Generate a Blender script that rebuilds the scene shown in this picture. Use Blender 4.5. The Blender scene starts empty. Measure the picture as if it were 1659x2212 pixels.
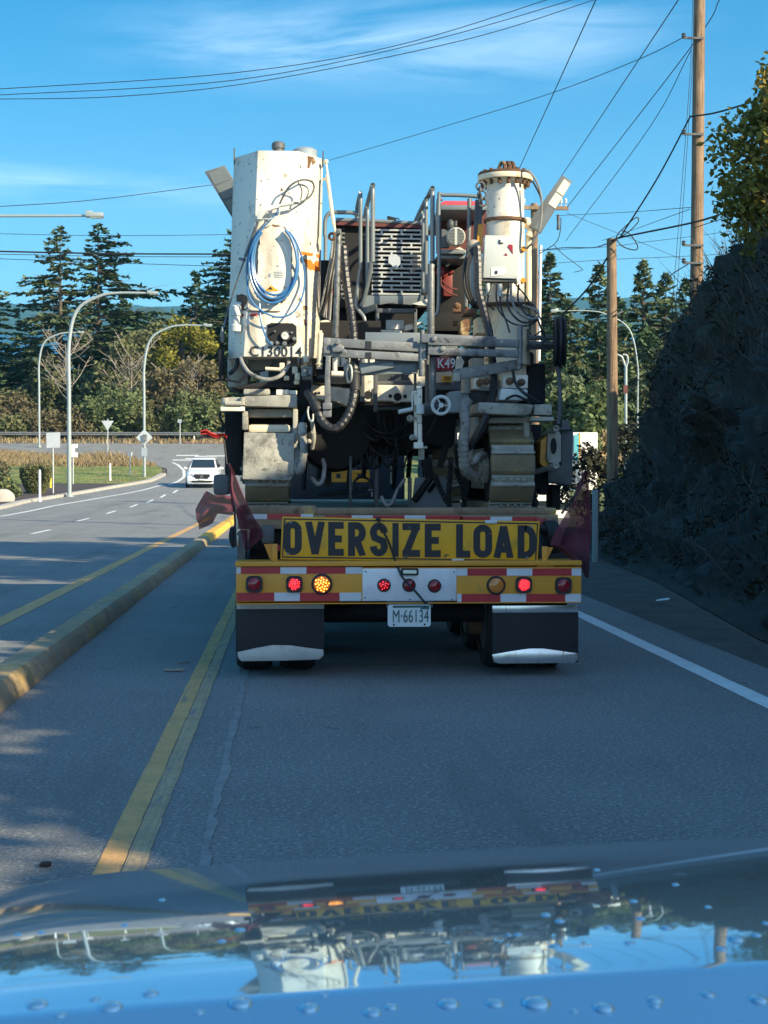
import bpy, bmesh, math, random
from mathutils import Vector, Matrix, noise
R = math.radians
rnd = random.Random(7)
S = bpy.context.scene
COL = S.collection
# ---------------------------------------------------------------- camera
H, F = 1.5, 3318.0            # eye height (m), focal length in px of the 1659x2212 photo
YAW, PITCH = math.atan((829.5 - 628) / F), math.atan((1106 - 1033) / F)
cam_d = bpy.data.cameras.new('camera')
cam = bpy.data.objects.new('camera', cam_d)
COL.objects.link(cam)
cam.location = (0, 0, H)
cam.rotation_euler = (R(90) - PITCH, 0, -YAW)
cam_d.sensor_fit = 'VERTICAL'
cam_d.sensor_height = 24.0
cam_d.sensor_width = 18.0
cam_d.lens = 24.0 * F / 2212
cam_d.clip_start = 0.05
cam_d.clip_end = 30000
cam_d.dof.use_dof = True
cam_d.dof.focus_distance = 13.5
cam_d.dof.aperture_fstop = 13.0
S.camera = cam
# ---------------------------------------------------------------- sky
SUN_AZ, SUN_EL = R(131), R(27)      # clockwise from +Y (the driving direction)
W = bpy.data.worlds.new('World')
S.world = W
W.use_nodes = True
nt = W.node_tree
nt.nodes.clear()
def wn(t, **k):
    n = nt.nodes.new(t)
    for a, v in k.items(): setattr(n, a, v)
    return n
def wm(op, a, b=None, c=None):
    n = wn('ShaderNodeMath', operation=op)
    for i, v in enumerate((a, b, c)):
        if v is None: continue
        if isinstance(v, (int, float)): n.inputs[i].default_value = v
        else: nt.links.new(v, n.inputs[i])
    return n.outputs[0]
tc = wn('ShaderNodeTexCoord')
sp = wn('ShaderNodeSeparateXYZ'); nt.links.new(tc.outputs['Generated'], sp.inputs[0])
sky = wn('ShaderNodeTexSky', sky_type='NISHITA', sun_disc=False)
sky.sun_elevation = SUN_EL; sky.sun_rotation = SUN_AZ
sky.air_density = 1.0; sky.dust_density = 0.25; sky.ozone_density = 3.2; sky.altitude = 0
cz = wn('ShaderNodeCombineXYZ')
nt.links.new(sp.outputs[0], cz.inputs[0]); nt.links.new(sp.outputs[1], cz.inputs[1])
nt.links.new(wm('ADD', wm('MULTIPLY', wm('MAXIMUM', sp.outputs[2], 0.0), 1.9), 0.045), cz.inputs[2])
nrm = wn('ShaderNodeVectorMath', operation='NORMALIZE'); nt.links.new(cz.outputs[0], nrm.inputs[0])
nt.links.new(nrm.outputs[0], sky.inputs[0])
tint = wn('ShaderNodeMix', data_type='RGBA', blend_type='MULTIPLY'); tint.inputs['Factor'].default_value = 1.0
nt.links.new(sky.outputs[0], tint.inputs['A'])
# deep blue away from the sun, whiter towards it, paler towards the horizon
sdot = wn('ShaderNodeVectorMath', operation='DOT_PRODUCT'); nt.links.new(tc.outputs['Generated'], sdot.inputs[0]); sdot.inputs[1].default_value = (math.sin(SUN_AZ)*.95, math.cos(SUN_AZ)*.95, .3)
tf = wn('ShaderNodeMapRange', interpolation_type='SMOOTHSTEP'); nt.links.new(sdot.outputs['Value'], tf.inputs[0]); tf.inputs[1].default_value = -0.35; tf.inputs[2].default_value = 1.0
tcol = wn('ShaderNodeMix', data_type='RGBA'); nt.links.new(tf.outputs[0], tcol.inputs['Factor']); tcol.inputs['A'].default_value = (0.0, 0.74, 0.96, 1); tcol.inputs['B'].default_value = (1.7, 1.5, 1.35, 1)
nt.links.new(tcol.outputs['Result'], tint.inputs['B'])
# thin streaks of cirrus in a band, and a few soft grey ones low down
az = wm('ARCTAN2', sp.outputs[0], sp.outputs[1])
el = wm('ARCSINE', sp.outputs[2])
cv = wn('ShaderNodeCombineXYZ')
nt.links.new(wm('MULTIPLY', az, 5.0), cv.inputs[0]); nt.links.new(wm('MULTIPLY', wm('ADD', el, wm('MULTIPLY', az, -0.05)), 42.0), cv.inputs[1])
cn = wn('ShaderNodeTexNoise'); cn.inputs['Scale'].default_value = 1.0; cn.inputs['Detail'].default_value = 7; cn.inputs['Roughness'].default_value = 0.62; cn.inputs['Distortion'].default_value = 0.9
nt.links.new(cv.outputs[0], cn.inputs['Vector'])
def band(c, w):
    return wm('POWER', 2.718, wm('MULTIPLY', wm('POWER', wm('DIVIDE', wm('SUBTRACT', el, c), w), 2.0), -1.0))
bm_ = wm('MULTIPLY', band(R(15.6), R(1.2)), wm('POWER', 2.718, wm('MULTIPLY', wm('POWER', wm('DIVIDE', wm('SUBTRACT', az, 0.07), 0.16), 4.0), -1.0)))
bh_ = wm('MULTIPLY', band(R(18.4), R(1.2)), wm('POWER', 2.718, wm('MULTIPLY', wm('POWER', wm('DIVIDE', wm('SUBTRACT', az, 0.17), 0.10), 2.0), -1.0)))
bands = wm('ADD', wm('ADD', bm_, wm('MULTIPLY', bh_, 0.8)), wm('MULTIPLY', wm('MULTIPLY', band(R(10.6), R(0.55)), wm('LESS_THAN', az, 0.02)), 0.9))
cm = wm('MULTIPLY', wm('MAXIMUM', wm('SUBTRACT', cn.outputs['Fac'], 0.36), 0.0), bands)
cl = wn('ShaderNodeMix', data_type='RGBA'); cl.clamp_factor = True
nt.links.new(wm('MULTIPLY', cm, 0.85), cl.inputs['Factor'])
hz = wn('ShaderNodeMix', data_type='RGBA'); hz.clamp_factor = True
nt.links.new(wm('MULTIPLY', wm('POWER', 2.718, wm('MULTIPLY', wm('POWER', wm('DIVIDE', wm('MAXIMUM', el, 0.0), R(9.5)), 1.6), -1.0)), 0.88), hz.inputs['Factor'])
nt.links.new(tint.outputs['Result'], hz.inputs['A']); hz.inputs['B'].default_value = (2.8, 4.2, 4.35, 1)
nt.links.new(hz.outputs['Result'], cl.inputs['A']); cl.inputs['B'].default_value = (7.5, 8.6, 9.6, 1)
bg = wn('ShaderNodeBackground'); bg.inputs['Strength'].default_value = 0.15
nt.links.new(cl.outputs['Result'], bg.inputs[0])
out = wn('ShaderNodeOutputWorld'); nt.links.new(bg.outputs[0], out.inputs[0])
# ---------------------------------------------------------------- sun and exposure
sd = bpy.data.lights.new('sun', 'SUN'); sd.energy = 4.3; sd.angle = R(0.5); sd.color = (1.0, 0.86, 0.60)
sun = bpy.data.objects.new('sun', sd); COL.objects.link(sun)
SUNV = Vector((math.sin(SUN_AZ) * math.cos(SUN_EL), math.cos(SUN_AZ) * math.cos(SUN_EL), math.sin(SUN_EL)))
sun.rotation_euler = SUNV.to_track_quat('Z', 'Y').to_euler()
S.view_settings.view_transform = 'Standard'; S.view_settings.look = 'None'
S.view_settings.exposure = 0.90; S.view_settings.gamma = 1.0
S.cycles.max_bounces = 6; S.cycles.transparent_max_bounces = 12
S.cycles.use_denoising = True
# ---------------------------------------------------------------- placing: photo pixel + depth -> world
CM = cam.rotation_euler.to_matrix()
C0 = Vector((0, 0, H))
def ray(px, py):
    return CM @ Vector(((px - 829.5) / F, -(py - 1106) / F, -1.0))
def P(px, py, Y):
    d = ray(px, py)
    return C0 + d * (Y / d.y)
ORG = {1: (500, 350, 3.318), 2: (1000, 350, 3.318), 3: (500, 850, 3.318), 4: (1000, 850, 3.318), 5: (550, 1250, 3.318), 6: (1000, 1250, 3.318),
       7: (780, 880, 4.1475), 8: (780, 440, 3.6065), 9: (1150, 950, 4.3658), 10: (480, 1040, 5.82), 11: (540, 860, 5.184),
       'L': (0, 500, 2.911), 'T': (1360, 0, 2.911), 'M': (1360, 700, 2.911), 'D': (0, 0, 1.15733), 'G': (0, 1200, 2.3047)}
def A(k, x, y):
    o = ORG[k]
    return ((o[0] + x / o[2]) * 0.864063, (o[1] + y / o[2]) * 0.864063)
def Q(k, x, y, Y):
    return P(*A(k, x, y), Y)
def zg(y):
    if y < 50: return 0.0
    if y < 136: return 6e-4 * (y - 50) ** 2
    return 6e-4 * 86 ** 2 + 0.1032 * (y - 136)
def G(px, py):
    """point of the ground seen at a pixel"""
    d = ray(px, py); t = 4.0
    last = None
    while t < 400:
        p = C0 + d * t
        if p.z <= zg(p.y): break
        last = t; t += 0.5
    lo, hi = (last or t), t
    for _ in range(24):
        m = (lo + hi) / 2; p = C0 + d * m
        if p.z <= zg(p.y): hi = m
        else: lo = m
    return C0 + d * hi
# ---------------------------------------------------------------- mesh building
KR = [1.0]
class MB:
    def __init__(self): self.v = []; self.f = []
    def add(self, vs, fs):
        n = len(self.v); self.v += [Vector(v) for v in vs]; self.f += [tuple(i + n for i in f) for f in fs]; return self
    def box(self, a, b):
        x0, x1 = sorted((a[0], b[0])); y0, y1 = sorted((a[1], b[1])); z0, z1 = sorted((a[2], b[2]))
        return self.add([(x0,y0,z0),(x1,y0,z0),(x1,y1,z0),(x0,y1,z0),(x0,y0,z1),(x1,y0,z1),(x1,y1,z1),(x0,y1,z1)],
                        [(0,3,2,1),(4,5,6,7),(0,1,5,4),(1,2,6,5),(2,3,7,6),(3,0,4,7)])
    def pbox(self, x0, y0, x1, y1, Y, dep):
        a, b = P(x0, y1, Y), P(x1, y0, Y)
        return self.box((a.x, Y, a.z), (b.x, Y + dep, b.z))
    def zbox(self, k, x0, y0, x1, y1, Y, dep):
        return self.pbox(*A(k, x0, y0), *A(k, x1, y1), Y, dep)
    def obox(self, c, ax, ay, az):
        c, ax, ay, az = Vector(c), Vector(ax), Vector(ay), Vector(az)
        vs = [c + sx*ax + sy*ay + sz*az for sz in (-1,1) for sx, sy in ((-1,-1),(1,-1),(1,1),(-1,1))]
        return self.add(vs, [(0,3,2,1),(4,5,6,7),(0,1,5,4),(1,2,6,5),(2,3,7,6),(3,0,4,7)])
    def bar(self, p, q, w, h, up=(0,0,1)):
        p, q = Vector(p), Vector(q); d = (q - p); L = d.length / 2; d.normalize()
        s = d.cross(Vector(up))
        if s.length < 1e-4: s = d.cross(Vector((0,1,0)))
        s.normalize(); u = s.cross(d)
        return self.obox((p+q)/2, d*L, s*w/2, u*h/2)
    def frame(self, d):
        d = d.normalized(); a = Vector((0,0,1)) if abs(d.z) < 0.9 else Vector((1,0,0))
        s = d.cross(a).normalized(); return s, s.cross(d)
    def cyl(self, p, q, r0, r1=None, n=14, cap=True):
        p, q = Vector(p), Vector(q); r1 = r0 if r1 is None else r1
        s, u = self.frame(q - p)
        vs = []
        for c, r in ((p, r0), (q, r1)):
            for i in range(n):
                a = 2*math.pi*i/n; vs.append(c + s*math.cos(a)*r + u*math.sin(a)*r)
        fs = [(i, (i+1) % n, n+(i+1) % n, n+i) for i in range(n)]
        if cap: fs += [tuple(range(n-1,-1,-1)), tuple(range(n, 2*n))]
        return self.add(vs, fs)
    def ring(self, c, ax, R0, r, n=28, m=8):
        c, ax = Vector(c), Vector(ax).normalized(); s, u = self.frame(ax)
        vs = []
        for i in range(n):
            a = 2*math.pi*i/n; d = s*math.cos(a) + u*math.sin(a)
            for j in range(m):
                b = 2*math.pi*j/m; vs.append(c + d*(R0 + r*math.cos(b)) + ax*r*math.sin(b))
        return self.add(vs, [(i*m+j, ((i+1)%n)*m+j, ((i+1)%n)*m+(j+1)%m, i*m+(j+1)%m) for i in range(n) for j in range(m)])
    def tube(self, pts, r, n=8, sub=6, cap=True, rib=0.0, pitch=0.05):
        r, rend = (r if isinstance(r, tuple) else (r*KR[0], r*KR[0]))
        pts = [Vector(p) for p in pts]
        if sub > 1 and len(pts) > 2:
            o = []
            for i in range(len(pts)-1):
                a = pts[i-1] if i else pts[0]*2 - pts[1]; b, c = pts[i], pts[i+1]
                d = pts[i+2] if i+2 < len(pts) else pts[-1]*2 - pts[-2]
                for k in range(sub):
                    t = k/sub
                    o.append(0.5*((2*b) + (c-a)*t + (2*a-5*b+4*c-d)*t*t + (3*b-a-3*c+d)*t**3))
            pts = o + [pts[-1]]
        rr = [r + (rend-r)*(i/max(1, len(pts)-1))**1.5 for i in range(len(pts))]
        if rib:
            o, rr, acc = [], [], 0.0
            for i in range(len(pts)-1):
                L = (pts[i+1]-pts[i]).length; k = max(1, int(round(L/(pitch/4))))
                for j in range(k):
                    o.append(pts[i].lerp(pts[i+1], j/k)); acc += L/k
                    rr.append(r*(1 + rib*(1 if (acc/pitch) % 1 < 0.5 else -0.6)))
            pts, rr = o, rr
        vs = []; s = None
        for i, p in enumerate(pts):
            d = (pts[min(i+1, len(pts)-1)] - pts[max(i-1, 0)]).normalized()
            if s is None: s, u = self.frame(d)
            else:
                s = (s - d*s.dot(d)); s = s.normalized() if s.length > 1e-6 else self.frame(d)[0]
                u = s.cross(d)
            for j in range(n):
                a = 2*math.pi*j/n; vs.append(p + s*math.cos(a)*rr[i] + u*math.sin(a)*rr[i])
        m = len(pts)
        fs = [(i*n+j, i*n+(j+1)%n, (i+1)*n+(j+1)%n, (i+1)*n+j) for i in range(m-1) for j in range(n)]
        if cap: fs += [tuple(range(n-1,-1,-1)), tuple((m-1)*n+j for j in range(n))]
        return self.add(vs, fs)
    def lathe(self, prof, c, ax=(0,0,1), n=24, cap=True):
        """prof: (radius, distance along axis)"""
        c, ax = Vector(c), Vector(ax).normalized(); s, u = self.frame(ax)
        vs = [c + ax*h + s*math.cos(2*math.pi*i/n)*r + u*math.sin(2*math.pi*i/n)*r for r, h in prof for i in range(n)]
        m = len(prof)
        fs = [(k*n+i, k*n+(i+1)%n, (k+1)*n+(i+1)%n, (k+1)*n+i) for k in range(m-1) for i in range(n)]
        if cap: fs += [tuple(range(n-1,-1,-1)), tuple((m-1)*n+i for i in range(n))]
        return self.add(vs, fs)
    def loft(self, rings):
        n = len(rings[0]); vs = [v for r in rings for v in r]; m = len(rings)
        fs = [(k*n+i, k*n+(i+1)%n, (k+1)*n+(i+1)%n, (k+1)*n+i) for k in range(m-1) for i in range(n)]
        return self.add(vs, fs + [tuple(range(n-1,-1,-1)), tuple((m-1)*n+i for i in range(n))])
    def slab(self, pts, thick):
        """polygon of world points thickened along a vector"""
        return self.loft([[Vector(p) for p in pts], [Vector(p) + Vector(thick) for p in pts]])
    def ball(self, c, rx, ry=None, rz=None, n=14, m=8):
        ry = rx if ry is None else ry; rz = rx if rz is None else rz; c = Vector(c)
        vs = [c + Vector((0,0,rz))]
        for i in range(1, m):
            t = math.pi*i/m
            vs += [c + Vector((rx*math.sin(t)*math.cos(2*math.pi*j/n), ry*math.sin(t)*math.sin(2*math.pi*j/n), rz*math.cos(t))) for j in range(n)]
        vs.append(c - Vector((0,0,rz)))
        fs = [(0, 1+j, 1+(j+1)%n) for j in range(n)]
        for i in range(m-2):
            fs += [(1+i*n+j, 1+(i+1)*n+j, 1+(i+1)*n+(j+1)%n, 1+i*n+(j+1)%n) for j in range(n)]
        b = 1+(m-2)*n
        return self.add(vs, fs + [(len(vs)-1, b+(j+1)%n, b+j) for j in range(n)])
    def text(self, s, o, right, up, h, xs=1.0, bold=0.0, dep=0.004, space=1.0):
        cu = bpy.data.curves.new('lettering', 'FONT'); cu.body = s; cu.size = 1.0; cu.offset = bold; cu.extrude = 0.5; cu.resolution_u = 4; cu.space_character = space
        ob = bpy.data.objects.new('lettering', cu); COL.objects.link(ob)
        bpy.context.view_layer.update()
        me = bpy.data.meshes.new_from_object(ob.evaluated_get(bpy.context.evaluated_depsgraph_get()))
        right, up = Vector(right).normalized(), Vector(up).normalized(); nn = right.cross(up); k = h/0.73
        self.add([Vector(o) + right*(v.co.x*k*xs) + up*(v.co.y*k) + nn*(v.co.z*dep) for v in me.vertices], [tuple(p.vertices) for p in me.polygons])
        bpy.data.objects.remove(ob); bpy.data.curves.remove(cu); bpy.data.meshes.remove(me)
        return self
    def islands(self):
        par = list(range(len(self.v)))
        def find(i):
            while par[i] != i: par[i] = par[par[i]]; i = par[i]
            return i
        for f in self.f:
            a = find(f[0])
            for i in f[1:]: par[find(i)] = a
        g = {}
        for f in self.f: g.setdefault(find(f[0]), []).append(f)
        res = []
        for fs in g.values():
            ids = sorted({i for f in fs for i in f}); m = {i: k for k, i in enumerate(ids)}
            b = MB(); b.v = [self.v[i] for i in ids]; b.f = [tuple(m[i] for i in f) for f in fs]; res.append(b)
        return res
    def build(self, name, mat, parent=None, smooth=True, bev=0.0, origin=None, ang=38):
        if name in SPLIT and parent is not None:
            bs = self.islands()
            if len(bs) > 1: return [b.build1(name, mat, parent, smooth, bev, origin, ang) for b in bs][0]
        return self.build1(name, mat, parent, smooth, bev, origin, ang)
    def build1(self, name, mat, parent=None, smooth=True, bev=0.0, origin=None, ang=38):
        if origin is None:
            if parent is not None: origin = WLOC[parent.name]
            else:
                lo = [min(v[i] for v in self.v) for i in range(3)]; hi = [max(v[i] for v in self.v) for i in range(3)]
                origin = Vector(((lo[0]+hi[0])/2, (lo[1]+hi[1])/2, lo[2]))
        origin = Vector(origin)
        me = bpy.data.meshes.new(name)
        me.from_pydata([v - origin for v in self.v], [], self.f)
        me.validate()
        if bev or smooth is True:
            b = bmesh.new(); b.from_mesh(me)
            bmesh.ops.recalc_face_normals(b, faces=b.faces)
            if bev:
                es = [e for e in b.edges if len(e.link_faces) == 2 and e.calc_face_angle(0) > R(50) and e.calc_length() > 2.2*bev]
                bmesh.ops.bevel(b, geom=es, offset=bev, segments=2, profile=0.6, affect='EDGES', clamp_overlap=True)
            b.to_mesh(me); b.free()
        if smooth:
            me.polygons.foreach_set('use_smooth', [True]*len(me.polygons))
            me.set_sharp_from_angle(angle=R(ang))
        me.materials.append(mat)
        o = bpy.data.objects.new(name, me); COL.objects.link(o)
        WLOC[o.name] = origin
        if parent is not None:
            o.parent = parent; o.location = origin - WLOC[parent.name]
        else: o.location = origin
        return o
WLOC = {}
SPLIT = {'horn_mount','white_fairing','support_prop','strut','rust_patch','bolt','arm_hinge','side_frame','beam_hole','cable','dark_bracket','track_yoke','leg_housing','clamp_block','valve_block','yellow_knob','cable_glands','wing_nut','cross_member','frame_upright','hydraulic_motor','edge_rod','pale_rod','hydraulic_fitting','connector','hose_clamp','hose_sleeve','orange_stripe','rust_streak','pipe_fitting','rusty_pipe','lifting_eye','step_bracket','white_bracket','white_sticker','red_sticker','clip','valve_bracket','deck_plate','side_guard','hydraulic_hose','dark_bulkhead','dark_engine_bay','long_beam','track_cover','hose_fitting','height_scale'}
def thing(name, label, cat, loc, group=None):
    o = bpy.data.objects.new(name, None); COL.objects.link(o); o.location = loc; o.empty_display_size = 0.2
    WLOC[o.name] = Vector(loc)
    return tag(o, label, cat, group)
def tag(o, label, cat, group=None):
    o['label'] = label; o['category'] = cat
    if group: o['group'] = group
    return o
def kind(o, k):
    o['kind'] = k; return o
def copy_tree(o, loc, label, group=None):
    c = o.copy(); COL.objects.link(c); c.location = loc; c['label'] = label
    if group: c['group'] = group
    def rec(src, dst):
        for ch in list(src.children):
            d = ch.copy(); COL.objects.link(d); d.parent = dst; rec(ch, d)
    rec(o, c)
    return c
# ---------------------------------------------------------------- materials
def mat(name, col, rough=0.6, metal=0.0, var=0.12, vscale=3.0, specks=(), bump=0.0, bscale=60.0, streak=None, coat=0.0, emit=None, trans=0.0, spec=None, island=0.0, coord='Object'):
    """procedural principled: base colour with broad variation, then layers of specks (colour, threshold, scale, softness)"""
    m = bpy.data.materials.new(name); m.use_nodes = True
    t = m.node_tree; bs = t.nodes['Principled BSDF']; L = t.links.new
    bs.inputs['Roughness'].default_value = rough; bs.inputs['Metallic'].default_value = metal
    if spec is not None: bs.inputs['Specular IOR Level'].default_value = spec
    if coat: bs.inputs['Coat Weight'].default_value = coat; bs.inputs['Coat Roughness'].default_value = 0.03
    tcn = t.nodes.new('ShaderNodeTexCoord')
    def nz(scale, detail=6, ro=0.6, vec=None):
        n = t.nodes.new('ShaderNodeTexNoise'); n.inputs['Scale'].default_value = scale; n.inputs['Detail'].default_value = detail; n.inputs['Roughness'].default_value = ro
        L(vec or tcn.outputs[coord], n.inputs['Vector']); return n.outputs['Fac']
    def ramp(fac, a, b):
        n = t.nodes.new('ShaderNodeMapRange'); n.inputs[1].default_value = a; n.inputs[2].default_value = b; L(fac, n.inputs[0]); return n.outputs[0]
    def mix(fac, a, b):
        n = t.nodes.new('ShaderNodeMix'); n.data_type = 'RGBA'
        if isinstance(fac, float): n.inputs['Factor'].default_value = fac
        else: L(fac, n.inputs['Factor'])
        for s, v in (('A', a), ('B', b)):
            if isinstance(v, tuple): n.inputs[s].default_value = (*v[:3], 1)
            else: L(v, n.inputs[s])
        return n.outputs['Result']
    lo = tuple(c*(1-var) for c in col); hi = tuple(min(1, c*(1+var)) for c in col)
    c = mix(ramp(nz(vscale), 0.3, 0.7), lo, hi)
    if island:
        g = t.nodes.new('ShaderNodeNewGeometry')
        c = mix(ramp(g.outputs['Random Per Island'], 0, 1), mix(1.0, c, tuple(x*(1-island) for x in col)), mix(0.6, c, tuple(min(1, x*(1+island)) for x in col)))
    for s in specks:
        vec = None
        if len(s) > 4:
            mp = t.nodes.new('ShaderNodeMapping'); mp.inputs['Scale'].default_value = s[4]; L(tcn.outputs[coord], mp.inputs[0]); vec = mp.outputs[0]
        c = mix(ramp(nz(s[2], 5, 0.65, vec), s[1], s[1] + s[3]), c, s[0])
    L(c, bs.inputs['Base Color'])
    if bump:
        bn = t.nodes.new('ShaderNodeBump'); bn.inputs['Strength'].default_value = bump; bn.inputs['Distance'].default_value = 0.02
        L(nz(bscale, 4), bn.inputs['Height']); L(bn.outputs[0], bs.inputs['Normal'])
    if emit:
        bs.inputs['Emission Color'].default_value = (*emit[0], 1); bs.inputs['Emission Strength'].default_value = emit[1]
    if trans:
        tr = t.nodes.new('ShaderNodeBsdfTranslucent'); L(c, tr.inputs[0])
        ms = t.nodes.new('ShaderNodeMixShader'); ms.inputs[0].default_value = trans
        L(bs.outputs[0], ms.inputs[1]); L(tr.outputs[0], ms.inputs[2]); L(ms.outputs[0], t.nodes['Material Output'].inputs[0])
    return m
RUST = (0.16, 0.065, 0.025)
M = {}
M['asphalt'] = mat('asphalt', (0.235, 0.235, 0.222), 0.85, var=0.12, vscale=0.6, specks=[((0.46,0.46,0.43), 0.54, 42, 0.10), ((0.07,0.07,0.07), 0.55, 60, 0.10), ((0.5,0.5,0.47), 0.66, 19, 0.05), ((0.15,0.15,0.145), 0.53, 1.1, 0.25, (1.0,0.10,1.0)), ((0.10,0.10,0.10), 0.67, 1.7, 0.06)], bump=0.9, bscale=45)
M['seal'] = mat('crack_sealant', (0.25,0.25,0.24), 0.7, var=0.25, vscale=8)
M['shoulder'] = mat('shoulder_dirt', (0.10,0.09,0.075), 0.95, var=0.3, vscale=2, specks=[((0.22,0.2,0.17),0.6,18,0.1)], bump=0.8, bscale=25)
M['yellow_line'] = mat('yellow_road_paint', (0.68,0.38,0.14), 0.75, var=0.16, vscale=4, specks=[((0.45,0.30,0.12),0.52,2.2,0.2,(5,0.5,1)), ((0.24,0.22,0.18),0.58,34,0.1), ((0.28,0.24,0.17),0.585,3,0.1,(9,0.3,1))], bump=0.3)
M['yellow_worn'] = mat('worn_yellow_road_paint', (0.50,0.35,0.19), 0.8, var=0.18, vscale=4, specks=[((0.30,0.25,0.16),0.50,2.5,0.16,(26,0.25,1)), ((0.24,0.22,0.18),0.55,30,0.1), ((0.24,0.23,0.2),0.56,4,0.1,(5,0.5,1))], bump=0.3)
M['white_line'] = mat('white_road_paint', (0.78,0.78,0.74), 0.75, var=0.1, vscale=4, specks=[((0.25,0.25,0.24),0.62,25,0.1)])
M['kerb'] = mat('kerb_concrete', (0.40,0.30,0.18), 0.85, var=0.2, vscale=3, specks=[((0.54,0.36,0.14),0.54,0.9,0.14), ((0.28,0.24,0.17),0.56,9,0.14), ((0.12,0.11,0.09),0.62,14,0.1)], bump=0.6, bscale=30)
M['kerbyellow'] = mat('yellow_kerb_paint', (0.85,0.46,0.06), 0.7, var=0.15, vscale=3, specks=[((0.42,0.34,0.2),0.58,7,0.12)], bump=0.4)
M['concrete'] = mat('pale_concrete', (0.46,0.43,0.37), 0.85, var=0.15, vscale=2, bump=0.3)
M['earth'] = mat('earth', (0.13,0.11,0.08), 0.95, var=0.3, vscale=0.6, bump=0.6, bscale=8)
M['lawn'] = mat('lawn', (0.15,0.19,0.05), 0.95, var=0.35, vscale=0.5, specks=[((0.30,0.25,0.11),0.50,0.6,0.15)], bump=0.8, bscale=9)
M['drygrass'] = mat('dry_grass', (0.33,0.25,0.13), 0.95, var=0.35, vscale=0.35, island=0.5, specks=[((0.17,0.10,0.06),0.54,0.22,0.1), ((0.20,0.20,0.08),0.57,0.3,0.1)])
M['mulch'] = mat('bark_mulch', (0.07,0.055,0.05), 0.95, var=0.4, vscale=4, bump=0.9, bscale=12)
M['redpath'] = mat('red_paving', (0.38,0.17,0.12), 0.9, var=0.15)
M['sea'] = mat('sea_water', (0.025,0.07,0.11), 0.35, var=0.1, vscale=0.01, bump=0.15, bscale=0.3)
M['hill'] = mat('forest_hill', (0.035,0.06,0.03), 0.95, var=0.5, vscale=0.05)
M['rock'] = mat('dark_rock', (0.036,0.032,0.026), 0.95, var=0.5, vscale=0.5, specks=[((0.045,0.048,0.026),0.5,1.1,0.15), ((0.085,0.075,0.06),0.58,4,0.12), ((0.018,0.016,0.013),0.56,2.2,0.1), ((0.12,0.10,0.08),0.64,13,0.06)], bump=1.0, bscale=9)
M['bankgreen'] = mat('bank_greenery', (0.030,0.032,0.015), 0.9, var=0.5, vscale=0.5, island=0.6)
M['twig'] = mat('dry_twigs', (0.115,0.095,0.07), 0.9, var=0.3, vscale=1, island=0.5)
M['wood_pole'] = mat('weathered_pole_wood', (0.30,0.20,0.12), 0.85, var=0.3, vscale=2, specks=[((0.12,0.075,0.045),0.47,3,0.16,(12,12,0.35)), ((0.07,0.045,0.03),0.66,9,0.06)], bump=0.6, bscale=30)
M['bark'] = mat('bark', (0.12,0.09,0.065), 0.95, var=0.3, vscale=3, bump=0.6, bscale=20)
M['palebark'] = mat('pale_bark', (0.34,0.29,0.23), 0.9, var=0.3, vscale=3)
M['conifer'] = mat('conifer_needles', (0.075,0.125,0.055), 0.8, var=0.5, vscale=0.22, island=0.45, trans=0.15)
M['conifer2'] = mat('conifer_needles_olive', (0.12,0.155,0.065), 0.8, var=0.45, vscale=0.22, island=0.45, trans=0.15)
M['olive'] = mat('olive_leaves', (0.18,0.185,0.075), 0.8, var=0.4, vscale=0.3, island=0.4, trans=0.25)
M['brown'] = mat('brown_leaves', (0.19,0.155,0.075), 0.8, var=0.4, vscale=0.3, island=0.4, trans=0.25)
M['yellowleaf'] = mat('yellow_green_leaves', (0.26,0.24,0.03), 0.8, var=0.4, vscale=0.3, island=0.4, trans=0.3)
M['bushgreen'] = mat('bush_leaves', (0.17,0.21,0.08), 0.8, var=0.4, vscale=0.3, island=0.4, trans=0.25)
M['maple'] = mat('maple_leaves', (0.27,0.23,0.04), 0.75, var=0.4, vscale=0.7, island=0.5, trans=0.3, specks=[((0.62,0.33,0.04),0.55,0.9,0.12)])
M['wire'] = mat('black_cable', (0.012,0.012,0.014), 0.6, var=0.1)
M['galv'] = mat('galvanised_steel', (0.20,0.21,0.21), 0.5, 0.4, var=0.25, vscale=5, specks=[((0.08,0.08,0.075),0.55,9,0.12), ((0.38,0.37,0.33),0.60,24,0.08)], bump=0.1)
M['lamp_pole'] = mat('lamp_pole_steel', (0.36,0.41,0.40), 0.45, 0.25, var=0.06)
M['signback'] = mat('aluminium_sign', (0.55,0.58,0.58), 0.45, 0.3, var=0.06)
M['white_plastic'] = mat('white_plastic', (0.78,0.77,0.72), 0.5, var=0.05)
M['yellow_plastic'] = mat('yellow_plastic', (0.75,0.52,0.05), 0.5, var=0.08)
M['cream'] = mat('chipped_cream_paint', (0.80,0.75,0.63), 0.42, var=0.07, vscale=1.5, specks=[((0.50,0.44,0.33),0.53,2.6,0.16,(1.5,1.5,0.5)), ((0.36,0.31,0.23),0.61,6,0.08), ((0.55,0.50,0.40),0.55,3.2,0.12), ((0.12,0.10,0.08),0.635,25,0.02), ((0.14,0.11,0.08),0.665,8,0.015)], bump=0.04)
M['cream_rust'] = mat('rust_streaked_cream_paint', (0.80,0.70,0.50), 0.5, var=0.08, vscale=2, specks=[((0.52,0.34,0.14),0.57,3.5,0.14,(2,2,0.5)), (RUST,0.65,9,0.05)], bump=0.05)
M['grille'] = mat('grey_grille_paint', (0.50,0.52,0.50), 0.5, 0.1, var=0.15, vscale=5, specks=[((0.18,0.17,0.16),0.58,12,0.08)])
M['dullred'] = mat('dull_red_engine_paint', (0.20,0.035,0.03), 0.5, var=0.25)
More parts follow.
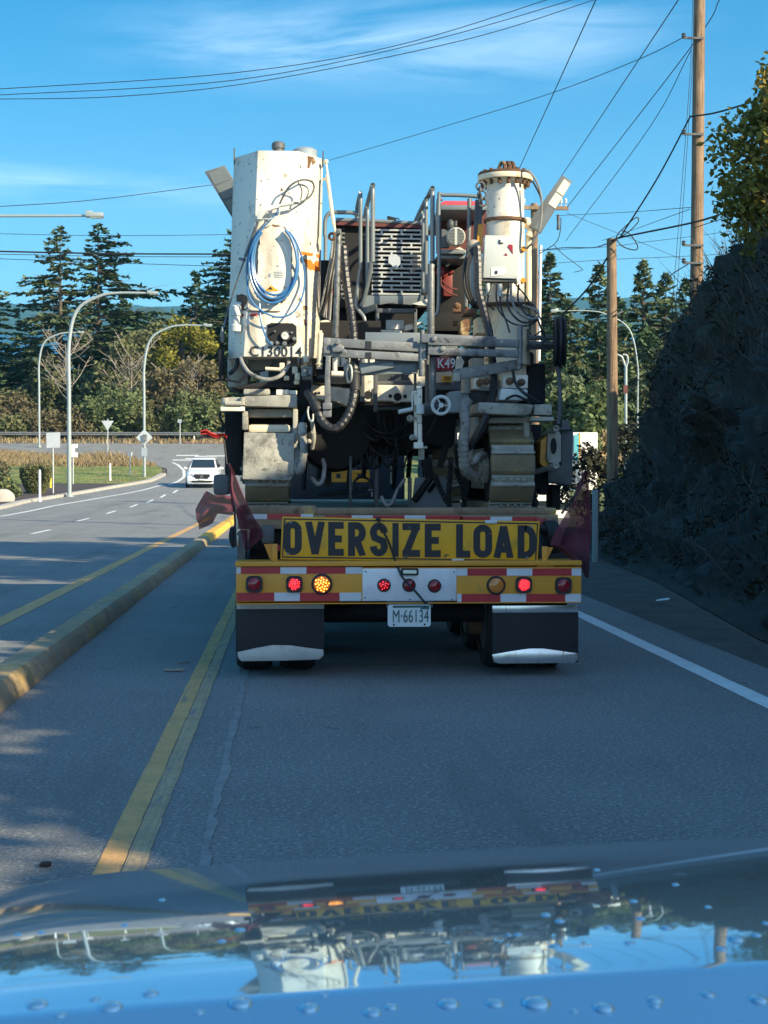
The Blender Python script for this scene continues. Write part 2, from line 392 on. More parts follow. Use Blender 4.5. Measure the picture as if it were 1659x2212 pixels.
M['rusty'] = mat('rusty_steel', (0.15,0.08,0.045), 0.9, var=0.4, vscale=8, specks=[((0.62,0.48,0.26),0.58,6,0.1)], bump=0.4)
M['ltgrey'] = mat('light_grey_enamel', (0.58,0.61,0.57), 0.4, var=0.05, specks=[((0.2,0.2,0.18),0.74,30,0.03)])
M['dirtgrey'] = mat('concrete_splashed_steel', (0.38,0.37,0.31), 0.75, var=0.25, vscale=3, specks=[((0.17,0.16,0.14),0.52,4,0.16), ((0.10,0.085,0.07),0.60,13,0.08), ((0.55,0.53,0.46),0.63,30,0.06)], bump=0.25)
M['darkgrey'] = mat('dark_grey_steel', (0.105,0.115,0.12), 0.6, 0.2, var=0.3, vscale=3, specks=[((0.28,0.28,0.26),0.62,8,0.1)], bump=0.1)
M['rail'] = mat('grey_handrail_paint', (0.20,0.23,0.24), 0.38, 0.2, var=0.1)
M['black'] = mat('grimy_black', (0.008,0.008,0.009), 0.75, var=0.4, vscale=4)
M['rubber'] = mat('black_rubber', (0.022,0.022,0.023), 0.6, var=0.3, vscale=6, specks=[((0.12,0.115,0.1),0.66,10,0.1)])
M['tyre'] = mat('tyre_rubber', (0.02,0.02,0.021), 0.8, var=0.3, vscale=4)
M['hose'] = mat('black_hose', (0.022,0.023,0.025), 0.42, var=0.3, vscale=6, specks=[((0.16,0.16,0.145),0.64,12,0.1)])
M['greyhose'] = mat('dusty_grey_hose', (0.26,0.26,0.24), 0.7, var=0.3, vscale=9, specks=[((0.06,0.06,0.06),0.56,16,0.1)])
M['bluehose'] = mat('blue_hose', (0.055,0.20,0.42), 0.3, var=0.12)
M['orange'] = mat('orange_paint', (0.85,0.22,0.03), 0.4, var=0.05, specks=[((0.8,0.72,0.6),0.7,14,0.03)])
M['ink'] = mat('black_lettering', (0.016,0.017,0.022), 0.5, var=0.1)
M['signyellow'] = mat('sign_yellow', (0.82,0.40,0.008), 0.5, var=0.08, vscale=3, specks=[((0.55,0.30,0.03),0.57,4,0.14), ((0.20,0.13,0.05),0.66,6,0.05)])
M['truckyellow'] = mat('trailer_yellow_paint', (0.76,0.33,0.03), 0.45, var=0.12, vscale=2, specks=[((0.34,0.19,0.05),0.6,4,0.14), (RUST,0.72,12,0.03)], bump=0.05)
M['deckrust'] = mat('worn_deck_steel', (0.30,0.21,0.13), 0.85, var=0.3, vscale=3, specks=[((0.12,0.08,0.05),0.55,4,0.12), ((0.6,0.42,0.13),0.63,3,0.06)], bump=0.4)
M['redtape'] = mat('red_reflective_tape', (0.45,0.022,0.03), 0.35, var=0.14, vscale=5, specks=[((0.6,0.3,0.3),0.70,7,0.05)])
M['whitetape'] = mat('white_reflective_tape', (0.64,0.66,0.68), 0.35, var=0.1, vscale=7)
M['alu'] = mat('aluminium_tread_plate', (0.72,0.74,0.75), 0.4, 0.25, var=0.1, vscale=5, bump=0.05)
M['chrome'] = mat('stainless_steel', (0.78,0.78,0.76), 0.22, 0.85, var=0.06, vscale=4, specks=[((0.35,0.25,0.13),0.60,5,0.12,(8,1,1.2))])
M['dirtychrome'] = mat('dull_stainless_steel', (0.5,0.49,0.45), 0.5, 0.4, var=0.15, vscale=4, specks=[((0.3,0.22,0.12),0.58,4,0.14)])
M['lensred'] = mat('dark_red_lens', (0.28,0.012,0.018), 0.12, var=0.2, vscale=30, coat=0.5)
M['lensamber'] = mat('amber_lens', (0.62,0.2,0.03), 0.12, var=0.1, coat=0.5)
M['redlit'] = mat('lit_red_led', (0.6,0.02,0.02), 0.3, emit=((1.0,0.05,0.07), 3.0))
M['amberlit'] = mat('lit_amber_led', (0.9,0.4,0.05), 0.3, emit=((1.0,0.50,0.06), 2.6))
M['redglow'] = mat('lit_red_lens', (0.4,0.01,0.015), 0.2, emit=((0.9,0.004,0.012), 0.02))
M['amberglow'] = mat('lit_amber_lens', (0.8,0.25,0.03), 0.2, emit=((1.0,0.13,0.005), 0.08))
M['flag'] = mat('red_mesh_flag', (0.13,0.022,0.038), 0.9, var=0.3, vscale=9, trans=0.1)
M['flagbright'] = mat('bright_red_ribbon', (0.62,0.06,0.05), 0.8, var=0.2, vscale=9, trans=0.2)
M['plate'] = mat('plate_white', (0.72,0.76,0.74), 0.35, var=0.05)
M['plategreen'] = mat('plate_green', (0.03,0.12,0.11), 0.4)
M['flap'] = mat('mud_flap_rubber', (0.014,0.015,0.018), 0.6, var=0.2, vscale=4)
M['padyellow'] = mat('soiled_yellow_track_pad', (0.20,0.16,0.09), 0.8, var=0.25, vscale=6, specks=[((0.48,0.34,0.05),0.53,2.6,0.15), ((0.14,0.13,0.1),0.57,9,0.12)], bump=0.15)
M['red'] = mat('red_paint', (0.36,0.018,0.03), 0.35, var=0.12)
M['redroof'] = mat('pinkish_red_cover', (0.62,0.07,0.09), 0.35, var=0.1)
M['maroon'] = mat('maroon_panel', (0.13,0.035,0.03), 0.6, var=0.2)
M['lampgrey'] = mat('grey_lamp_housing', (0.13,0.145,0.145), 0.55, var=0.15)
M['lampdark'] = mat('unlit_lamp_lens', (0.16,0.18,0.18), 0.3, var=0.1, vscale=30)
M['tractorblue'] = mat('dark_blue_truck_paint', (0.010,0.016,0.026), 0.35, var=0.1, coat=0.3)
M['lamplens'] = mat('cream_lamp_lens', (0.82,0.80,0.62), 0.25, var=0.08, vscale=30)
M['glassdark'] = mat('dark_glass', (0.02,0.03,0.035), 0.05, var=0.1, coat=1.0)
M['carwhite'] = mat('white_car_paint', (0.82,0.83,0.83), 0.25, var=0.02, coat=0.6)
M['headlight'] = mat('headlight_glass', (0.8,0.82,0.84), 0.1, 0.4, coat=1.0)
M['bonnet'] = mat('metallic_blue_car_paint', (0.21,0.45,0.66), 0.035, 0.80, var=0.02, coat=0.0)
M['cowl'] = mat('matt_blue_bonnet_rear', (0.19,0.43,0.64), 0.20, 0.76, var=0.02)
M['teal'] = mat('teal_sign_panel', (0.12,0.45,0.50), 0.4, var=0.04)
M['bluegrey'] = mat('blue_grey_panel', (0.30,0.36,0.40), 0.6, var=0.1)
M['drop'] = mat('water_drop_on_paint', (0.30,0.56,0.74), 0.03, 0.85, var=0.02)

# the flags' open mesh is see-through
_t = M['flag'].node_tree; _o = _t.nodes['Material Output']; _s = _o.inputs[0].links[0].from_socket
_tr = _t.nodes.new('ShaderNodeBsdfTransparent'); _mx = _t.nodes.new('ShaderNodeMixShader'); _mx.inputs[0].default_value = 0.12   # mesh see-through
_t.links.new(_s, _mx.inputs[1]); _t.links.new(_tr.outputs[0], _mx.inputs[2]); _t.links.new(_mx.outputs[0], _o.inputs[0])
# ================================================================ ground, road, verges
def interp(tab, y):
    if y <= tab[0][0]: return tab[0][1]
    for (a, u), (b, v) in zip(tab, tab[1:]):
        if y <= b: return u + (v-u)*(y-a)/(b-a)
    return tab[-1][1]
def rows(y0, y1):
    ys = [y0]
    k = math.floor(y0/2)*2 + 2
    while k < y1 - 1e-6: ys.append(float(k)); k += 2
    return ys + [y1]
def sheet(name, m, y0, y1, xl, xr, dz, nx=1, k='structure', wob=0.0, step=None, thick=0.0):
    mb = MB(); ys = rows(y0, y1)
    if step: ys = [y0 + i*step for i in range(int((y1-y0)/step)+1)]
    g = []
    for y in ys:
        a = xl(y) if callable(xl) else xl; b = xr(y) if callable(xr) else xr
        if wob:
            a += wob*(noise.noise((y*2.3, 3.1, 0)) + 0.6*noise.noise((y*9, 1.1, 4))); b += wob*(noise.noise((y*2.1, 9.1, 5)) + 0.6*noise.noise((y*8, 7.1, 2)))
        # conform to the 2 m ground rows
        f0 = math.floor(y/2)*2; t = (y-f0)/2; z = zg(f0)*(1-t) + zg(f0+2)*t
        g.append([(a + (b-a)*i/nx, y, z + dz) for i in range(nx+1)])
    n = nx+1; vs = [p for r in g for p in r]
    fs = [(i*n+j, i*n+j+1, (i+1)*n+j+1, (i+1)*n+j) for i in range(len(g)-1) for j in range(nx)]
    mb.add(vs, fs)
    if thick:
        for j in (0, nx):
            b = len(mb.v); mb.add([v for r in g for v in (r[j], (r[j][0], r[j][1], r[j][2]-thick))], [(2*i, 2*i+2, 2*i+3, 2*i+1) for i in range(len(g)-1)])
        for r in (g[0], g[-1]):
            mb.add([r[0], r[-1], (r[-1][0], r[-1][1], r[-1][2]-thick), (r[0][0], r[0][1], r[0][2]-thick)], [(0,1,2,3)])
    o = mb.build(name, m, smooth=True, origin=(0,0,0))
    if k: o['kind'] = k
    return o
# one sheet of ground out to the shore, then a slope down to the water
mb = MB(); ys = [-60 + 2*i for i in range(124)]
xs = [-260, -120, -60, -30, -14, 0, 14, 40, 90, 200]
vs = []
for y in ys:
    for x in xs:
        vs.append((x, y, zg(y) - 0.05))
for dy, dz in ((40, -10), (120, -30), (200, -40)):
    for x in xs: vs.append((x, ys[-1]+dy, zg(ys[-1]) + 0.1*dy + dz))
n = len(xs); m_ = len(vs)//n
mb.add(vs, [(i*n+j, i*n+j+1, (i+1)*n+j+1, (i+1)*n+j) for i in range(m_-1) for j in range(n-1)])
kind(mb.build('ground', M['earth'], origin=(0,0,0)), 'structure')
# The road runs downhill and levels out ahead, so in the road's frame level things rise with distance (about 0.103 per metre).
TL = 0.1032
mb = MB(); vs = []
for y in (150, 400, 1200, 2500, 4400):
    vs += [(-3500, y, -14 + TL*(y-180)), (3500, y, -14 + TL*(y-180))]
mb.add(vs, [(2*i, 2*i+1, 2*i+3, 2*i+2) for i in range(4)])
kind(mb.build('sea', M['sea'], origin=(0,0,0)), 'structure')
def hills(name, Y, prof, dep, m, seed):
    mb = MB(); vs = []; N = 160; base = -14 + TL*(Y-180)
    xs_ = [P(prof[0][0] + (prof[-1][0]-prof[0][0])*i/N, 1000, Y).x for i in range(N+1)]
    for r, (sc, dy) in enumerate(((-0.02, -dep*.5), (0.62, -dep*.22), (1.0, 0), (0.55, dep*.3), (-0.02, dep*.6))):
        for i, x in enumerate(xs_):
            px = prof[0][0] + (prof[-1][0]-prof[0][0])*i/N
            top = P(px, interp(prof, px), Y).z - base
            vs.append((x*(1+dy/Y), Y+dy, base + TL*dy + sc*top*(1 + 0.06*noise.noise((x*0.02, seed, r))) + 6*abs(noise.noise((x*0.05, seed, r)))))
    n = N+1
    mb.add(vs, [(i*n+j, i*n+j+1, (i+1)*n+j+1, (i+1)*n+j) for i in range(4) for j in range(N)])
    return kind(mb.build(name, m, origin=(0,0,0)), 'structure')
hills('island_hill', 1500, [(255, 710), (300, 668), (345, 664), (385, 690), (420, 716)], 300, M['hill'], 1)
hills('far_hills', 3600, [(-500, 660), (-100, 652), (60, 656), (180, 664), (300, 660), (420, 666), (620, 650), (900, 640), (1100, 655), (1300, 640), (1500, 650), (2100, 640)], 900, M['hill'], 2)
# carriageway
G_k = sorted([(p.y, p.x) for p in (G(0,1101), G(60,1086), G(150,1071), G(250,1054), G(332,1040))])
KX = [(0, -15.2), (45, -14.6)] + G_k + [(104, -8.3), (110, -8.8), (116, -10.5), (121, -14), (126, -24), (130, -60)]
kx = lambda y: interp(KX, y)
sheet('road', M['asphalt'], -30, 137.5, lambda y: kx(y), lambda y: 3.75 if y < 60 else 3.75 + (y-60)*0.08, 0.0, nx=4)
sheet('verge', M['lawn'], 60, 137, lambda y: 3.75 + (y-60)*0.08, 60, -0.02)
sheet('side_road', M['asphalt'], 130, 136.4, -140, -16, 0.004)
sheet('road_shoulder', M['shoulder'], -30, 60, 3.7, 9.5, -0.015)
# far kerb strip of red paving and dry verges beyond
sheet('traffic_island', M['redpath'], 137.6, 138.6, -9.5, -1.5, 0.05)
# verge on the left: mulch, lawn, footpath, dry grass
sheet('mulch_bed', M['mulch'], 62, 92.5, -60, lambda y: kx(y)-0.35, 0.09)
sheet('lawn', M['lawn'], 92.5, 113, -60, lambda y: kx(y)-0.35, 0.10)
sheet('footpath', M['bluegrey'], 113, 115.5, -60, -12, 0.12)
kb = sheet('verge_kerb', M['concrete'], 40, 103.5, lambda y: kx(y)-0.36, lambda y: kx(y), 0.13, thick=0.2)
# lane paint (sheets a few mm above the asphalt)
sheet('yellow_line_marking', M['yellow_line'], 2, 62, lambda y: -0.752, lambda y: -0.652, 0.004, wob=0.006, step=0.1)
sheet('yellow_line_marking', M['yellow_worn'], 2, 62, lambda y: -0.647, lambda y: -0.565, 0.004, wob=0.010, step=0.1)
sheet('yellow_line_marking', M['yellow_line'], 6, 58, -3.13, -2.93, 0.004, wob=0.01, step=0.2)
sheet('white_edge_marking', M['white_line'], 2, 60, 3.09, 3.25, 0.004, wob=0.008, step=0.2)
sheet('crack_seal_strip', M['seal'], 3, 26, -0.365, -0.325, 0.004, wob=0.035, step=0.1)
for p in ((90,1149), (180,1123), (240,1107), (289,1093), (324,1083), (352,1072), (379,1062)):
    c = G(*p); L = 1.6
    sheet('lane_dash_marking', M['white_line'], c.y-L, c.y+L, c.x-0.07, c.x+0.07, 0.008)
GE = sorted([(p.y, p.x) for p in (G(0,1116), G(120,1092), G(220,1075), G(300,1061), G(352,1047))])
sheet('white_edge_marking', M['white_line'], GE[0][0], GE[-1][0], lambda y: interp(GE, y)-0.09, lambda y: interp(GE, y)+0.09, 0.008)
GE2 = sorted([(p.y, p.x) for p in (G(365,1047), G(385,1040), G(398,1030), G(397,1016), G(384,1004), G(368,997))])
sheet('white_edge_marking', M['white_line'], GE2[0][0], GE2[-1][0], lambda y: interp(GE2, y)-0.1, lambda y: interp(GE2, y)+0.1, 0.008, step=1.0)
for p in ((398,994), (425,991), (445,986), (405,984), (470,985)):
    c = G(*p)
    sheet('lane_dash_marking', M['white_line'], c.y-0.5, c.y+0.5, c.x-0.9, c.x+0.9, 0.008)
# stones and grit scattered on the asphalt are in the material; litter is built below
# median kerb: precast lengths with rounded top, butted with narrow joints
mb = MB(); y = 4.0; yk = []
while y < 55:
    L = 1.45
    rings = []
    for yy in (y+0.012, y+L-0.012):
        rings.append([(-2.17, yy, 0.0), (-2.165, yy, 0.10), (-2.12, yy, 0.15), (-1.93, yy, 0.15), (-1.885, yy, 0.11), (-1.85, yy, 0.0)])
    mb.loft(rings); y += L
    if y > 35.5 and len(mb.v) and not yk: yk.append(mb); mb = MB()
kb = yk[0].build('median_kerb', M['kerb'], bev=0.008, origin=(0,0,0)); kind(kb, 'structure')
kb = mb.build('median_kerb', M['kerbyellow'], bev=0.008, origin=(0,0,0)); kind(kb, 'structure')
# dry grass mound on the left: individual blades, one mass
mb = MB()
def blades(mb, n, fx, h0, h1, w=0.05, lean=0.5, zoff=0.0, zf=None):
    for _ in range(n):
        x, y = fx(); z = (zf(x, y) if zf else zg(y)) + zoff
        h = rnd.uniform(h0, h1)*(1 + 0.7*noise.noise((x*.25, y*.25, 3))); a = rnd.uniform(0, 6.28); t = rnd.uniform(-lean, lean); t2 = rnd.uniform(-lean, lean)
        dx, dy = math.cos(a)*w/2, math.sin(a)*w/2
        mb.add([(x-dx, y-dy, z-0.05), (x+dx, y+dy, z-0.05), (x+h*t, y+h*t2, z+h)], [(0,1,2)])
def dry_xy():
    while True:
        y = rnd.uniform(111, 129); x = rnd.uniform(-40, -6.5)
        if x < kx(y) - 0.5 and noise.noise((x*0.2, y*0.2, 1)) > -0.35: return x, y
blades(mb, 26000, dry_xy, 0.2, 0.65, 0.11, 0.8)
blades(mb, 2500, lambda: (rnd.uniform(-60, 0), rnd.uniform(137, 141)), 0.2, 0.5, 0.14, 0.5)
kind(mb.build('dry_grass', M['drygrass'], smooth=False, origin=(0,0,0)), 'stuff')
mb = MB()
blades(mb, 9000, lambda: (lambda y: (rnd.uniform(-32, kx(y)-0.5), y))(rnd.uniform(92.6, 112.8)), 0.05, 0.14, 0.05, 0.4, 0.1)
kind(mb.build('lawn_grass', M['lawn'], smooth=False, origin=(0,0,0)), 'stuff')
# ================================================================ the rock bank on the right
def bank_foot(y): return interp([(-40, 4.6), (8, 4.5), (14, 4.35), (22, 5.3), (30, 5.9), (38, 7.2), (46, 9.6), (54, 13)], y)
def bank_h(y): return interp([(-40, 4.5), (-6, 5.3), (-2, 6.1), (0.5, 7.0), (3, 7.75), (14, 7.8), (22, 7.4), (30, 7.3), (36, 7.0), (38.5, 6.4), (40.5, 3.8), (43, 1.5), (47, 0.5), (54, 0.2)], y)
BP = [(0, 0), (0.35, 0.03), (1.0, 0.09), (1.35, 0.2), (1.5, 0.34), (1.75, 0.46), (1.95, 0.56), (2.5, 0.68), (3.3, 0.82), (4.3, 0.95), (5.6, 1.0), (9, 1.03), (16, 1.06), (30, 1.1)]
def bank_pt(y, s):
    i = min(int(s), len(BP)-2); t = s - i
    dx = BP[i][0]*(1-t) + BP[i+1][0]*t; f = BP[i][1]*(1-t) + BP[i+1][1]*t
    h = bank_h(y)
    p = Vector((bank_foot(y) + dx, y, f*h))
    if s > 0.4 and s < 12:
        k = min(1, s*0.6)
        n1 = noise.noise((p.x*0.45, y*0.30, p.z*0.45)); n2 = noise.noise((p.x*1.2+7, y*0.9, p.z*1.2)); n3 = noise.noise((p.x*3, y*2.6, p.z*3+5)); n4 = noise.noise((p.x*7.5, y*6.5, p.z*7.5+2))
        p.x -= k*(0.75*n1 + 0.46*n2 + 0.27*n3 + 0.10*n4); p.z += k*(0.25*n2 + 0.18*n3 + 0.08*n4 + 0.3*n1)*min(1, h/4)
        # a deep hollow under a jutting ledge
        d = ((y-25)/2.6)**2 + ((p.z-1.7)/1.0)**2
        if d < 1 and s < 7: p.x += 1.3*(1-d)
    return p
mb = MB(); ny, ns = 400, 110; vs = []
for i in range(ny+1):
    y = -38 + 92*i/ny
    for j in range(ns+1): vs.append(bank_pt(y, (len(BP)-1)*j/ns*0.999))
n = ns+1
mb.add(vs, [(i*n+j, i*n+j+1, (i+1)*n+j+1, (i+1)*n+j) for i in range(ny) for j in range(ns)])
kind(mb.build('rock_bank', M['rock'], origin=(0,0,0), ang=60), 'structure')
# greenery and dead stalks over it
mb = MB(); mt = MB()
def leafq(mb, c, s, ar=2.2, droop=0.0):
    a = Vector((rnd.gauss(0,1), rnd.gauss(0,1), rnd.gauss(0,0.7) - droop)); a.normalize()
    b = a.cross(Vector((rnd.gauss(0,1), rnd.gauss(0,1), rnd.gauss(0,1)))); b.normalize()
    a *= s*0.5*ar**0.5; b *= s*0.5/ar**0.5
    mb.add([c-a, c-b*0.9-a*0.1, c+a, c+b], [(0,1,2,3)])
for _ in range(6000):
    y = rnd.uniform(9, 47); s = rnd.uniform(0.8, 11)
    p = bank_pt(y, s)
    if noise.noise((p.x*0.5, y*0.35, p.z*0.6)) < (0.06 if s < 6.5 else -0.2): continue
    k = 0.030 + 0.0016*y
    for _ in range(6): leafq(mb, p + Vector((rnd.gauss(-0.03,.10), rnd.gauss(0,.2), rnd.gauss(0.05,.12))), rnd.uniform(.7,1.5)*k, rnd.uniform(2, 5))
for _ in range(9000):
    y = rnd.uniform(9, 46); s = rnd.uniform(1.0, 11.5); p = bank_pt(y, s)
    h = rnd.uniform(0.25, 1.0) * (1.5 if s > 8 else 1)
    q = p + Vector((rnd.gauss(-0.25,.3), rnd.gauss(0,.35), rnd.uniform(.3,1)*(1 if s > 6 else rnd.choice((1,-.4)))))*h
    w = Vector((rnd.gauss(0,1), rnd.gauss(0,1), 0.2)).normalized()*0.006*(1+y*0.02)
    m2 = (p+q)/2 + Vector((rnd.gauss(0,.1), rnd.gauss(0,.1), rnd.gauss(0,.08)))*h
    mt.add([p-w, p+w, m2+w, m2-w, q], [(0,1,2,3), (3,2,4)])
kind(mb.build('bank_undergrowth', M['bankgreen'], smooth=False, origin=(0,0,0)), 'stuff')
kind(mt.build('bank_dead_stalks', M['twig'], smooth=False, origin=(0,0,0)), 'stuff')
# ================================================================ trees
def conifer(name, label, base, h, r, seed, m='conifer', shape=1.0, sparse=1.0, top=0.03, bare=0.08, group=None, big=1.0, asym=(0,0), cnt=1.0):
    q = random.Random(seed)
    t = thing(name, label, 'tree', base, group)
    base = Vector(base); mb = MB()
    lean = Vector((q.uniform(-.03,.03), q.uniform(-.03,.03), 1))
    mb.cyl(base - Vector((0,0,.5)), base + lean*h*0.97, 0.018*h, 0.02, 8)
    lv = MB(); nb = int(h*9.5*sparse*cnt)
    for i in range(nb):
        u = bare + (1-bare)*((i + q.random())/nb)
        a = q.uniform(0, 6.283); irregular = 0.65 + 0.6*abs(noise.noise((seed*3.1 + math.cos(a)*1.3, u*5.0, math.sin(a)*1.3)))*1.6
        L = r*((1-u)**shape*0.97 + top)*irregular*q.uniform(0.65, 1.15)
        L *= 1 + asym[0]*max(0, math.cos(a - asym[1]))
        o = base + lean*h*u
        d = Vector((math.cos(a), math.sin(a), q.uniform(0.05, 0.35) - 0.25*(1-u)))
        if L > r*0.25: mb.add([o+Vector((0,0,.06)), o-Vector((0,0,.06)), o+d*L*0.85], [(0,1,2)])
        side = Vector((-d.y, d.x, 0)).normalized()
        ns_ = max(4, int(L*7.5*cnt))
        for k in range(ns_):
            v = (k + q.random())/ns_
            if v < 0.18: continue
            c = o + d*L*v + Vector((0, 0, -0.16*L*v*v)) 
            sl = (0.30 + 0.60*(1-v))*q.uniform(0.6, 1.2)*big*(0.55 + 0.16*L)
            for sgn in (-1, 1):
                if q.random() > 0.85: continue
                tip = c + (side*sgn*q.uniform(.5,1.0) + d*q.uniform(.3,.9) + Vector((0,0,q.uniform(-.55,.12))))*sl
                wv = Vector((q.gauss(0,.3), q.gauss(0,.3), 1)).cross(tip-c).normalized()*0.29*big*q.uniform(.6,1.3)
                mid = c.lerp(tip, 0.5) + Vector((0,0,.05))
                lv.add([c, mid-wv, tip, mid+wv], [(0,1,2,3)])
        for _ in range(2):
            c = o + d*L*q.uniform(.85,1.0); leafq(lv, c + Vector((0,0,-0.1*L)), 0.55*big, 2.5)
    for _ in range(int(10*cnt)): leafq(lv, base + lean*h*q.uniform(.93,1.01), 0.5*big, 3)
    mb.build('trunk', M['bark'], t); lv.build('crown', M[m], t, smooth=False)
    return t
def broadleaf(name, label, base, h, r, seed, m='olive', leaf=0.34, n=4200, clusters=34, trunk=0.16, low=0.25, group=None, cat='tree', bark='bark', flat=1.0, limbs=9, ry=None):
    q = random.Random(seed)
    t = thing(name, label, cat, base, group)
    base = Vector(base); mb = MB(); lv = MB(); ry = ry or r
    top = base + Vector((q.uniform(-.1,.1)*r, q.uniform(-.1,.1)*r, h*0.8))
    if trunk: mb.tube([base-Vector((0,0,.4)), base.lerp(top,.4)+Vector((q.gauss(0,.06*r),0,0)), top], trunk, 7, 4)
    cs = []
    for i in range(clusters):
        for _ in range(30):
            p = Vector((q.uniform(-1,1), q.uniform(-1,1), q.uniform(-1,1)))
            if 0.25 < p.length < 1: break
        zz = low + (1-low)*(p.z*0.5+0.5)
        c = base + Vector((p.x*r, p.y*ry, zz*h))
        cs.append((c, q.uniform(.22,.42)*min(r, ry)*flat))
        if i < limbs and trunk:
            s0 = base.lerp(top, q.uniform(.25,.8)); mb.tube([s0, s0.lerp(c,.5)+Vector((0,0,.1*r)), c], trunk*0.35, 5, 3)
    for _ in range(n):
        c, rr = q.choice(cs)
        p = Vector((q.gauss(0,1), q.gauss(0,1), q.gauss(0,.85)))
        if p.length > 1.7: p *= 1.7*q.uniform(.5,1)/p.length
        p *= rr*0.75
        leafq(lv, c+p, leaf*q.uniform(.6,1.35), q.uniform(1.3,2.2))
    if trunk: mb.build('trunk', M[bark], t)
    lv.build('crown', M[m], t, smooth=False)
    return t
def bare_tree(name, label, base, h, r, seed, group=None, m='palebark'):
    q = random.Random(seed); t = thing(name, label, 'tree', base, group); base = Vector(base); mb = MB(); tw = MB()
    top = base + Vector((q.uniform(-.15,.15)*h, 0, h))
    mb.tube([base-Vector((0,0,.3)), base.lerp(top,.5)+Vector((q.gauss(0,.03*h),0,0)), top], (0.12, 0.03), 6, 5)
    for i in range(22):
        s = base.lerp(top, q.uniform(.35,.98)); a = q.uniform(0,6.28); L = r*q.uniform(.4,1)
        e = s + Vector((math.cos(a), math.sin(a), q.uniform(.5,1.3)))*L
        tw.tube([s, s.lerp(e,.5)+Vector((0,0,-.1*L)), e], 0.035, 5, 3)
        for _ in range(5):
            f = s.lerp(e, q.uniform(.3,1)); g_ = f + Vector((q.gauss(0,.6), q.gauss(0,.6), q.uniform(.2,.9)))*L*.45
            tw.tube([f, g_], 0.018, 4, 1)
    mb.build('trunk', M[m], t); tw.build('crown', M[m], t)
    return t
def tbase(px, Y): 
    p = P(px, 1000, Y); return (p.x, Y, zg(Y) - 0.1)
def tree_h(px, top, Y): return P(px, top, Y).z - zg(Y)
GL = 'conifers standing along the shore'
def con(px, top, Y, rpx, seed, label, **k):
    conifer('conifer_tree', label, tbase(px, Y), tree_h(px, top, Y), rpx*Y/F*1.7, seed, group=k.pop('group', GL), **k)
con(133, 488, 156, 118, 11, 'tall open conifer left of the forked pair behind the tallest street lamp', shape=0.8, sparse=0.85, m='conifer2')
con(214, 484, 160, 100, 12, 'tallest shore conifer with a long limb reaching out to the right', shape=0.75, sparse=1.0, asym=(0.9, 0.2))
con(-25, 588, 158, 110, 13, 'dark conifer cut by the left edge of the photo', shape=0.8)
con(60, 690, 165, 70, 14, 'short dark conifer filling the gap beside the left edge', shape=0.8)
con(270, 640, 172, 70, 21, 'shorter conifer half hidden behind the conifer with the long limb', shape=0.75)
con(505, 500, 158, 135, 15, 'broad dark conifer rising behind the octagonal white tank', shape=0.62, sparse=1.25)
con(425, 585, 166, 66, 16, 'slim conifer left of the broad dark conifer behind the tank', shape=0.8)
con(180, 730, 170, 75, 17, 'low conifer between the two tall shore conifers', shape=0.7)
con(560, 640, 170, 90, 18, 'conifer hidden mostly by the tank and the engine cover', shape=0.7)
con(15, 800, 160, 60, 22, 'small conifer in front of the water at far left', shape=0.6)
con(95, 800, 168, 85, 24, 'low dark conifer behind the farthest curved street lamp', shape=0.6, sparse=1.2)
con(250, 770, 170, 85, 25, 'low dark conifer behind the leafless tree near the right lamp', shape=0.6, sparse=1.2)
con(390, 720, 171, 85, 26, 'dark conifer behind the golden yellow green tree', shape=0.6, sparse=1.2)
con(300, 700, 174, 85, 27, 'conifer far back behind the olive tree', shape=0.6, sparse=1.2)
con(20, 760, 172, 90, 28, 'conifer far back near the left edge', shape=0.6, sparse=1.2)
con(455, 620, 174, 90, 29, 'conifer far back beside the tank', shape=0.6, sparse=1.2)
con(340, 745, 168, 55, 23, 'small dark conifer in the middle of the autumn trees', shape=0.7)
GD = 'autumn trees behind the guardrail'
def bro(px, top, Y, rpx, seed, label, m, **k):
    broadleaf(k.pop('name', 'autumn_tree'), label, tbase(px, Y), tree_h(px, top, Y), rpx*Y/F, seed, m, group=k.pop('group', GD), **k)
bro(402, 690, 151, 62, 31, 'yellow green tree beside the end of the right street lamp arm', 'yellowleaf')
bro(330, 690, 153, 60, 32, 'olive tree directly behind the right street lamp pole', 'olive')
bro(268, 735, 150, 55, 33, 'dull olive tree left of the right street lamp pole', 'olive')
bro(430, 760, 147, 50, 34, 'brown leaved tree just left of the tank', 'brown')
bro(368, 790, 146, 48, 35, 'rusty brown tree low behind the guardrail', 'brown', n=2000)
bro(215, 800, 152, 60, 36, 'dark green broad tree behind the yield sign', 'conifer2', n=3000)
bro(110, 790, 154, 58, 37, 'olive tree behind the two left street lamps', 'olive', n=1800)
bro(455, 690, 156, 60, 38, 'green tree with golden top next to the tank', 'yellowleaf', n=2200)
bro(30, 850, 150, 50, 39, 'thin brown tree near the left edge above the guardrail', 'brown', n=1000)
GBU = 'bushes along the guardrail'
for px, top, rp, mm, sd, lb in ((250, 838, 62, 'bushgreen', 41, 'large pale green bush behind the yield sign'), (170, 885, 40, 'brown', 42, 'brown bush behind the tall lamp pole'),
        (420, 845, 58, 'bushgreen', 43, 'green bush below the brown tree left of the tank'), (330, 870, 45, 'olive', 44, 'olive bush behind the diamond sign'),
        (100, 890, 45, 'brown', 45, 'reddish bush between the two left street lamps'), (35, 895, 45, 'olive', 46, 'yellowish bush at the left edge behind the guardrail'), (470, 880, 40, 'olive', 47, 'olive bush touching the left side of the machine')):
    bro(px, top, 144, rp, sd, lb, mm, name='bush', group=GBU, trunk=0, n=2600, cat='bush', low=0.0, clusters=26, leaf=0.28)
bare_tree('bare_tree', 'leafless pale tree between the two left street lamps', tbase(158, 148), tree_h(158, 740, 148), 3.4, 51)
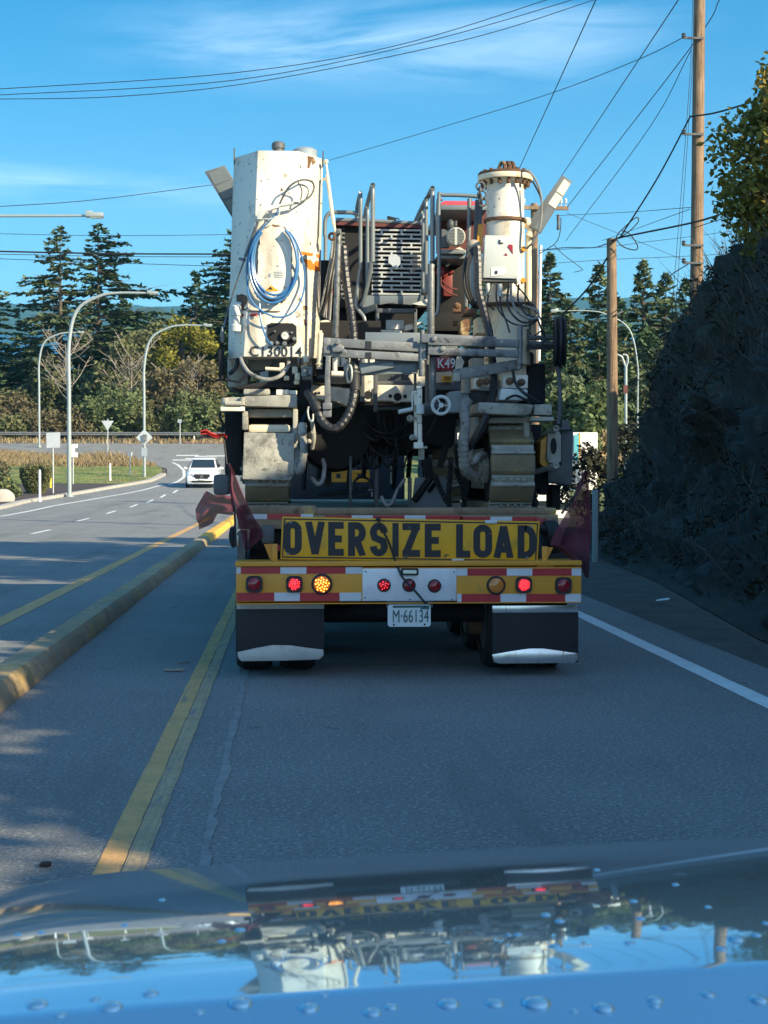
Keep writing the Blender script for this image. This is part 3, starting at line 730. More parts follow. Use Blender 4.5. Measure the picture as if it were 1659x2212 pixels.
bare_tree('bare_tree', 'leafless pale tree left of the right street lamp pole', tbase(262, 147), tree_h(262, 770, 147), 2.6, 52)
bare_tree('bare_tree', 'leafless pale tree right of the right street lamp pole', tbase(385, 146), tree_h(385, 800, 146), 2.8, 53)
GR = 'conifers on the far right hillside'
for px, top, Y, rp, sd, m, lb in ((1188, 545, 118, 62, 61, 'conifer2', 'conifer directly behind the right work lamp post'), (1282, 572, 122, 58, 62, 'conifer2', 'conifer just left of the short wooden pole'),
        (1388, 562, 126, 62, 63, 'conifer2', 'pointed conifer right of the short wooden pole'), (1438, 590, 122, 60, 64, 'conifer2', 'conifer rising just left of the tall wooden pole'),
        (1330, 640, 116, 66, 65, 'conifer', 'dark conifer behind the middle of the short wooden pole'), (1238, 650, 112, 62, 66, 'conifer2', 'full conifer behind the black disc'),
        (1490, 600, 130, 60, 67, 'conifer', 'conifer behind the tall wooden pole and the bank'), (1130, 600, 130, 70, 68, 'conifer', 'conifer hidden mostly by the white cylinder'),
        (1290, 700, 104, 64, 69, 'conifer', 'lower dark conifer above the white sign panel'), (1385, 700, 108, 60, 70, 'conifer', 'lower dark conifer beside the bank edge'), (1200, 690, 102, 55, 71, 'conifer', 'lower conifer between the machine and the black disc')):
    con(px, top, Y, rp*1.3, sd, lb, shape=0.78, sparse=1.5, m=m, group=GR, bare=0.02)
bro(1268, 892, 80, 36, 72, 'young light green saplings above the white sign panel', 'bushgreen', name='bush', cat='bush', group=None, trunk=0, n=900, leaf=0.28)
bro(1300, 925, 84, 40, 73, 'dry golden bush beside the white sign panel', 'drygrass', name='bush', cat='bush', group=None, trunk=0, n=900, leaf=0.28)
bro(1352, 905, 60, 40, 74, 'leafy branches hanging beside the short pole base', 'bankgreen', name='bush', cat='bush', group=None, trunk=0, n=700, leaf=0.2, low=0.0)
for i, (px, top, Y, rp) in enumerate(((640, 560, 152, 80), (720, 600, 158, 75), (800, 570, 150, 80), (880, 620, 156, 75), (960, 590, 148, 80), (1040, 610, 154, 75), (1095, 640, 142, 70))):
    con(px, top, Y, rp, 120+i, 'conifer in the belt of trees straight ahead behind the paving machine', shape=0.7, sparse=1.2, m='conifer' if i % 2 else 'conifer2', group='conifers straight ahead behind the machine', bare=0.02)
for i, (px, top, Y, rp) in enumerate(((680, 800, 144, 80), (780, 820, 143, 80), (880, 810, 144, 80), (980, 820, 142, 80), (1080, 830, 136, 80))):
    bro(px, top, Y, rp, 140+i, 'broad bush in the belt of trees straight ahead behind the paving machine', 'bushgreen' if i % 2 else 'olive', name='bush', group='bushes straight ahead behind the machine', trunk=0, n=2200, cat='bush', low=0.0, clusters=26, leaf=.3)
# filler belt of mid-height broadleaf trees among the right conifers
for px, top, Y, rp, sd, mm, lb in ((1215, 800, 100, 60, 101, 'conifer2', 'dark green broad tree behind the foot of the black disc stalk'), (1300, 830, 98, 60, 102, 'bushgreen', 'broad green tree behind the foot of the short pole'), (1385, 790, 100, 60, 103, 'conifer2', 'broad green tree partly behind the bank edge'), (1250, 760, 112, 60, 104, 'olive', 'olive broad tree among the right conifers'), (1345, 740, 114, 55, 105, 'olive', 'olive broad tree right of the short pole')):
    bro(px, top, Y, rp, sd, lb, mm, group=GR, n=2600)
# maple on top of the bank at the right edge, and the trees that stand on the bank beside the road
broadleaf('maple_tree', 'maple turning orange at the top on the bank by the right edge', (P(1752, 600, 27).x, 27, 5.1), 3.85, 1.42, 81, 'maple', leaf=0.11, n=17000, clusters=60, trunk=0.14, low=0.02, ry=1.6, limbs=16)
GS = 'trees growing on top of the bank beside the road'
for i, (x, y, z, h, r) in enumerate(((13.6, 17.0, 7.6, 7.6, 2.6), (14.2, 13.5, 7.6, 7.6, 2.8), (13.8, 10.5, 7.6, 6.0, 2.4), (11.8, 13.0, 7.8, 2.6, 2.2), (10.4, 0.6, 6.8, 2.2, 1.2), (10.6, -1.0, 6.2, 3.0, 1.3), (10.4, -2.8, 5.7, 3.5, 1.3), (10.8, -4.6, 5.3, 3.4, 1.4), (10.4, -7.0, 5.0, 2.8, 1.4), (13, -15, 5.0, 4, 2.4))):
    broadleaf('bank_tree', 'leafy tree on top of the dark bank beside the road', (x, y, z-.3), h, r, 90+i, 'maple', leaf=0.34 if y > 2 else 0.24, n=2400 if y > 2 else 330, clusters=26, low=0.05, group=GS)

# ---------------------------------------------------------------- sea air
hm = bpy.data.materials.new('sea_air'); hm.use_nodes = True; hn = hm.node_tree; hn.nodes.clear()
pv = hn.nodes.new('ShaderNodeVolumePrincipled'); pv.inputs['Color'].default_value = (0.16, 0.66, 1.0, 1); pv.inputs['Density'].default_value = 0.00013; pv.inputs['Anisotropy'].default_value = 0.0
ho = hn.nodes.new('ShaderNodeOutputMaterial'); hn.links.new(pv.outputs[0], ho.inputs['Volume'])
mb = MB(); mb.box((-3600, -90, -80), (3600, 4450, 560))
kind(mb.build('haze', hm, smooth=False, origin=(0,0,0)), 'stuff')
# ================================================================ street furniture
def street_lamp(label, px, by, ty, hx, hy, Y, rad=0.10, z0=None, head=0.55, sx=1):
    b = P(px, by, Y); b.z = zg(Y) if z0 is None else z0
    top = P(px, ty, Y); tip = P(hx, hy, Y)
    t = thing('street_lamp', label, 'street lamp', b, 'curved steel street lamps')
    r = abs(tip.x - b.x); s = 1 if tip.x > b.x else -1
    bend = min(1.6, r*0.5)
    mb = MB(); mb.tube([b, (b.x, Y, b.z + (top.z-b.z)*.5), (b.x + s*0.02, Y, top.z - bend*1.6), (b.x + s*bend*.28, Y, top.z - bend*.55), (b.x + s*bend*1.0, Y, top.z - bend*0.1), (b.x + s*bend*1.6, Y, top.z), tip], (rad, rad*.5), 10, 6)
    mb.build('pole', M['lamp_pole'], t)
    f = MB(); f.cyl(b, b + Vector((0,0,.12)), rad*1.9, rad*1.9, 12); f.build('base_flange', M['lamp_pole'], t)
    h = MB(); d = Vector((s, 0, 0.0)); h.obox(tip + d*head/2 + Vector((0,0,.02)), d*head/2, Vector((0,.15,0)), Vector((0,0,.06))); h.obox(tip + d*head*.2 + Vector((0,0,.09)), d*head*.2, Vector((0,.12,0)), Vector((0,0,.04)))
    hd = h.build('lamp_head', M['lamp_pole'], t, bev=0.02)
    l = MB(); l.obox(tip + d*head*.6 - Vector((0,0,.05)), d*head*.33, Vector((0,.12,0)), Vector((0,0,.012))); l.build('lens', M['lamplens'], hd)
    return t
street_lamp('tallest curved street lamp, standing at the edge of the lawn near the kerb', 150, 1055, 632, 318, 633, 80, 0.112)
street_lamp('curved street lamp behind the diamond sign, nearest to the truck', 312, 1033, 702, 440, 703, 100, 0.095)
street_lamp('farthest curved street lamp on the left, its foot behind the dry grass', 85, 963, 718, 168, 718, 133, 0.10)
street_lamp('street lamp with only its straight arm reaching in at the left edge', -330, 1130, 466, 185, 466, 44, 0.07, z0=0.1, head=.5)
street_lamp('curved street lamp on the right, arm pointing left between pole and bank', 1377, 1000, 672, 1205, 672, 75, 0.045, z0=1.0, head=.35)
# two-armed small lamp on the right, partly behind the bank
b = P(1352, 880, 70)
t = thing('street_lamp', 'small two armed lamp just left of the bank above the road', 'street lamp', (b.x, 70, 1.0))
mb = MB(); mb.tube([(b.x, 70, 1.0), P(1352, 790, 70)], .07, 8, 1)
mb.tube([P(1352, 795, 70), P(1356, 780, 70), P(1354, 768, 70), P(1345, 766, 70)], .05, 6, 5); mb.tube([P(1352, 795, 70), P(1346, 778, 70), P(1342, 770, 70), P(1333, 766, 70)], .05, 6, 5)
mb.build('pole', M['lamp_pole'], t)
mb = MB(); mb.pbox(1347, 832, 1356, 850, 69.8, .06); mb.build('banner', M['maroon'], t)
# guardrail
g0 = P(-40, 934, 140); 
t = thing('guardrail', 'long steel guardrail running across in front of the trees', 'guardrail', (-20, 140, zg(140)))
mb = MB(); zt = P(100, 933, 140).z
pr = [(0, 0), (-.08, .07), (-.08, .12), (-.02, .17), (-.08, .22), (-.08, .27), (0, .33)]
for (u, a), (v, b2) in zip(pr, pr[1:]):
    mb.add([(-75, 140+u, zt-.33+a), (2, 140+u, zt-.33+a), (2, 140+v, zt-.33+b2), (-75, 140+v, zt-.33+b2)], [(0,1,2,3)])
mb.build('rail', M['galv'], t)
for i in range(38):
    mb = MB(); x = -74 + 2*i; mb.box((x-.08, 140.02, zg(140)-.2), (x+.08, 140.2, zt-.02)); mb.build('post', M['bark'], t)
# signs seen from behind
def sign(name, label, px, by, ty, Y, shape, m='signback', pw=0.035, group=None, face=None):
    b = P(px, by, Y); b.z = zg(Y)+0.02
    t = thing(name, label, 'sign', b, group)
    top = P(px, ty, Y).z
    mb = MB(); mb.cyl(b, (b.x, Y, top), pw, pw, 8); mb.build('post', M['signback'], t)
    mb = MB(); mb.slab([P(x, y, Y-.06) for x, y in shape], (0, .02, 0)); mb.build('sign_panel', M[m], t, smooth=False)
    return t
LZ = lambda x, y: A('L', x, y)
sign('road_sign', 'square sign seen from behind beside the trimmed hedge ball', 115, 1056, 945, 82, [LZ(336,1695), LZ(438,1690), LZ(437,1802), LZ(338,1804)])
sign('yield_sign', 'triangular yield sign seen from behind in the dry grass', 233, 990, 905, 120, [LZ(738,1606), LZ(828,1606), LZ(783,1680)])
t = sign('warning_sign', 'diamond shaped sign seen from behind on the right lamp pole', 313, 1033, 930, 99.7, [LZ(1050,1668), LZ(1112,1728), LZ(1050,1785), LZ(990,1728)])
mb = MB(); mb.slab([P(*LZ(x, y), 99.5) for x, y in ((1036,1705), (1068,1705), (1068,1758), (1036,1758))], (0,.03,0)); mb.build('mounting_plate', M['galv'], t)
sign('road_sign', 'small sign on a thin post behind the guardrail gap near the tank', 389, 962, 912, 137, [LZ(1293,1596), LZ(1322,1596), LZ(1322,1622), LZ(1293,1622)], m='bluegrey')
sign('marker_sign', 'low white marker with a pointed top beside the lawn', 281, 1030, 985, 101, [LZ(928,1838), LZ(966,1838), LZ(958,1860), LZ(950,1866), LZ(936,1860)], m='white_plastic')
sign('direction_sign', 'stack of two small white boards right of the tallest lamp pole', 158, 1020, 970, 92, [LZ(516,1778), LZ(566,1774), LZ(566,1802), LZ(545,1806), LZ(545,1835), LZ(566,1838), LZ(566,1872), LZ(516,1870)], m='white_plastic')
sign('marker_sign', 'grey board low on the right lamp pole', 313, 1031, 985, 99.4, [LZ(1030,1800), LZ(1072,1808), LZ(1072,1866), LZ(1030,1862)], m='bluegrey')
def bollard(label, px, by, ty, Y, r, m, group=None):
    b = P(px, by, Y); z0 = zg(Y) + .08
    mb = MB(); h = P(px, ty, Y).z - z0
    mb.lathe([(r*1.25, -.05), (r*1.25, .05), (r, .07), (r, h*0.93), (r*.7, h*.985), (0.004, h)], (b.x, Y, z0), n=12)
    o = mb.build('bollard', M[m], origin=(b.x, Y, z0)); return tag(o, label, 'bollard', group)
bollard('white post on the mulch bed nearest to the left edge', 86, 1073, 1014, 74, .06, 'white_plastic', 'slim posts by the lawn')
bollard('white post standing alone on the lawn near the kerb', 238, 1042, 1000, 96, .06, 'white_plastic', 'slim posts by the lawn')
bollard('short yellow post on the lawn right of the trimmed bush', 109, 1052, 1022, 88, .07, 'yellow_plastic', 'slim posts by the lawn')
bollard('short yellow post at the left edge behind the small shrub', 17, 1056, 1030, 86, .08, 'yellow_plastic', 'slim posts by the lawn')
bollard('thin marker post behind the guardrail at the right end', 419, 953, 935, 141, .07, 'white_plastic')
# trimmed bush
b = tbase(77, 82); t = thing('trimmed_bush', 'neatly trimmed barrel shaped bush on the mulch bed', 'bush', b)
q = random.Random(5); lv = MB(); hh = tree_h(77, 1002, 82) 
for i in range(9000):
    a = q.uniform(0, 6.28); u = q.random(); rr = (0.42 + 0.5*min(1, u*1.6))*0.88*q.uniform(.70, 1.02)
    if u > .93: rr *= q.random()**.5
    leafq(lv, Vector(b) + Vector((math.cos(a)*rr, math.sin(a)*rr, .05 + u*(hh-.05))), .11, 1.6)
lv.build('crown', M['olive'], t, smooth=False)
mb = MB(); mb.lathe([(.06, -.1), (.06, hh*.5)], b, n=10); mb.build('trunk', M['bark'], t)
b = tbase(8, 78); broadleaf('shrub', 'loose low shrub at the left edge beside the mulch bed', b, 1.15, .75, 6, 'bushgreen', leaf=.13, n=1300, trunk=0, low=0.05, cat='shrub')
b = tbase(5, 82); broadleaf('shrub', 'dark reddish shrub at the left edge behind the green shrub', (b[0]-.6, 84, b[2]), 2.0, .7, 8, 'brown', leaf=.13, n=700, trunk=.03, low=0.3, cat='shrub')
mb = MB(); c = G(2, 1088); q = random.Random(3)
vs = []; mb.ball((c.x, c.y+.5, c.z+.2), .55, .5, .45, 16, 10)
for v in mb.v: v += Vector((noise.noise(v*2.1), noise.noise(v*2.3+Vector((5,0,0))), noise.noise(v*1.9)))*.14
tag(mb.build('boulder', M['concrete']), 'pale rounded boulder at the left edge on the mulch bed', 'boulder')
# ================================================================ oncoming car
def car():
    Y0 = 89.0; xc = P(436, 1035, Y0).x; z0 = zg(Y0)
    t = thing('oncoming_car', 'white car coming towards us in the oncoming lane', 'car', (xc, Y0, z0))
    T = lambda x, y, z: Vector((xc + x, Y0 + y, z0 + z + (zg(Y0+y) - z0)))
    mb = MB()
    # lower body: cross sections from nose to tail
    prof = [(-.0, .72, .30, .62), (.08, .86, .24, .80), (.45, .92, .22, .98), (1.1, .93, .22, 1.05), (2.6, .94, .22, 1.08), (4.0, .93, .24, 1.10), (4.5, .86, .32, 1.06)]
    rings = [[T(-w*.92, y, lo), T(-w, y, lo+.12), T(-w, y, hi-.16), T(-w*.86, y, hi), T(w*.86, y, hi), T(w, y, hi-.16), T(w, y, lo+.12), T(w*.92, y, lo)] for y, w, lo, hi in prof]
    mb.loft(rings)
    bd = mb.build('body', M['carwhite'], t, bev=.02)
    mb = MB(); mb.loft([[T(-.84,1.15,1.03), T(.84,1.15,1.03), T(.88,4.3,1.05), T(-.88,4.3,1.05)], [T(-.64,1.95,1.62), T(.64,1.95,1.62), T(.66,3.7,1.62), T(-.66,3.7,1.62)], [T(-.56,2.1,1.68), T(.56,2.1,1.68), T(.58,3.5,1.68), T(-.58,3.5,1.68)]])
    mb.build('roof', M['carwhite'], t, bev=.03)
    mb = MB(); mb.slab([T(-.72,1.30,1.12), T(.72,1.30,1.12), T(.60,1.88,1.58), T(-.60,1.88,1.58)], (0,-.03,.02)); mb.build('windscreen', M['glassdark'], t)
    for s in (-1, 1):
        mb = MB(); mb.slab([T(s*.845,1.5,1.12), T(s*.875,3.9,1.12), T(s*.69,3.5,1.55), T(s*.675,2.05,1.55)], (s*.02,0,.01)); mb.build('side_window', M['glassdark'], t)
        mb = MB(); mb.slab([T(s*.46,.0,.72), T(s*.80,.14,.76), T(s*.82,.16,.86), T(s*.5,.02,.83)], (0,-.05,0)); mb.build('headlight', M['headlight'], t)
        mb = MB(); mb.ball(T(s*1.06,1.55,1.10), .12, .09, .08); mb.bar(T(s*.86,1.55,1.05), T(s*1.0,1.55,1.08), .06, .05); mb.build('mirror', M['carwhite'], t)
        for y in (.85, 3.6):
            mb = MB(); c = T(s*.83, y, .34); mb.cyl(c - Vector((s*.02,0,0)), c + Vector((s*.13,0,0)), .34, .34, 20); w = mb.build('wheel', M['tyre'], t)
            mb = MB(); mb.cyl(c + Vector((s*.125,0,0)), c + Vector((s*.145,0,0)), .22, .2, 16); mb.build('rim', M['galv'], w)
    mb = MB(); mb.slab([T(-.42,-.03,.82), T(-.50,-.03,.72), T(-.32,-.03,.55), T(.32,-.03,.55), T(.50,-.03,.72), T(.42,-.03,.82)], (0,.05,0)); mb.build('grille', M['black'], t)
    mb = MB(); mb.slab([T(-.72,-.02,.40), T(-.5,-.03,.34), T(.5,-.03,.34), T(.72,-.02,.40), T(.5,-.03,.45), T(-.5,-.03,.45)], (0,.05,0)); mb.build('lower_intake', M['black'], t)
    mb = MB(); mb.ring(T(0,-.04,.70), (0,1,0), .07, .012, 14, 5); mb.build('badge', M['chrome'], t)
    mb = MB(); mb.box(T(-.16,-.05,.47), T(.16,-.03,.55)); mb.build('number_plate', M['plate'], t)
car()
# ================================================================ right side, beyond the truck
def panelbox(name, label, cat, x0, y0, x1, y1, Y, dep, m='white_plastic'):
    a, b = P(x0, y1, Y), P(x1, y0, Y)
    t = thing(name, label, cat, ((a.x+b.x)/2, Y, a.z)); mb = MB(); mb.pbox(x0, y0, x1, y1, Y, dep); mb.build('cabinet', M[m], t, bev=.02); return t
t = panelbox('pylon_sign', 'tall white sign panel with a teal strip beside the bank', 'sign', 1234, 934, 1291, 1060, 62, .5)
mb = MB(); mb.zbox('M', 219, 1128, 254, 1320, 61.9, .08); mb.build('teal_strip', M['teal'], t)
mb = MB(); mb.zbox('M', 254, 1114, 264, 1320, 61.93, .06); mb.build('frame', M['truckyellow'], t)
t = panelbox('white_kiosk', 'low white shed behind the red flag on the right', 'shed', 1150, 1045, 1230, 1120, 58, 3.0)
mb = MB(); mb.pbox(1198, 1085, 1232, 1098, 57.9, .08); mb.build('window', M['glassdark'], t)
mb = MB(); mb.pbox(1150, 1082, 1185, 1094, 57.9, .08); mb.build('window', M['glassdark'], t)
t = panelbox('shop_sign', 'white board with red letters seen under the machine', 'sign', 985, 935, 1022, 1135, 60, .3)
mb = MB(); o = Q(7, 1462, 1535, 59.9); mb.text('RA', o, (1,0,0), (0,0,1), .26, 0.9, .015, .02); mb.build('red_lettering', M['redroof'], t)
mb = MB(); mb.zbox(4, 425, 1010, 505, 1050, 59.9, .06); mb.build('orange_band', M['orange'], t)
# delineator post on the verge
b = P(1286, 1216, 27.5)
mb = MB(); mb.add([], []); w = .062
zt = P(1286, 1058, 27.5).z
mb.loft([[(b.x-w, 27.5, -.1), (b.x-w*.5, 27.44, -.1), (b.x+w*.5, 27.44, -.1), (b.x+w, 27.5, -.1), (b.x, 27.56, -.1)], [(b.x-w, 27.5, zt), (b.x-w*.5, 27.44, zt), (b.x+w*.5, 27.44, zt), (b.x+w, 27.5, zt), (b.x, 27.56, zt)]])
tag(mb.build('marker_post', M['lamp_pole'], smooth=False), 'pale grey roadside marker post beside the right red flag', 'marker post')
# leafy bush in front of the white sign
bx = P(1268, 1000, 46)
broadleaf('bush', 'sparse dark bush in front of the white sign panel', (bx.x, 46, 0), P(1268, 962, 46).z, .85, 77, 'bankgreen', leaf=.13, n=1500, trunk=.02, low=.12, cat='bush', clusters=30)
# ================================================================ utility poles and wires
def pole(name, label, px, py_top, Y, r0, r1, zb, ptop=None, lean=0.0):
    b = P(px, 900, Y); top = P(ptop or px, py_top, Y)
    mb = MB(); N = 14
    rings = []
    for i in range(N+1):
        t_ = i/N; c = Vector((b.x, Y, zb)).lerp(top, t_); r = r0 + (r1-r0)*t_
        rings.append([c + Vector((math.cos(2*math.pi*j/18), math.sin(2*math.pi*j/18), 0))*r*(1+.03*noise.noise((j*.9, i*.7, px))) for j in range(18)])
    t = thing(name, label, 'utility pole', (b.x, Y, zb))
    mb.loft(rings); mb.build('shaft', M['wood_pole'], t)
    return t
tall = pole('utility_pole', 'tall wooden utility pole growing out of the bank top', 1503, -220, 38, .165, .135, 5.2, 1513)
short = pole('utility_pole', 'short wooden pole stub beside the bank with a flat top', 1325, 516, 42, .165, .135, 0.0, 1321)
far_ = pole('utility_pole', 'far wooden pole with a crossarm behind the right work lamp', 1157, 440, 60, .17, .14, 0.5, 1154)
mb = MB(); mb.bar(P(1118, 448, 59.8), P(1228, 450, 59.8), .12, .14); ca = mb.build('crossarm', M['wood_pole'], far_)
for px in (1202, 1212, 1222, 1132):
    mb = MB(); c = P(px, 446, 59.8); mb.lathe([(.02, 0), (.02, .12), (.07, .14), (.04, .2), (.065, .23), (.03, .32)], c, n=10); mb.build('insulator', M['ltgrey'], ca)
mb = MB(); c = P(1206, 480, 59.8); mb.lathe([(.05, -.3), (.07, -.25), (.05, 0), (.07, .1), (.05, .3)], c, n=10); mb.build('surge_arrester', M['darkgrey'], far_)
mb = MB(); mb.cyl(P(1164, 780, 59.7), P(1168, 530, 59.7), .06); mb.build('conduit', M['white_plastic'], far_)
for y, n_ in ((82, 'bracket'), (290, 'bracket'), (530, 'bracket'), (568, 'bracket')):
    mb = MB(); c = P(1494, y, 37.8); mb.bar(c - Vector((.22,0,0)), c + Vector((.3,0,0)), .05, .05); mb.lathe([(.035, 0), (.06, .03), (.035, .06), (.06, .09), (.02, .12)], c - Vector((.2,0,0)), n=8); mb.build(n_, M['darkgrey'], tall)
mb = MB(); mb.bar(P(1331, 680, 41.8), P(1345, 672, 41.8), .05, .05); mb.build('bracket', M['darkgrey'], short)
def wire(label, pts, r, name='overhead_wire', cat='wire', group='overhead wires', sub=8):
    w = [P(*p) for p in pts]
    mb = MB(); mb.tube(w, r, 6, sub if len(w) > 2 else 1)
    return tag(mb.build(name, M['wire'], origin=w[0]), label, cat, group)
wire('highest of the three wires sagging across the upper left sky', [(-60,194,34), (0,192,34), (500,158,34), (850,100,34), (1180,0,34), (1300,-45,34)], .0085)
wire('middle of the three wires sagging across the upper left sky', [(-60,206,34), (0,205,34), (500,174,34), (900,95,34), (1235,0,34), (1340,-38,34)], .0085)
wire('lowest of the three wires sagging across the upper left sky', [(-60,214,34), (0,214,34), (260,208,34), (560,176,34), (1000,87,34), (1282,0,34), (1380,-36,34)], .0085)
wire('steep wire from the top edge down to the white cylinder', [(1310,-60,30), (1287,0,30), (1120,368,52)], .012)
wire('steep wire from the top edge down to the right work lamp', [(1500,-60,30), (1465,0,30), (1190,415,58)], .012)
wire('steep wire running behind the tall pole down to the crossarm', [(1590,-60,39), (1554,0,39.5), (1490,105,42), (1225,448,59)], .013)
wire('thin wire fanning from the tall pole down past the crossarm', [(1493,108,38), (1400,280,44), (1222,520,58)], .011)
wire('faint long wire from the tall pole to the top of the tank', [(1482,78,38), (1380,128,41), (1180,205,47), (900,291,56), (712,346,62)], .010)
wire('faint wire entering left and ending behind the left work lamp', [(-60,450,50), (0,446,50), (200,432,52), (470,398,56)], .012)
wire('thick bundled cable from the tall pole down to the short pole', [(1492,250,37.8), (1420,385,39.5), (1338,515,41.8)], .022)
wire('thick bundled cable from the tall pole to the right edge', [(1492,252,37.8), (1560,240,36), (1700,195,33)], .022)
wire('heavy cable rising from the short pole across the tall pole to the right edge', [(1322,520,41.8), (1345,512,41.6), (1500,480,37.6), (1590,452,35), (1720,418,32)], .024)
wire('thin cable above the heavy one from tall pole to right edge', [(1500,492,37.6), (1600,460,35.5), (1720,425,33)], .010)
wire('coiled loop of spare cable hanging on top of the short pole', [(1318,520,41.7), (1352,505,41.7), (1378,480,41.7), (1374,470,41.7), (1350,490,41.7), (1332,512,41.7), (1345,532,41.7), (1372,540,41.7), (1377,530,41.7), (1360,505,41.7), (1344,498,41.7)], .016)
wire('thick guy cable from the short pole down to the machine', [(1312,556,41.9), (1270,622,43), (1205,690,45)], .026, group='overhead wires')
wire('horizontal cable from the short pole to the far pole', [(1310,527,41.9), (1280,535,45), (1220,535,52), (1165,541,59.8)], .016)
wire('loose drop cable curling below the crossarm', [(1212,470,59.6), (1210,500,59.6), (1200,525,59.6), (1165,548,59.6)], .018)
wire('loose loop of wire hanging in the gap right of the machine', [(1196,528,58), (1215,548,58), (1250,575,58), (1258,583,58), (1240,588,58)], .014)
wire('guy wire from the tall pole down left behind the short pole', [(1490,568,37.9), (1430,610,45), (1330,705,60)], .014)
wire('first of two straight stays dropping along the tall pole', [(1497,-40,37.7), (1490,170,37.7), (1450,690,37.5)], .007)
wire('second of two straight stays dropping along the tall pole', [(1500,-40,37.7), (1494,170,37.7), (1458,690,37.5)], .007)
wire('upper thin horizontal wire between the far pole and the tall pole', [(1200,466,60), (1360,458,52), (1492,448,38.2)], .010)
wire('wire below it climbing to the bracket of the tall pole', [(1300,520,70), (1380,492,54), (1490,452,38)], .009)
wire('lower thin horizontal wire behind the short pole', [(1165,541,60), (1310,533,58), (1400,522,58), (1500,510,58), (1720,480,58)], .010)
wire('lowest thin horizontal wire on the right, behind both poles', [(1175,570,62), (1330,560,62), (1490,553,62), (1720,540,62)], .011)
wire('upper thin horizontal wire across the left treetops', [(-60,504,55), (0,505,55), (250,509,55), (560,506,55)], .010)
wire('thick horizontal cable across the left treetops', [(-60,542,55), (0,543,55), (250,548,55), (560,549,55)], .030)
wire('thin horizontal wire just below the thick left cable', [(-60,549,55), (0,549,55), (250,554,55), (560,555,55)], .012)
wire('lowest thin horizontal wire on the left', [(-60,557,55), (0,559,55), (250,568,55), (560,578,55)], .012)
wire('slack wire crossing down from the crossarm to the tall pole foot', [(1225,460,60), (1300,490,60), (1400,530,60), (1520,580,60)], .009)
# ================================================================ litter
def litter(label, px, py, pts, m):
    c = G(px, py); mb = MB(); mb.slab([(c.x+x, c.y+y, c.z+.006) for x, y in pts], (.004,0,.014)); tag(mb.build('litter', M[m], bev=.003), label, 'litter')
litter('flat pale scrap of wood lying on the asphalt between the yellow lines', 376, 1449, [(-.085,-.06), (.08,-.055), (.075,.05), (-.07,.06)], 'palebark')
litter('small dark clod lying on the asphalt at lower left', 97, 1873, [(-.022,-.015), (.025,-.018), (.02,.012), (-.015,.018)], 'black')
litter('thin pale twig on the asphalt near the scrap of wood', 392, 1436, [(-.03,-.01), (.06,.09), (.055,.1), (-.035,0)], 'palebark')
def bank_litter(label, px, py, Y, w, h):
    c = G(px, py) + Vector((0,0,.04)); w *= 1.5; h *= 1.4; mb = MB()
    mb.loft([[c + Vector((-w,-.05,-h*.4)), c + Vector((w*.6,-.05,h*.2)), c + Vector((w,-.02,h)), c + Vector((-w*.2,-.02,h*.3))], [c + Vector((-w,.05,-h*.3)), c + Vector((w*.6,.05,h*.3)), c + Vector((w,.04,h*1.05)), c + Vector((-w*.2,.04,h*.5))]])
    tag(mb.build('litter', M['white_plastic']), label, 'litter')
bank_litter('crumpled white wrapper at the foot of the dark bank', 1472, 1268, 14.2, .11, .08)
bank_litter('small white scrap below the crumpled wrapper on the bank', 1432, 1303, 13.9, .055, .015)
# ================================================================ our own car: bonnet seen from the driver's seat
t = thing('car_bonnet', 'glossy blue bonnet of our own car, wet with drops, mirroring the truck', 'car bonnet', (0.35, 1.4, 0.0))
XC, LAT, ROLL = 0.30, 0.020, 0.017
YC0, REAR = 1.078, 6.5
def yc(x): return YC0 + 0.075*(x - 0.12)
PHT = [(13.4, 11.5), (13.9, 11.5), (15.4, 9.0), (17.6, 3.0), (19.0, 1.6)]      # slope of the bonnet against the sight line's dip, degrees
ZT = [(YC0, 1.5 - YC0*math.tan(R(18.35)))]
while ZT[-1][0] < 2.6:
    y, z = ZT[-1]; th = math.degrees(math.atan((1.5-z)/y)); ph = interp(PHT, th)
    if y > 2.1: ph += (y-2.1)*120
    ZT.append((y+.004, z - .004*math.tan(R(min(ph, 78)))))
def prof_z(d):
    """height of the bonnet at a distance d ahead of its crease; behind the crease it dips towards the windscreen"""
    w = .012
    if d < -w: return ZT[0][1] + (d + w*.5)*math.tan(R(REAR)) 
    if d < w: 
        a, b = ZT[0][1] - w*.5*math.tan(R(REAR)), interp(ZT, YC0 + w); t = (d+w)/(2*w)
        s0, s1 = 2*w*math.tan(R(REAR)), -2*w*math.tan(R(interp(PHT, 17.5)))
        return (2*t**3-3*t*t+1)*a + (t**3-2*t*t+t)*s0 + (-2*t**3+3*t*t)*b + (t**3-t*t)*s1
    return interp(ZT, YC0 + d)
def bon(x, y): return prof_z(y - yc(x)) - LAT*(x-XC)**2 - 0.40*max(0, abs(x-XC)-.5)**2 + ROLL*(x-.1)
mb = MB(); nx = 96; vs = []
ds = [-.40 + .0388*i for i in range(10)] + [-.012 + .0024*i for i in range(11)] + [.02 + .012*i for i in range(96)]
for d in ds:
    for i in range(nx+1):
        x = XC - .86 + 1.72*i/nx; y = yc(x) + d - (.10*((x-XC)/.86)**2 if d > .5 else 0)*min(1, (d-.5)/.6)
        vs.append((x, y, bon(x, y)))
n = nx+1; ny = len(ds)-1
mb.add(vs, [(j*n+i, j*n+i+1, (j+1)*n+i+1, (j+1)*n+i) for j in range(ny) for i in range(nx)])
mb.build('bonnet_panel', M['bonnet'], t, ang=80)
mb = MB(); x0, x1 = XC-.86, XC+.86
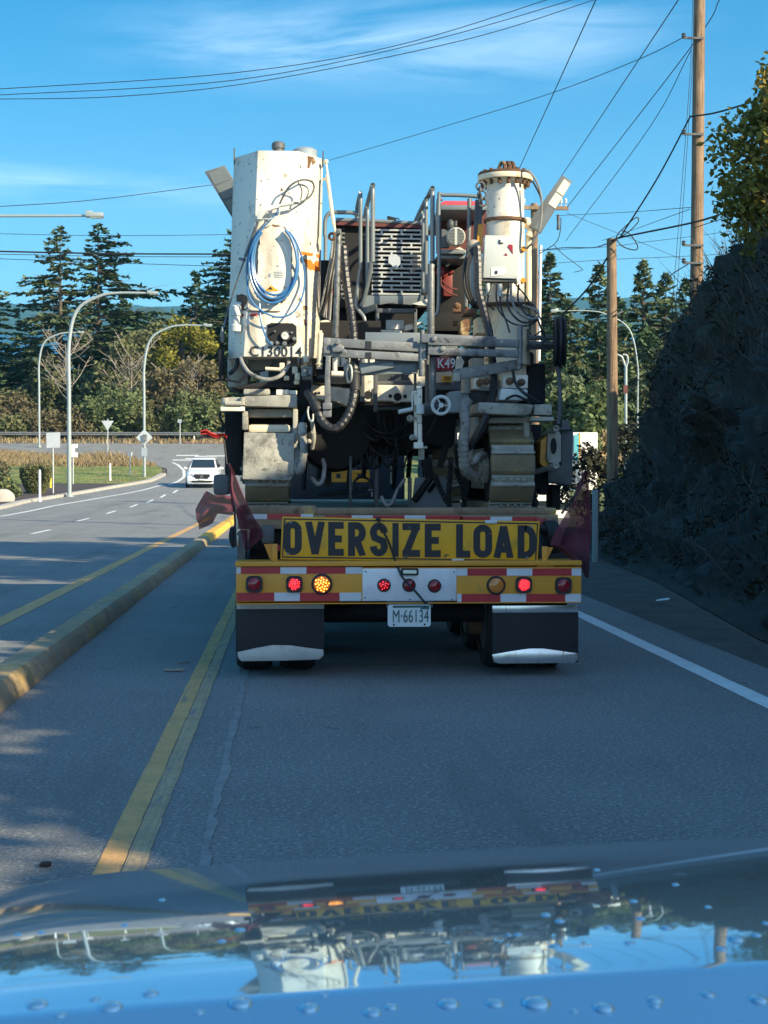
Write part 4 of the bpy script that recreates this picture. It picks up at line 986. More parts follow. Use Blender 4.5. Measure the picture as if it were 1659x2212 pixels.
mb.loft([[(x0-.04, .72, .70), (x0-.04, 2.1, .72), (x0-.04, 2.1, .25), (x0-.04, .70, .25)], [(x1+.04, .70, .70), (x1+.04, 2.1, .72), (x1+.04, 2.1, .25), (x1+.04, .70, .25)]])
mb.build('front_body', M['bonnet'], t, bev=.04)
GDR = 'water drops standing on the blue bonnet'
def drop(px, py, s):
    d = ray(px, py); tt = .6
    while tt < 2.2:
        p = C0 + d*tt
        zz = bon(p.x, p.y)
        if p.z <= zz: break
        tt += .004
    r = s*p.y/F
    mb = MB(); mb.ball((0,0,0), r, r*1.15, r*.34, 14, 8)
    o = mb.build('water_drop', M['drop'], origin=(0,0,0)); o.location = (p.x, p.y, zz + r*.02)
    tag(o, 'clear water drop standing on the blue bonnet', 'water drop', GDR)
for px, py, s in ((80,2175,24),(205,2160,12),(240,2180,26),(325,2148,18),(520,2170,26),(668,2178,22),(665,2188,12),(805,2190,20),(845,2176,15),(970,2170,24),(1070,2172,20),(1160,2172,32),(1305,2180,24),(1415,2160,18),(1415,2175,14),(1530,2150,16),(1640,2165,22),(130,2195,14),(430,2192,12),(700,2150,10),(1240,2185,10),
                  (1370,1948,10),(1385,1985,12),(1315,2005,12),(1440,2005,14),(1360,2040,12),(1180,1978,12),(1210,1992,12),(1200,2045,15),(1120,2020,10),(1590,2030,20),(1635,2020,12),(1560,2052,14),(1100,2022,8),(520,2010,12),(350,1945,8),(270,2000,9),(90,2015,9),(480,2035,10),(40,2020,8),(1655,1995,10),(1530,1960,9),(1460,1912,9),(1290,1880,8)):
    drop(px, py, s)

# ================================================================ tractor unit pulling the trailer, glimpsed under the machine
tx = P(883, 1300, 11.4).x
t = thing('truck_tractor', 'dark blue truck tractor glimpsed under the paving machine', 'truck', (tx, 27, 0))
mb = MB(); mb.box((tx-1.15, 27.2, 1.0), (tx+1.15, 29.6, 3.0)); mb.build('cab', M['tractorblue'], t, bev=.08)
mb = MB(); mb.box((tx-.8, 27.17, 1.75), (tx+.3, 27.22, 2.35)); mb.build('rear_window', M['glassdark'], t, bev=.01)
mb = MB(); mb.box((tx-.45, 23.0, .75), (tx+.45, 31.5, 1.0)); mb.build('chassis', M['black'], t)
mb = MB(); mb.box((tx-1.0, 29.6, .9), (tx+1.0, 31.4, 1.9)); mb.build('engine_hood', M['tractorblue'], t, bev=.1)
for yy, ww in ((24.2, .5), (25.5, .5), (30.6, .3)):
    for s in (-1, 1):
        mb = MB(); mb.lathe([(.28,-ww/2),(.47,-ww/2),(.5,-ww/2+.05),(.5,ww/2-.05),(.47,ww/2),(.28,ww/2)], (tx+s*(1.2-ww/2), yy, .5), (1,0,0), 28); w = mb.build('wheel', M['tyre'], t)
        mb = MB(); mb.lathe([(.27,-ww/2+.02),(.27,ww/2-.02)], (tx+s*(1.2-ww/2), yy, .5), (1,0,0), 20); mb.build('rim', M['galv'], w)
for s in (-1, 1):
    mb = MB(); mb.box((tx+s*.75-.35, 23.5, 1.06), (tx+s*.75+.35, 26.2, 1.10)); mb.build('mudguard', M['black'], t, bev=.01)
# ================================================================ the low loader trailer
YB = 11.4
ctr = P(883, 1300, YB)
TR = thing('flatbed_trailer', 'yellow low loader trailer with tail lights and black mud flaps, seen from behind', 'trailer', (ctr.x, YB, 0))
YD = 11.9
dz = P(883, 1106, YD).z                                 # deck height
dl, dr = P(510, 1106, YD).x, P(1206, 1106, YD).x
# bumper beam
mb = MB(); mb.pbox(510, 1224, 1256, 1300, YB, .24)
bump = mb.build('bumper', M['truckyellow'], TR, bev=.006)
mb = MB(); mb.pbox(508, 1211, 1257, 1224, YB-.02, .30); mb.build('bumper_top', M['truckyellow'], TR, bev=.006)
mb = MB(); mb.pbox(510, 1300, 1256, 1306, YB-.01, .25); mb.build('bumper_lip', M['truckyellow'], TR, bev=.002)
def tape(segs, k, y0, y1, Y, par, dy=.004):
    for x0, x1, c in segs:
        mb = MB(); mb.zbox(k, x0, y0, x1, y1, Y-dy, dy-.0006); mb.build('reflective_tape', M['redtape' if c == 'r' else 'whitetape'], par)
tape([(138,172,'w'),(172,500,'r'),(500,716,'w'),(716,1042,'r'),(1042,1178,'w')], 5, 556, 612, YB, bump)
tape([(138,450,'r'),(450,662,'w'),(662,992,'r'),(992,1172,'w')], 5, 768, 838, YB, bump)
tape([(470,558,'w'),(558,886,'r'),(886,1098,'w'),(1098,1424,'r'),(1424,1503,'w')], 6, 568, 628, YB, bump)
tape([(474,510,'w'),(510,834,'r'),(834,1046,'w'),(1046,1371,'r'),(1371,1500,'w')], 6, 778, 846, YB, bump)
# tread plate with raised bars
mb = MB(); a, b = Q(5, 1182, 838, YB), Q(6, 468, 566, YB); mb.box((a.x, YB-.006, a.z), (b.x, YB-.001, b.z))
tp = mb.build('tread_plate', M['alu'], TR, bev=.002)
mb = MB(); i = 0
zc = a.z + .016
while zc < b.z - .012:
    xc = a.x + .015 + (i % 2)*.0165; j = 0
    while xc < b.x - .012:
        s = 1 if (i+j) % 2 else -1
        mb.obox((xc, YB-.0075, zc), (.0085, 0, s*.0085), (0,.0018,0), (-s*.0022, 0, .0022)); xc += .033; j += 1
    zc += .0165; i += 1
mb.build('raised_tread', M['alu'], tp, smooth=False)
mb = MB()
for k, x, y in ((5,1210,594),(5,1203,812),(5,1575,825),(6,448,598),(6,432,828),(6,82,826)):
    c = Q(k, x, y, YB-.006); mb.cyl(c, c + Vector((0,-.004,0)), .006, .005, 8)
mb.build('bolt', M['ink'], tp)
# lights
def lamp(k, x, y, r, style, lit, label=None):
    c = Q(k, x, y, YB)
    mb = MB()
    if style == 'sq':
        s = r*1.28; pts = []
        for i in range(24):
            a = 2*math.pi*i/24; ca, sa = math.cos(a), math.sin(a); q_ = (abs(ca)**4 + abs(sa)**4)**-.25
            pts.append(c + Vector((ca*s*q_, -.001, sa*s*q_)))
        mb.slab(pts, (0,-.022,0))
    else: mb.lathe([(r*1.26, 0), (r*1.26, .014), (r*1.12, .022), (r*.98, .022), (r*.98, .004)], c + Vector((0,-.001,0)), (0,-1,0), 28)
    o = mb.build('tail_light' if style != 'marker' else 'marker_light', M['rubber'], TR)
    if label: o['label'] = label
    mb = MB(); lens = {'red': 'lensred', 'amber': 'lensamber', 'redlit': 'redglow', 'amberlit': 'amberglow'}[lit]
    mb.lathe([(r, .018), (r*.97, .028), (r*.7, .036), (r*.35, .040), (.001, .041)], c, (0,-1,0), 28); ln = mb.build('lens', M[lens], o)
    if lit in ('redlit', 'amberlit'):
        mb = MB(); n = {'sq': 30, 'round': 24, 'marker': 10}[style]
        for i in range(n):
            rr = r*.88*math.sqrt((i+.5)/n); a = i*2.39996
            p = c + Vector((math.cos(a)*rr, -.0455 + .012*(rr/r)**2, math.sin(a)*rr)); mb.ball(p, r*(.085 if style == 'round' else .068), .003, r*(.085 if style == 'round' else .068), 8, 4)
        mb.build('led_array', M['amberlit' if lit == 'amberlit' else 'redlit'], o)
lamp(5, 284, 697, .048, 'sq', 'red', 'unlit square framed red tail light')
lamp(5, 617, 697, .048, 'sq', 'redlit', 'lit square framed red tail light')
lamp(5, 845, 697, .062, 'round', 'amberlit', 'large lit amber indicator with bright dots')
lamp(5, 1359, 707, .040, 'marker', 'redlit', 'lit small red marker on the tread plate')
lamp(5, 1567, 707, .040, 'marker', 'red', 'unlit small red marker crossed by the black cord')
lamp(6, 285, 712, .040, 'marker', 'red', 'unlit small red marker right of the black cord')
lamp(6, 795, 707, .056, 'round', 'amber', 'unlit amber indicator with dark rim')
lamp(6, 1025, 702, .048, 'sq', 'redlit', 'lit square framed red tail light')
lamp(6, 1354, 708, .048, 'sq', 'red', 'unlit square framed red tail light')
# number plate lamp
c = Q(6, 78, 594, YB-.006); mb = MB(); mb.obox(c + Vector((0,-.02,0)), (.066,0,0), (0,.02,0), (0,0,.026)); lp = mb.build('number_plate_light', M['rubber'], TR, bev=.012)
mb = MB(); mb.obox(c + Vector((0,-.042,0)), (.050,0,0), (0,.004,0), (0,0,.013))
mb.build('lens', M['lamplens'], lp, bev=.003)
# number plate
o_ = P(884, 1330, YB-.03); mb = MB(); w_, h_ = .160, .082
mb.slab([o_ + Vector((x*w_, 0, z*h_)) for x, z in ((-1,-.82),(-.92,-1),(.92,-1),(1,-.82),(1,.82),(.92,1),(-.92,1),(-1,.82))], (0,.006,0))
pl = mb.build('number_plate', M['plate'], TR, smooth=False)
mb = MB(); mb.text('M·66134', o_ + Vector((-.128,-.003,-.048)), (1,0,0), (0,0,1), .098, .57, .0, .004, 1.02); mb.build('plate_lettering', M['plategreen'], pl)
mb = MB(); mb.box(o_ + Vector((-.12,-.004,.060)), o_ + Vector((.145,-.001,.076))); mb.box(o_ + Vector((.085,-.005,.048)), o_ + Vector((.150,-.0045,.074))); mb.build('plate_sticker', M['plategreen'], pl)
mb = MB()
for sx in (-.115, .115): 
    for sz in (-.066, .066): mb.cyl(o_ + Vector((sx,0,sz)), o_ + Vector((sx,-.006,sz)), .0075, n=8)
mb.build('bolt', M['ink'], pl)
mb = MB(); mb.pbox(835, 1298, 935, 1312, YB+.0, .05); mb.build('plate_bracket', M['darkgrey'], TR)
# mud flaps
def flap(k, x0, x1, ytop, ybar, ybot, barm, wm_, arch):
    mb = MB(); mb.zbox(k, x0, ytop, x1, ybot, YB+.13, .012); fl = mb.build('mud_flap', M['flap'], TR, bev=.003)
    mb = MB(); mb.zbox(k, x0, ytop, x1, ybar, YB+.118, .010); mb.build('top_bar', M[barm], fl, bev=.003)
    mb = MB(); mb.slab([Q(k, x, y, YB+.115) for x, y in arch], (0,.012,0)); mb.build('weight_bar', M[wm_], fl, bev=.003)
flap(5, 138, 864, 850, 906, 1332, 'dirtychrome', 'dirtychrome', [(146,1262),(300,1228),(430,1204),(585,1206),(720,1226),(858,1242),(858,1290),(826,1322),(560,1332),(180,1338),(148,1308)])
flap(6, 766, 1480, 872, 936, 1352, 'chrome', 'chrome', [(764,1282),(920,1254),(1075,1232),(1190,1232),(1320,1250),(1440,1268),(1478,1272),(1474,1330),(1440,1352),(820,1358),(782,1346)])
# axles and wheels
rad = .43
def wheel(xc, w, yc_):
    mb = MB(); c = Vector((xc, yc_, rad))
    mb.lathe([(.30, -w/2), (.40, -w/2), (rad-.012, -w/2+.03), (rad, -w/2+.06)] + [(rad-(.008 if i % 2 else 0), -w/2+.06+(w-.12)*i/9) for i in range(1, 9)] + [(rad, w/2-.06), (rad-.012, w/2-.03), (.40, w/2), (.30, w/2)], c, (1,0,0), 36, cap=False)
    wl = mb.build('wheel', M['tyre'], TR)
    mb = MB(); mb.lathe([(.30, -w/2+.01), (.30, w/2-.01)], c, (1,0,0), 24); mb.build('rim', M['darkgrey'], wl)
XL = [(P(548,1445,11.7).x), P(643,1445,11.7).x]; XR = [P(1094,1445,11.7).x, P(1188,1445,11.7).x]
for yy in (12.12, 13.4, 14.7):
    for x in XL + XR: wheel(x, .275, yy)
    mb = MB(); mb.cyl((XL[1], yy, rad), (XR[0], yy, rad), .07); mb.build('axle', M['black'], TR)
mb = MB(); c = Q(6, 570, 1040, 12.3); mb.cyl(c, c + Vector((.3,0,.02)), .07, .10); mb.build('brake_chamber', M['rusty'], TR)
# chassis under the deck
mb = MB()
for x in (ctr.x-.45, ctr.x+.45): mb.box((x-.08, 11.7, .55), (x+.08, 24, 1.05))
for yy in (11.95, 13.0, 14.3, 15.6): mb.box((dl+.1, yy, .95), (dr-.1, yy+.12, 1.08))
mb.build('chassis', M['black'], TR)
mb = MB(); mb.pbox(540, 1135, 1200, 1212, 12.02, .1); mb.build('rear_crossmember', M['black'], TR)
# deck: worn plates with rounded rear edge
mb = MB(); mb.box((dl, YD, dz-.13), (dr, 20.5, dz-.02)); mb.build('deck', M['deckrust'], TR, bev=.01)
mb = MB(); mb.box((dl+.01, YD+.01, dz-.02), (dr-.01, 12.25, dz+.03)); mb.box((dl+.2, 12.26, dz-.02), (dr-.4, 13.1, dz+.012)); mb.box((dl+.01, YD-.01, dz-.018), (dl+.62, 12.6, dz+.045)); mb.build('deck_plate', M['deckrust'], TR, bev=.018)
tape([(388,556,'w'),(556,680,'r'),(680,836,'r'),(836,940,'w')], 3, 1438, 1486, YD, TR, .006)
tape([(135,412,'r'),(412,630,'w'),(630,960,'r'),(960,1178,'w'),(1178,1560,'r')], 7, 1694, 1746, YD, TR, .006)
tape([(500,750,'r'),(750,930,'w'),(930,1150,'r')], 4, 1466, 1500, YD, TR, .006)
# bent reflector at deck corners, brackets holding the banner
for k, x0, y0, x1, y1 in ((3, 302, 1405, 352, 1466), (4, 1130, 1480, 1210, 1560)):
    mb = MB(); mb.zbox(k, x0, y0, x1, y1, YD-.06, .06); mb.build('corner_reflector', M['red'], TR, bev=.008)
mb = MB(); mb.tube([Q(3, 300, 1466, 11.85), Q(10, 648, 1600, 11.8), Q(10, 655, 1760, 11.7), Q(10, 652, 1880, 11.62)], .012, 6); mb.build('corner_strap', M['cream_rust'], TR)
mb = MB(); mb.tube([Q(10, 605, 1640, 11.86), Q(10, 590, 1750, 11.82), Q(10, 610, 1850, 11.8), Q(10, 640, 1890, 11.8)], .03, 7); mb.build('winch_strap', M['black'], TR)
for k, pts in ((10, [(1045,1865),(1190,1860),(1205,2095),(1140,2095)]), (6, [(1190,388),(1270,395),(1220,495),(1190,520)])):
    mb = MB(); mb.slab([Q(k, x, y, YB+.08) for x, y in pts], (0,.02,0)); br = mb.build('bracket_plate', M['truckyellow'], TR)
for k, x, y0, y1 in ((10, 1205, 1860, 2130), (6, 1200, 385, 540)):
    mb = MB(); mb.bar(Q(k, x, y0, YB+.05), Q(k, x, y1, YB+.05), .02, .04); p_ = Q(k, x, y1, YB+.05); mb.box(p_ + Vector((-.06,-.05,-.01)), p_ + Vector((.06,.06,.006))); mb.build('banner_bracket', M['truckyellow'], TR, bev=.003)
mb = MB(); mb.zbox(10, 1228, 1880, 1282, 1965, YB+.12, .03); mb.build('side_reflector', M['redtape'], TR)
# stowed things between deck and bumper
mb = MB(); mb.zbox(10, 1010, 1600, 1200, 1860, 11.75, .2); mb.build('light_box', M['darkgrey'], TR, bev=.02)
mb = MB()
for i in range(4): mb.ring(Q(4, 1215 + 22*i, 1608, 11.8), (1, .2, .05), .085, .020, 24, 7)
mb.tube([Q(4, 1150, 1570, 11.9), Q(4, 1200, 1560, 11.8), Q(4, 1300, 1600, 11.8), Q(4, 1330, 1720, 11.75), Q(4, 1240, 1740, 11.8)], .03, 8)
mb.build('coiled_air_hose', M['rubber'], TR)
mb = MB(); mb.pbox(512, 1150, 530, 1212, 11.7, .5); mb.pbox(1165, 1150, 1240, 1212, 11.9, .1); mb.build('side_frame', M['darkgrey'], TR, bev=.01)
# gooseneck at the front of the deck, seen under the machine
mb = MB()
x0, x1 = Q(7, 205, 0, 21).x, Q(7, 600, 0, 21).x; z0, z1 = Q(7, 0, 1350, 21).z, Q(7, 0, 1225, 21).z
hx = [(250, 300), (360, 410), (470, 520)]
cut = [x0] + [Q(7, x, 0, 21).x for h in hx for x in h] + [x1]
za, zb = Q(7, 0, 1310, 21).z, Q(7, 0, 1262, 21).z
mb.box((x0, 21, z0), (x1, 21.15, za)); mb.box((x0, 21, zb), (x1, 21.15, z1))
for i in range(0, len(cut), 2): mb.box((cut[i], 21, za), (cut[i+1], 21.15, zb))
mb.box((dl+.1, 20.6, .9), (dr-.1, 24.6, 1.15))
mb.build('gooseneck', M['truckyellow'], TR, bev=.01)
# ================================================================ oversize load banner
YS = 11.48
BN = thing('oversize_load_banner', 'yellow banner board reading OVERSIZE LOAD in black letters above the bumper', 'banner', P(886, 1214, YS))
mb = MB(); c4 = [Q(5, 500, 492, YS), Q(6, 1143, 522, YS), Q(6, 1160, 178, YS), Q(5, 516, 138, YS)]
mb.slab(c4, (0,.02,0)); mb.build('board', M['signyellow'], BN, bev=.006)
def inset(t_): 
    cc = sum(c4, Vector())/4; return [c + Vector((math.copysign(t_, cc.x-c.x), 0, math.copysign(t_, cc.z-c.z))) for c in c4]
mb = MB(); o1, i1 = inset(.012), inset(.022); vs = [v + Vector((0,-.002,0)) for v in o1 + i1]; mb.add(vs, [(i, (i+1)%4, 4+(i+1)%4, 4+i) for i in range(4)])
mb.build('border_line', M['ink'], BN, smooth=False)
def stroke_letter(mb, ch, o, rt, up, w, h, t_):
    def arc(cx, cy, rx, ry, a0, a1, n=10): return [(cx + rx*math.cos(R(a0+(a1-a0)*i/n)), cy + ry*math.sin(R(a0+(a1-a0)*i/n))) for i in range(n+1)]
    m_ = t_/2; r_ = w*.5-m_; l, r, b_, t2 = m_, w-m_, m_, h-m_
    if ch == 'O': S_ = [arc(w/2, h-m_-r_, r_, r_, 0, 180) + arc(w/2, m_+r_, r_, r_, 180, 360) + [(r, h-m_-r_)]]
    elif ch == 'V': S_ = [[(m_*.9, h), (w/2, m_*.4)], [(w-m_*.9, h), (w/2, m_*.4)]]
    elif ch == 'E': S_ = [[(l, 0), (l, h)], [(l, t2), (w, t2)], [(l, h*.5), (w*.88, h*.5)], [(l, b_), (w, b_)]]
    elif ch == 'R': S_ = [[(l, 0), (l, h)], [(l, t2), (w*.5, t2)] + arc(w*.5, t2-h*.21, w*.5-m_, h*.21, 90, -90) + [(l, t2-h*.42)], [(w*.48, t2-h*.42), (r+m_*.1, 0)]]
    elif ch == 'S':
        q_ = (h-t_)/4
        S_ = [[(r, t2-q_)] + arc(w/2, t2-q_, r_, q_, 0, 180)[0:] + [(l+r_*.25, h/2+q_*.28), (r-r_*.25, h/2-q_*.28)] + arc(w/2, b_+q_, r_, q_, 0, -180)]
    elif ch == 'I': S_ = [[(w/2, 0), (w/2, h)]]
    elif ch == 'Z': S_ = [[(0, t2), (w, t2)], [(w-m_, t2), (m_, b_)], [(0, b_), (w, b_)]]
    elif ch == 'L': S_ = [[(l, 0), (l, h)], [(l, b_), (w, b_)]]
    elif ch == 'A': S_ = [[(m_*.9, 0), (w/2, h-m_*.4)], [(w-m_*.9, 0), (w/2, h-m_*.4)], [(w*.22, h*.27), (w*.78, h*.27)]]
    elif ch == 'D': S_ = [[(l, 0), (l, h)], [(l, t2), (w*.45, t2)] + arc(w-m_-w*.42, t2-w*.42, w*.42, w*.42, 90, 0, 8) + arc(w-m_-w*.42, b_+w*.42, w*.42, w*.42, 0, -90, 8) + [(l, b_)]]
    k = 0
    for st in S_:
        st = [p for i, p in enumerate(st) if i == 0 or (Vector(p)-Vector(st[i-1])).length > 1e-4]
        L, Rr = [], []
        for i, p in enumerate(st):
            p = Vector(p); a = Vector(st[i-1]) if i else None; c = Vector(st[i+1]) if i < len(st)-1 else None
            d1 = (p-a).normalized() if a is not None and (p-a).length > 1e-6 else None; d2 = (c-p).normalized() if c is not None and (c-p).length > 1e-6 else None
            d1 = d1 or d2; d2 = d2 or d1; n1, n2 = Vector((-d1.y, d1.x)), Vector((-d2.y, d2.x)); nn = (n1+n2); nn = nn.normalized() if nn.length > .2 else n1
            kk = m_/max(.55, nn.dot(n1)); L.append(p + nn*kk); Rr.append(p - nn*kk)
        vs = []
        k += .0004
        for q_ in L + Rr:
            yy = min(h, max(0, q_.y)); vs.append(o + rt*q_.x + up*yy + Vector((0, -.002-k, 0)))
        n = len(st); mb.add(vs, [(i, i+1, n+i+1, n+i) for i in range(n-1)])
LT = [(5,528,678,'O'),(5,708,868,'V'),(5,897,1026,'E'),(5,1062,1210,'R'),(5,1243,1392,'S'),(5,1430,1482,'I'),(6,20,166,'Z'),(6,205,338,'E'),(6,465,582,'L'),(6,608,764,'O'),(6,778,940,'A'),(6,975,1128,'D')]
mb = MB()
for k, x0, x1, ch in LT:
    xa, xb = Q(k, x0, 300, YS).x, Q(k, x1, 300, YS).x
    f = (xa - c4[0].x)/(c4[1].x - c4[0].x); zb_ = c4[0].z*(1-f) + c4[1].z*f; zt_ = c4[3].z*(1-f) + c4[2].z*f
    hh = (zt_-zb_)*.80
    stroke_letter(mb, ch, Vector((xa, YS, zb_ + (zt_-zb_)*.10)), Vector((1,0,-.008)), Vector((0,0,1)), xb-xa, hh, (.052 if ch != 'I' else (xb-xa)))
mb.build('lettering', M['ink'], BN, smooth=False)
mb = MB()
for k, x, y in ((5,588,186),(5,562,446),(5,1575,226),(6,78,230),(6,48,472),(6,1088,222),(6,1052,480),(5,1545,470)):
    c = Q(k, x, y, YS-.003); mb.cyl(c, c + Vector((0,-.005,0)), .011, .009, 10)
mb.build('bolt', M['galv'], BN)
mb = MB()
for k, x, y in ((6, 480, 502), (6, 755, 180)):
    c = Q(k, x, y, YS-.01); mb.obox(c, (.045,0,0), (0,.012,0), (.0,0,.012))
mb.build('clip', M['whitetape'], BN, bev=.004)
# black cord hanging over banner and bumper
mb = MB(); pts = [Q(5, 1312, 158, YS-.02), Q(5, 1330, 210, YS-.03), Q(5, 1400, 350, YS-.04), Q(5, 1450, 490, YS-.05), Q(5, 1500, 615, YB-.06), Q(6, 45, 670, YB-.07), Q(6, 130, 760, YB-.07), Q(6, 205, 848, YB-.05), Q(6, 225, 858, YB-.04)]
mb.tube(pts, .0085, 7, 5); mb.ball(pts[0], .018)
tag(mb.build('rubber_cord', M['rubber'], origin=pts[0]), 'black rubber cord stretched slantwise over the banner and tread plate', 'cord')
# ================================================================ red flags
def flagcloth(outline, Y, fold, seed, nx=14, ny=22):
    """cloth between two edge polylines (left, right), top to bottom, folded in depth"""
    Lf, Rt = outline; mb = MB(); vs = []
    def at(pl, t_):
        s = t_*(len(pl)-1); i = min(int(s), len(pl)-2); f = s-i; return (pl[i][0]*(1-f)+pl[i+1][0]*f, pl[i][1]*(1-f)+pl[i+1][1]*f)
    for j in range(ny+1):
        a, b = at(Lf, j/ny), at(Rt, j/ny)
        for i in range(nx+1):
            u = i/nx; p = P(a[0]+(b[0]-a[0])*u, a[1]+(b[1]-a[1])*u, Y); w = fold*(math.sin(u*9+j*.15+seed) + .5*math.sin(u*17+seed*2))*min(1, (j+1)/5)
            p.y += w + .03*noise.noise((u*3, j*.2, seed)); vs.append(p)
    n = nx+1
    return mb.add(vs, [(j*n+i, j*n+i+1, (j+1)*n+i+1, (j+1)*n+i) for j in range(ny) for i in range(nx)])
def safety_flag(label, staff, outline, Y, fold=.03, seed=1, m='flag'):
    t = thing('safety_flag', label, 'flag', P(*staff[-1], Y), 'red safety flags on the trailer')
    flagcloth(outline, Y, fold, seed).build('cloth', M[m], t)
    mb = MB(); mb.tube([P(x, y, Y+.03) for x, y in staff], .009, 6, 1); mb.build('staff', M['ink'], t)
    return t
DX = lambda x, y: A(10, x, y)
safety_flag('red mesh flag hanging in front of the left end of the banner', [DX(535,690), DX(560,1000), DX(620,1400), DX(640,1900)],
            ([DX(532,695), DX(560,850), DX(530,1010), DX(560,1180), DX(630,1400), DX(690,1600), DX(730,1780), DX(770,1960)], [DX(556,695), DX(640,880), DX(720,1080), DX(830,1330), DX(920,1500), DX(1000,1620), DX(1050,1750), DX(800,1975)]), 11.35, .03, 1)
safety_flag('red mesh flag blowing out over the median kerb at the left', [DX(560,1000), DX(600,1400)],
            ([DX(590,1165), DX(470,1150), DX(330,1150), DX(205,1085), DX(90,1270), DX(40,1370)], [DX(600,1440), DX(520,1440), DX(370,1420), DX(300,1560), DX(230,1600), DX(105,1650)]), 11.55, .05, 4)
safety_flag('red mesh flag hanging at the right corner of the trailer', [A(4,1540,1080), A(4,1480,1250), A(4,1340,1440)],
            ([A(4,1530,1085), A(4,1470,1230), A(4,1420,1370), A(4,1360,1480), A(4,1290,1600), A(4,1245,1700), A(6,1300,400), A(6,1500,560), A(6,1535,640)], [A(4,1548,1085), A(4,1560,1230), A(4,1575,1370), A(4,1580,1500), A(4,1580,1600), A(4,1575,1700), A(6,1572,400), A(6,1570,500), A(6,1560,650)]), 11.5, .03, 7)
t = thing('safety_flag', 'bright red ribbon knotted on a thin stick at the left track', 'flag', P(*DX(485,300), 12.2), 'red safety flags on the trailer')
flagcloth(([DX(120,215), DX(200,190), DX(300,245), DX(400,265), DX(470,255), DX(515,290)], [DX(125,275), DX(230,275), DX(330,335), DX(390,330), DX(455,285), DX(500,330)]), 12.2, .02, 9, 8, 16).build('cloth', M['flagbright'], t)
mb = MB(); mb.slab([P(*DX(x, y), 12.2) for x, y in ((45,325),(180,275),(310,275),(300,305),(190,318),(70,350))], (0,.01,0)); mb.build('dark_tail', M['ink'], t)
mb = MB(); mb.tube([P(*DX(x, y), 12.22) for x, y in ((475,270),(470,380),(490,560),(505,700))], .008, 6); mb.build('staff', M['ink'], t)
KR[0] = 0.58
# ================================================================ slipform paver standing on the trailer
PV = thing('slipform_paver', 'white and grey slipform paving machine on crawler tracks loaded on the trailer', 'paving machine', (ctr.x, 13.5, dz))
deckz = dz + .03
def V3(x, y, z): return Vector((x, y, z))
def part(mb, name, m, par=None, **k): return mb.build(name, M[m], par or PV, **k)
# ---------------- crawler tracks
def track(xl, xr, yr, length, r, lab):
    cy, cz_ = yr + r, deckz + r; wheels = []
    mb = MB(); mb.box((xl+.03, cy-.05, cz_-r*.55), (xr-.03, cy+length+.05, cz_+r*.55))
    for yy in (cy, cy+length): wheels.append((yy, cz_))
    mb.cyl((xl-.03, cy, cz_), (xl+.03, cy, cz_), r*.42, r*.38, 18); mb.cyl((xl-.06, cy, cz_), (xl-.02, cy, cz_), r*.2, r*.16, 12)
    for i in range(6):
        a = i*math.pi/3; mb.cyl((xl-.045, cy+math.cos(a)*r*.32, cz_+math.sin(a)*r*.32), (xl-.01, cy+math.cos(a)*r*.32, cz_+math.sin(a)*r*.32), .018, n=8)
    tk = part(mb, 'crawler_track', 'dirtgrey', bev=.012); tk['label'] = lab
    for yy, zz in wheels: wb = MB(); wb.cyl((xl+.012, yy, zz), (xr-.012, yy, zz), r*.84, r*.84, 28); part(wb, 'track_wheel', 'black', tk)
    per = 2*length + 2*math.pi*r; n = 22; step = per/n
    w = (xr-xl)/2; xc = (xl+xr)/2
    base = None
    for i in range(n):
        s = i*step + step*.30
        if s < math.pi*r: a = -math.pi/2 - s/r; y, z = cy + math.cos(a)*r, cz_ + math.sin(a)*r; nrm_ = V3(0, math.cos(a), math.sin(a))
        elif s < math.pi*r + length: y, z = cy + (s-math.pi*r), cz_+r; nrm_ = V3(0,0,1)
        elif s < 2*math.pi*r + length: a = math.pi/2 - (s-math.pi*r-length)/r; y, z = cy+length+math.cos(a)*r, cz_+math.sin(a)*r; nrm_ = V3(0, math.cos(a), math.sin(a))
        else: y, z = cy+length-(s-2*math.pi*r-length), cz_-r; nrm_ = V3(0,0,-1)
        tg = V3(1,0,0).cross(nrm_)
        if base is None:
            pb = MB(); pb.obox((0,0,0), (w,0,0), (0,step*.33,0), (0,0,.036)); pb.add([(-w,-step*.33,.036),(w,-step*.33,.036),(w*.97,-step*.24,.050),(-w*.97,-step*.24,.050)], [(0,1,2,3)])
            base = part(pb, 'track_pad', 'padyellow', tk, bev=.012, origin=(0,0,0))
            sb = MB(); sb.obox((0,step*.5,-.018), (w*.96,0,0), (0,step*.20,0), (0,0,.022)); sb.obox((0,step*.42,.012), (w*.99,0,0), (0,step*.05,0), (0,0,.030))
            for q_ in (-.42, -.1, .22, .5): sb.obox((w*q_, step*.52, .008), (w*.07,0,0), (0,step*.10,0), (0,0,.014))
            grs = part(sb, 'track_shoe', 'dirtgrey', tk, bev=.005, origin=(0,0,0)); o, g_ = base, grs
        else:
            o = base.copy(); COL.objects.link(o); g_ = grs.copy(); COL.objects.link(g_)
        mt_ = Matrix((V3(1,0,0), -tg, nrm_)).transposed().to_4x4()
        for ob in (o, g_):
            ob.rotation_euler = mt_.to_euler(); ob.location = V3(xc, y, z) + nrm_*.012 - WLOC[PV.name]
    return tk
tl0, tl1 = Q(3, 374, 1200, 12.55).x, Q(3, 735, 1200, 12.55).x
tr0, tr1 = Q(4, 738, 1100, 12.35).x, Q(4, 1100, 1100, 12.35).x
track(tl0, tl1, 12.5, 1.5, .31, 'left crawler track, mostly hidden behind a steel cover plate')
track(tr0, tr1, 12.25, 1.5, .315, 'right crawler track with soiled yellow pads facing the viewer')
track(tl0+.02, tl1+.02, 17.4, 1.3, .31, 'front crawler track behind the left one')
track(tr0, tr1, 17.4, 1.3, .31, 'front crawler track behind the right one')
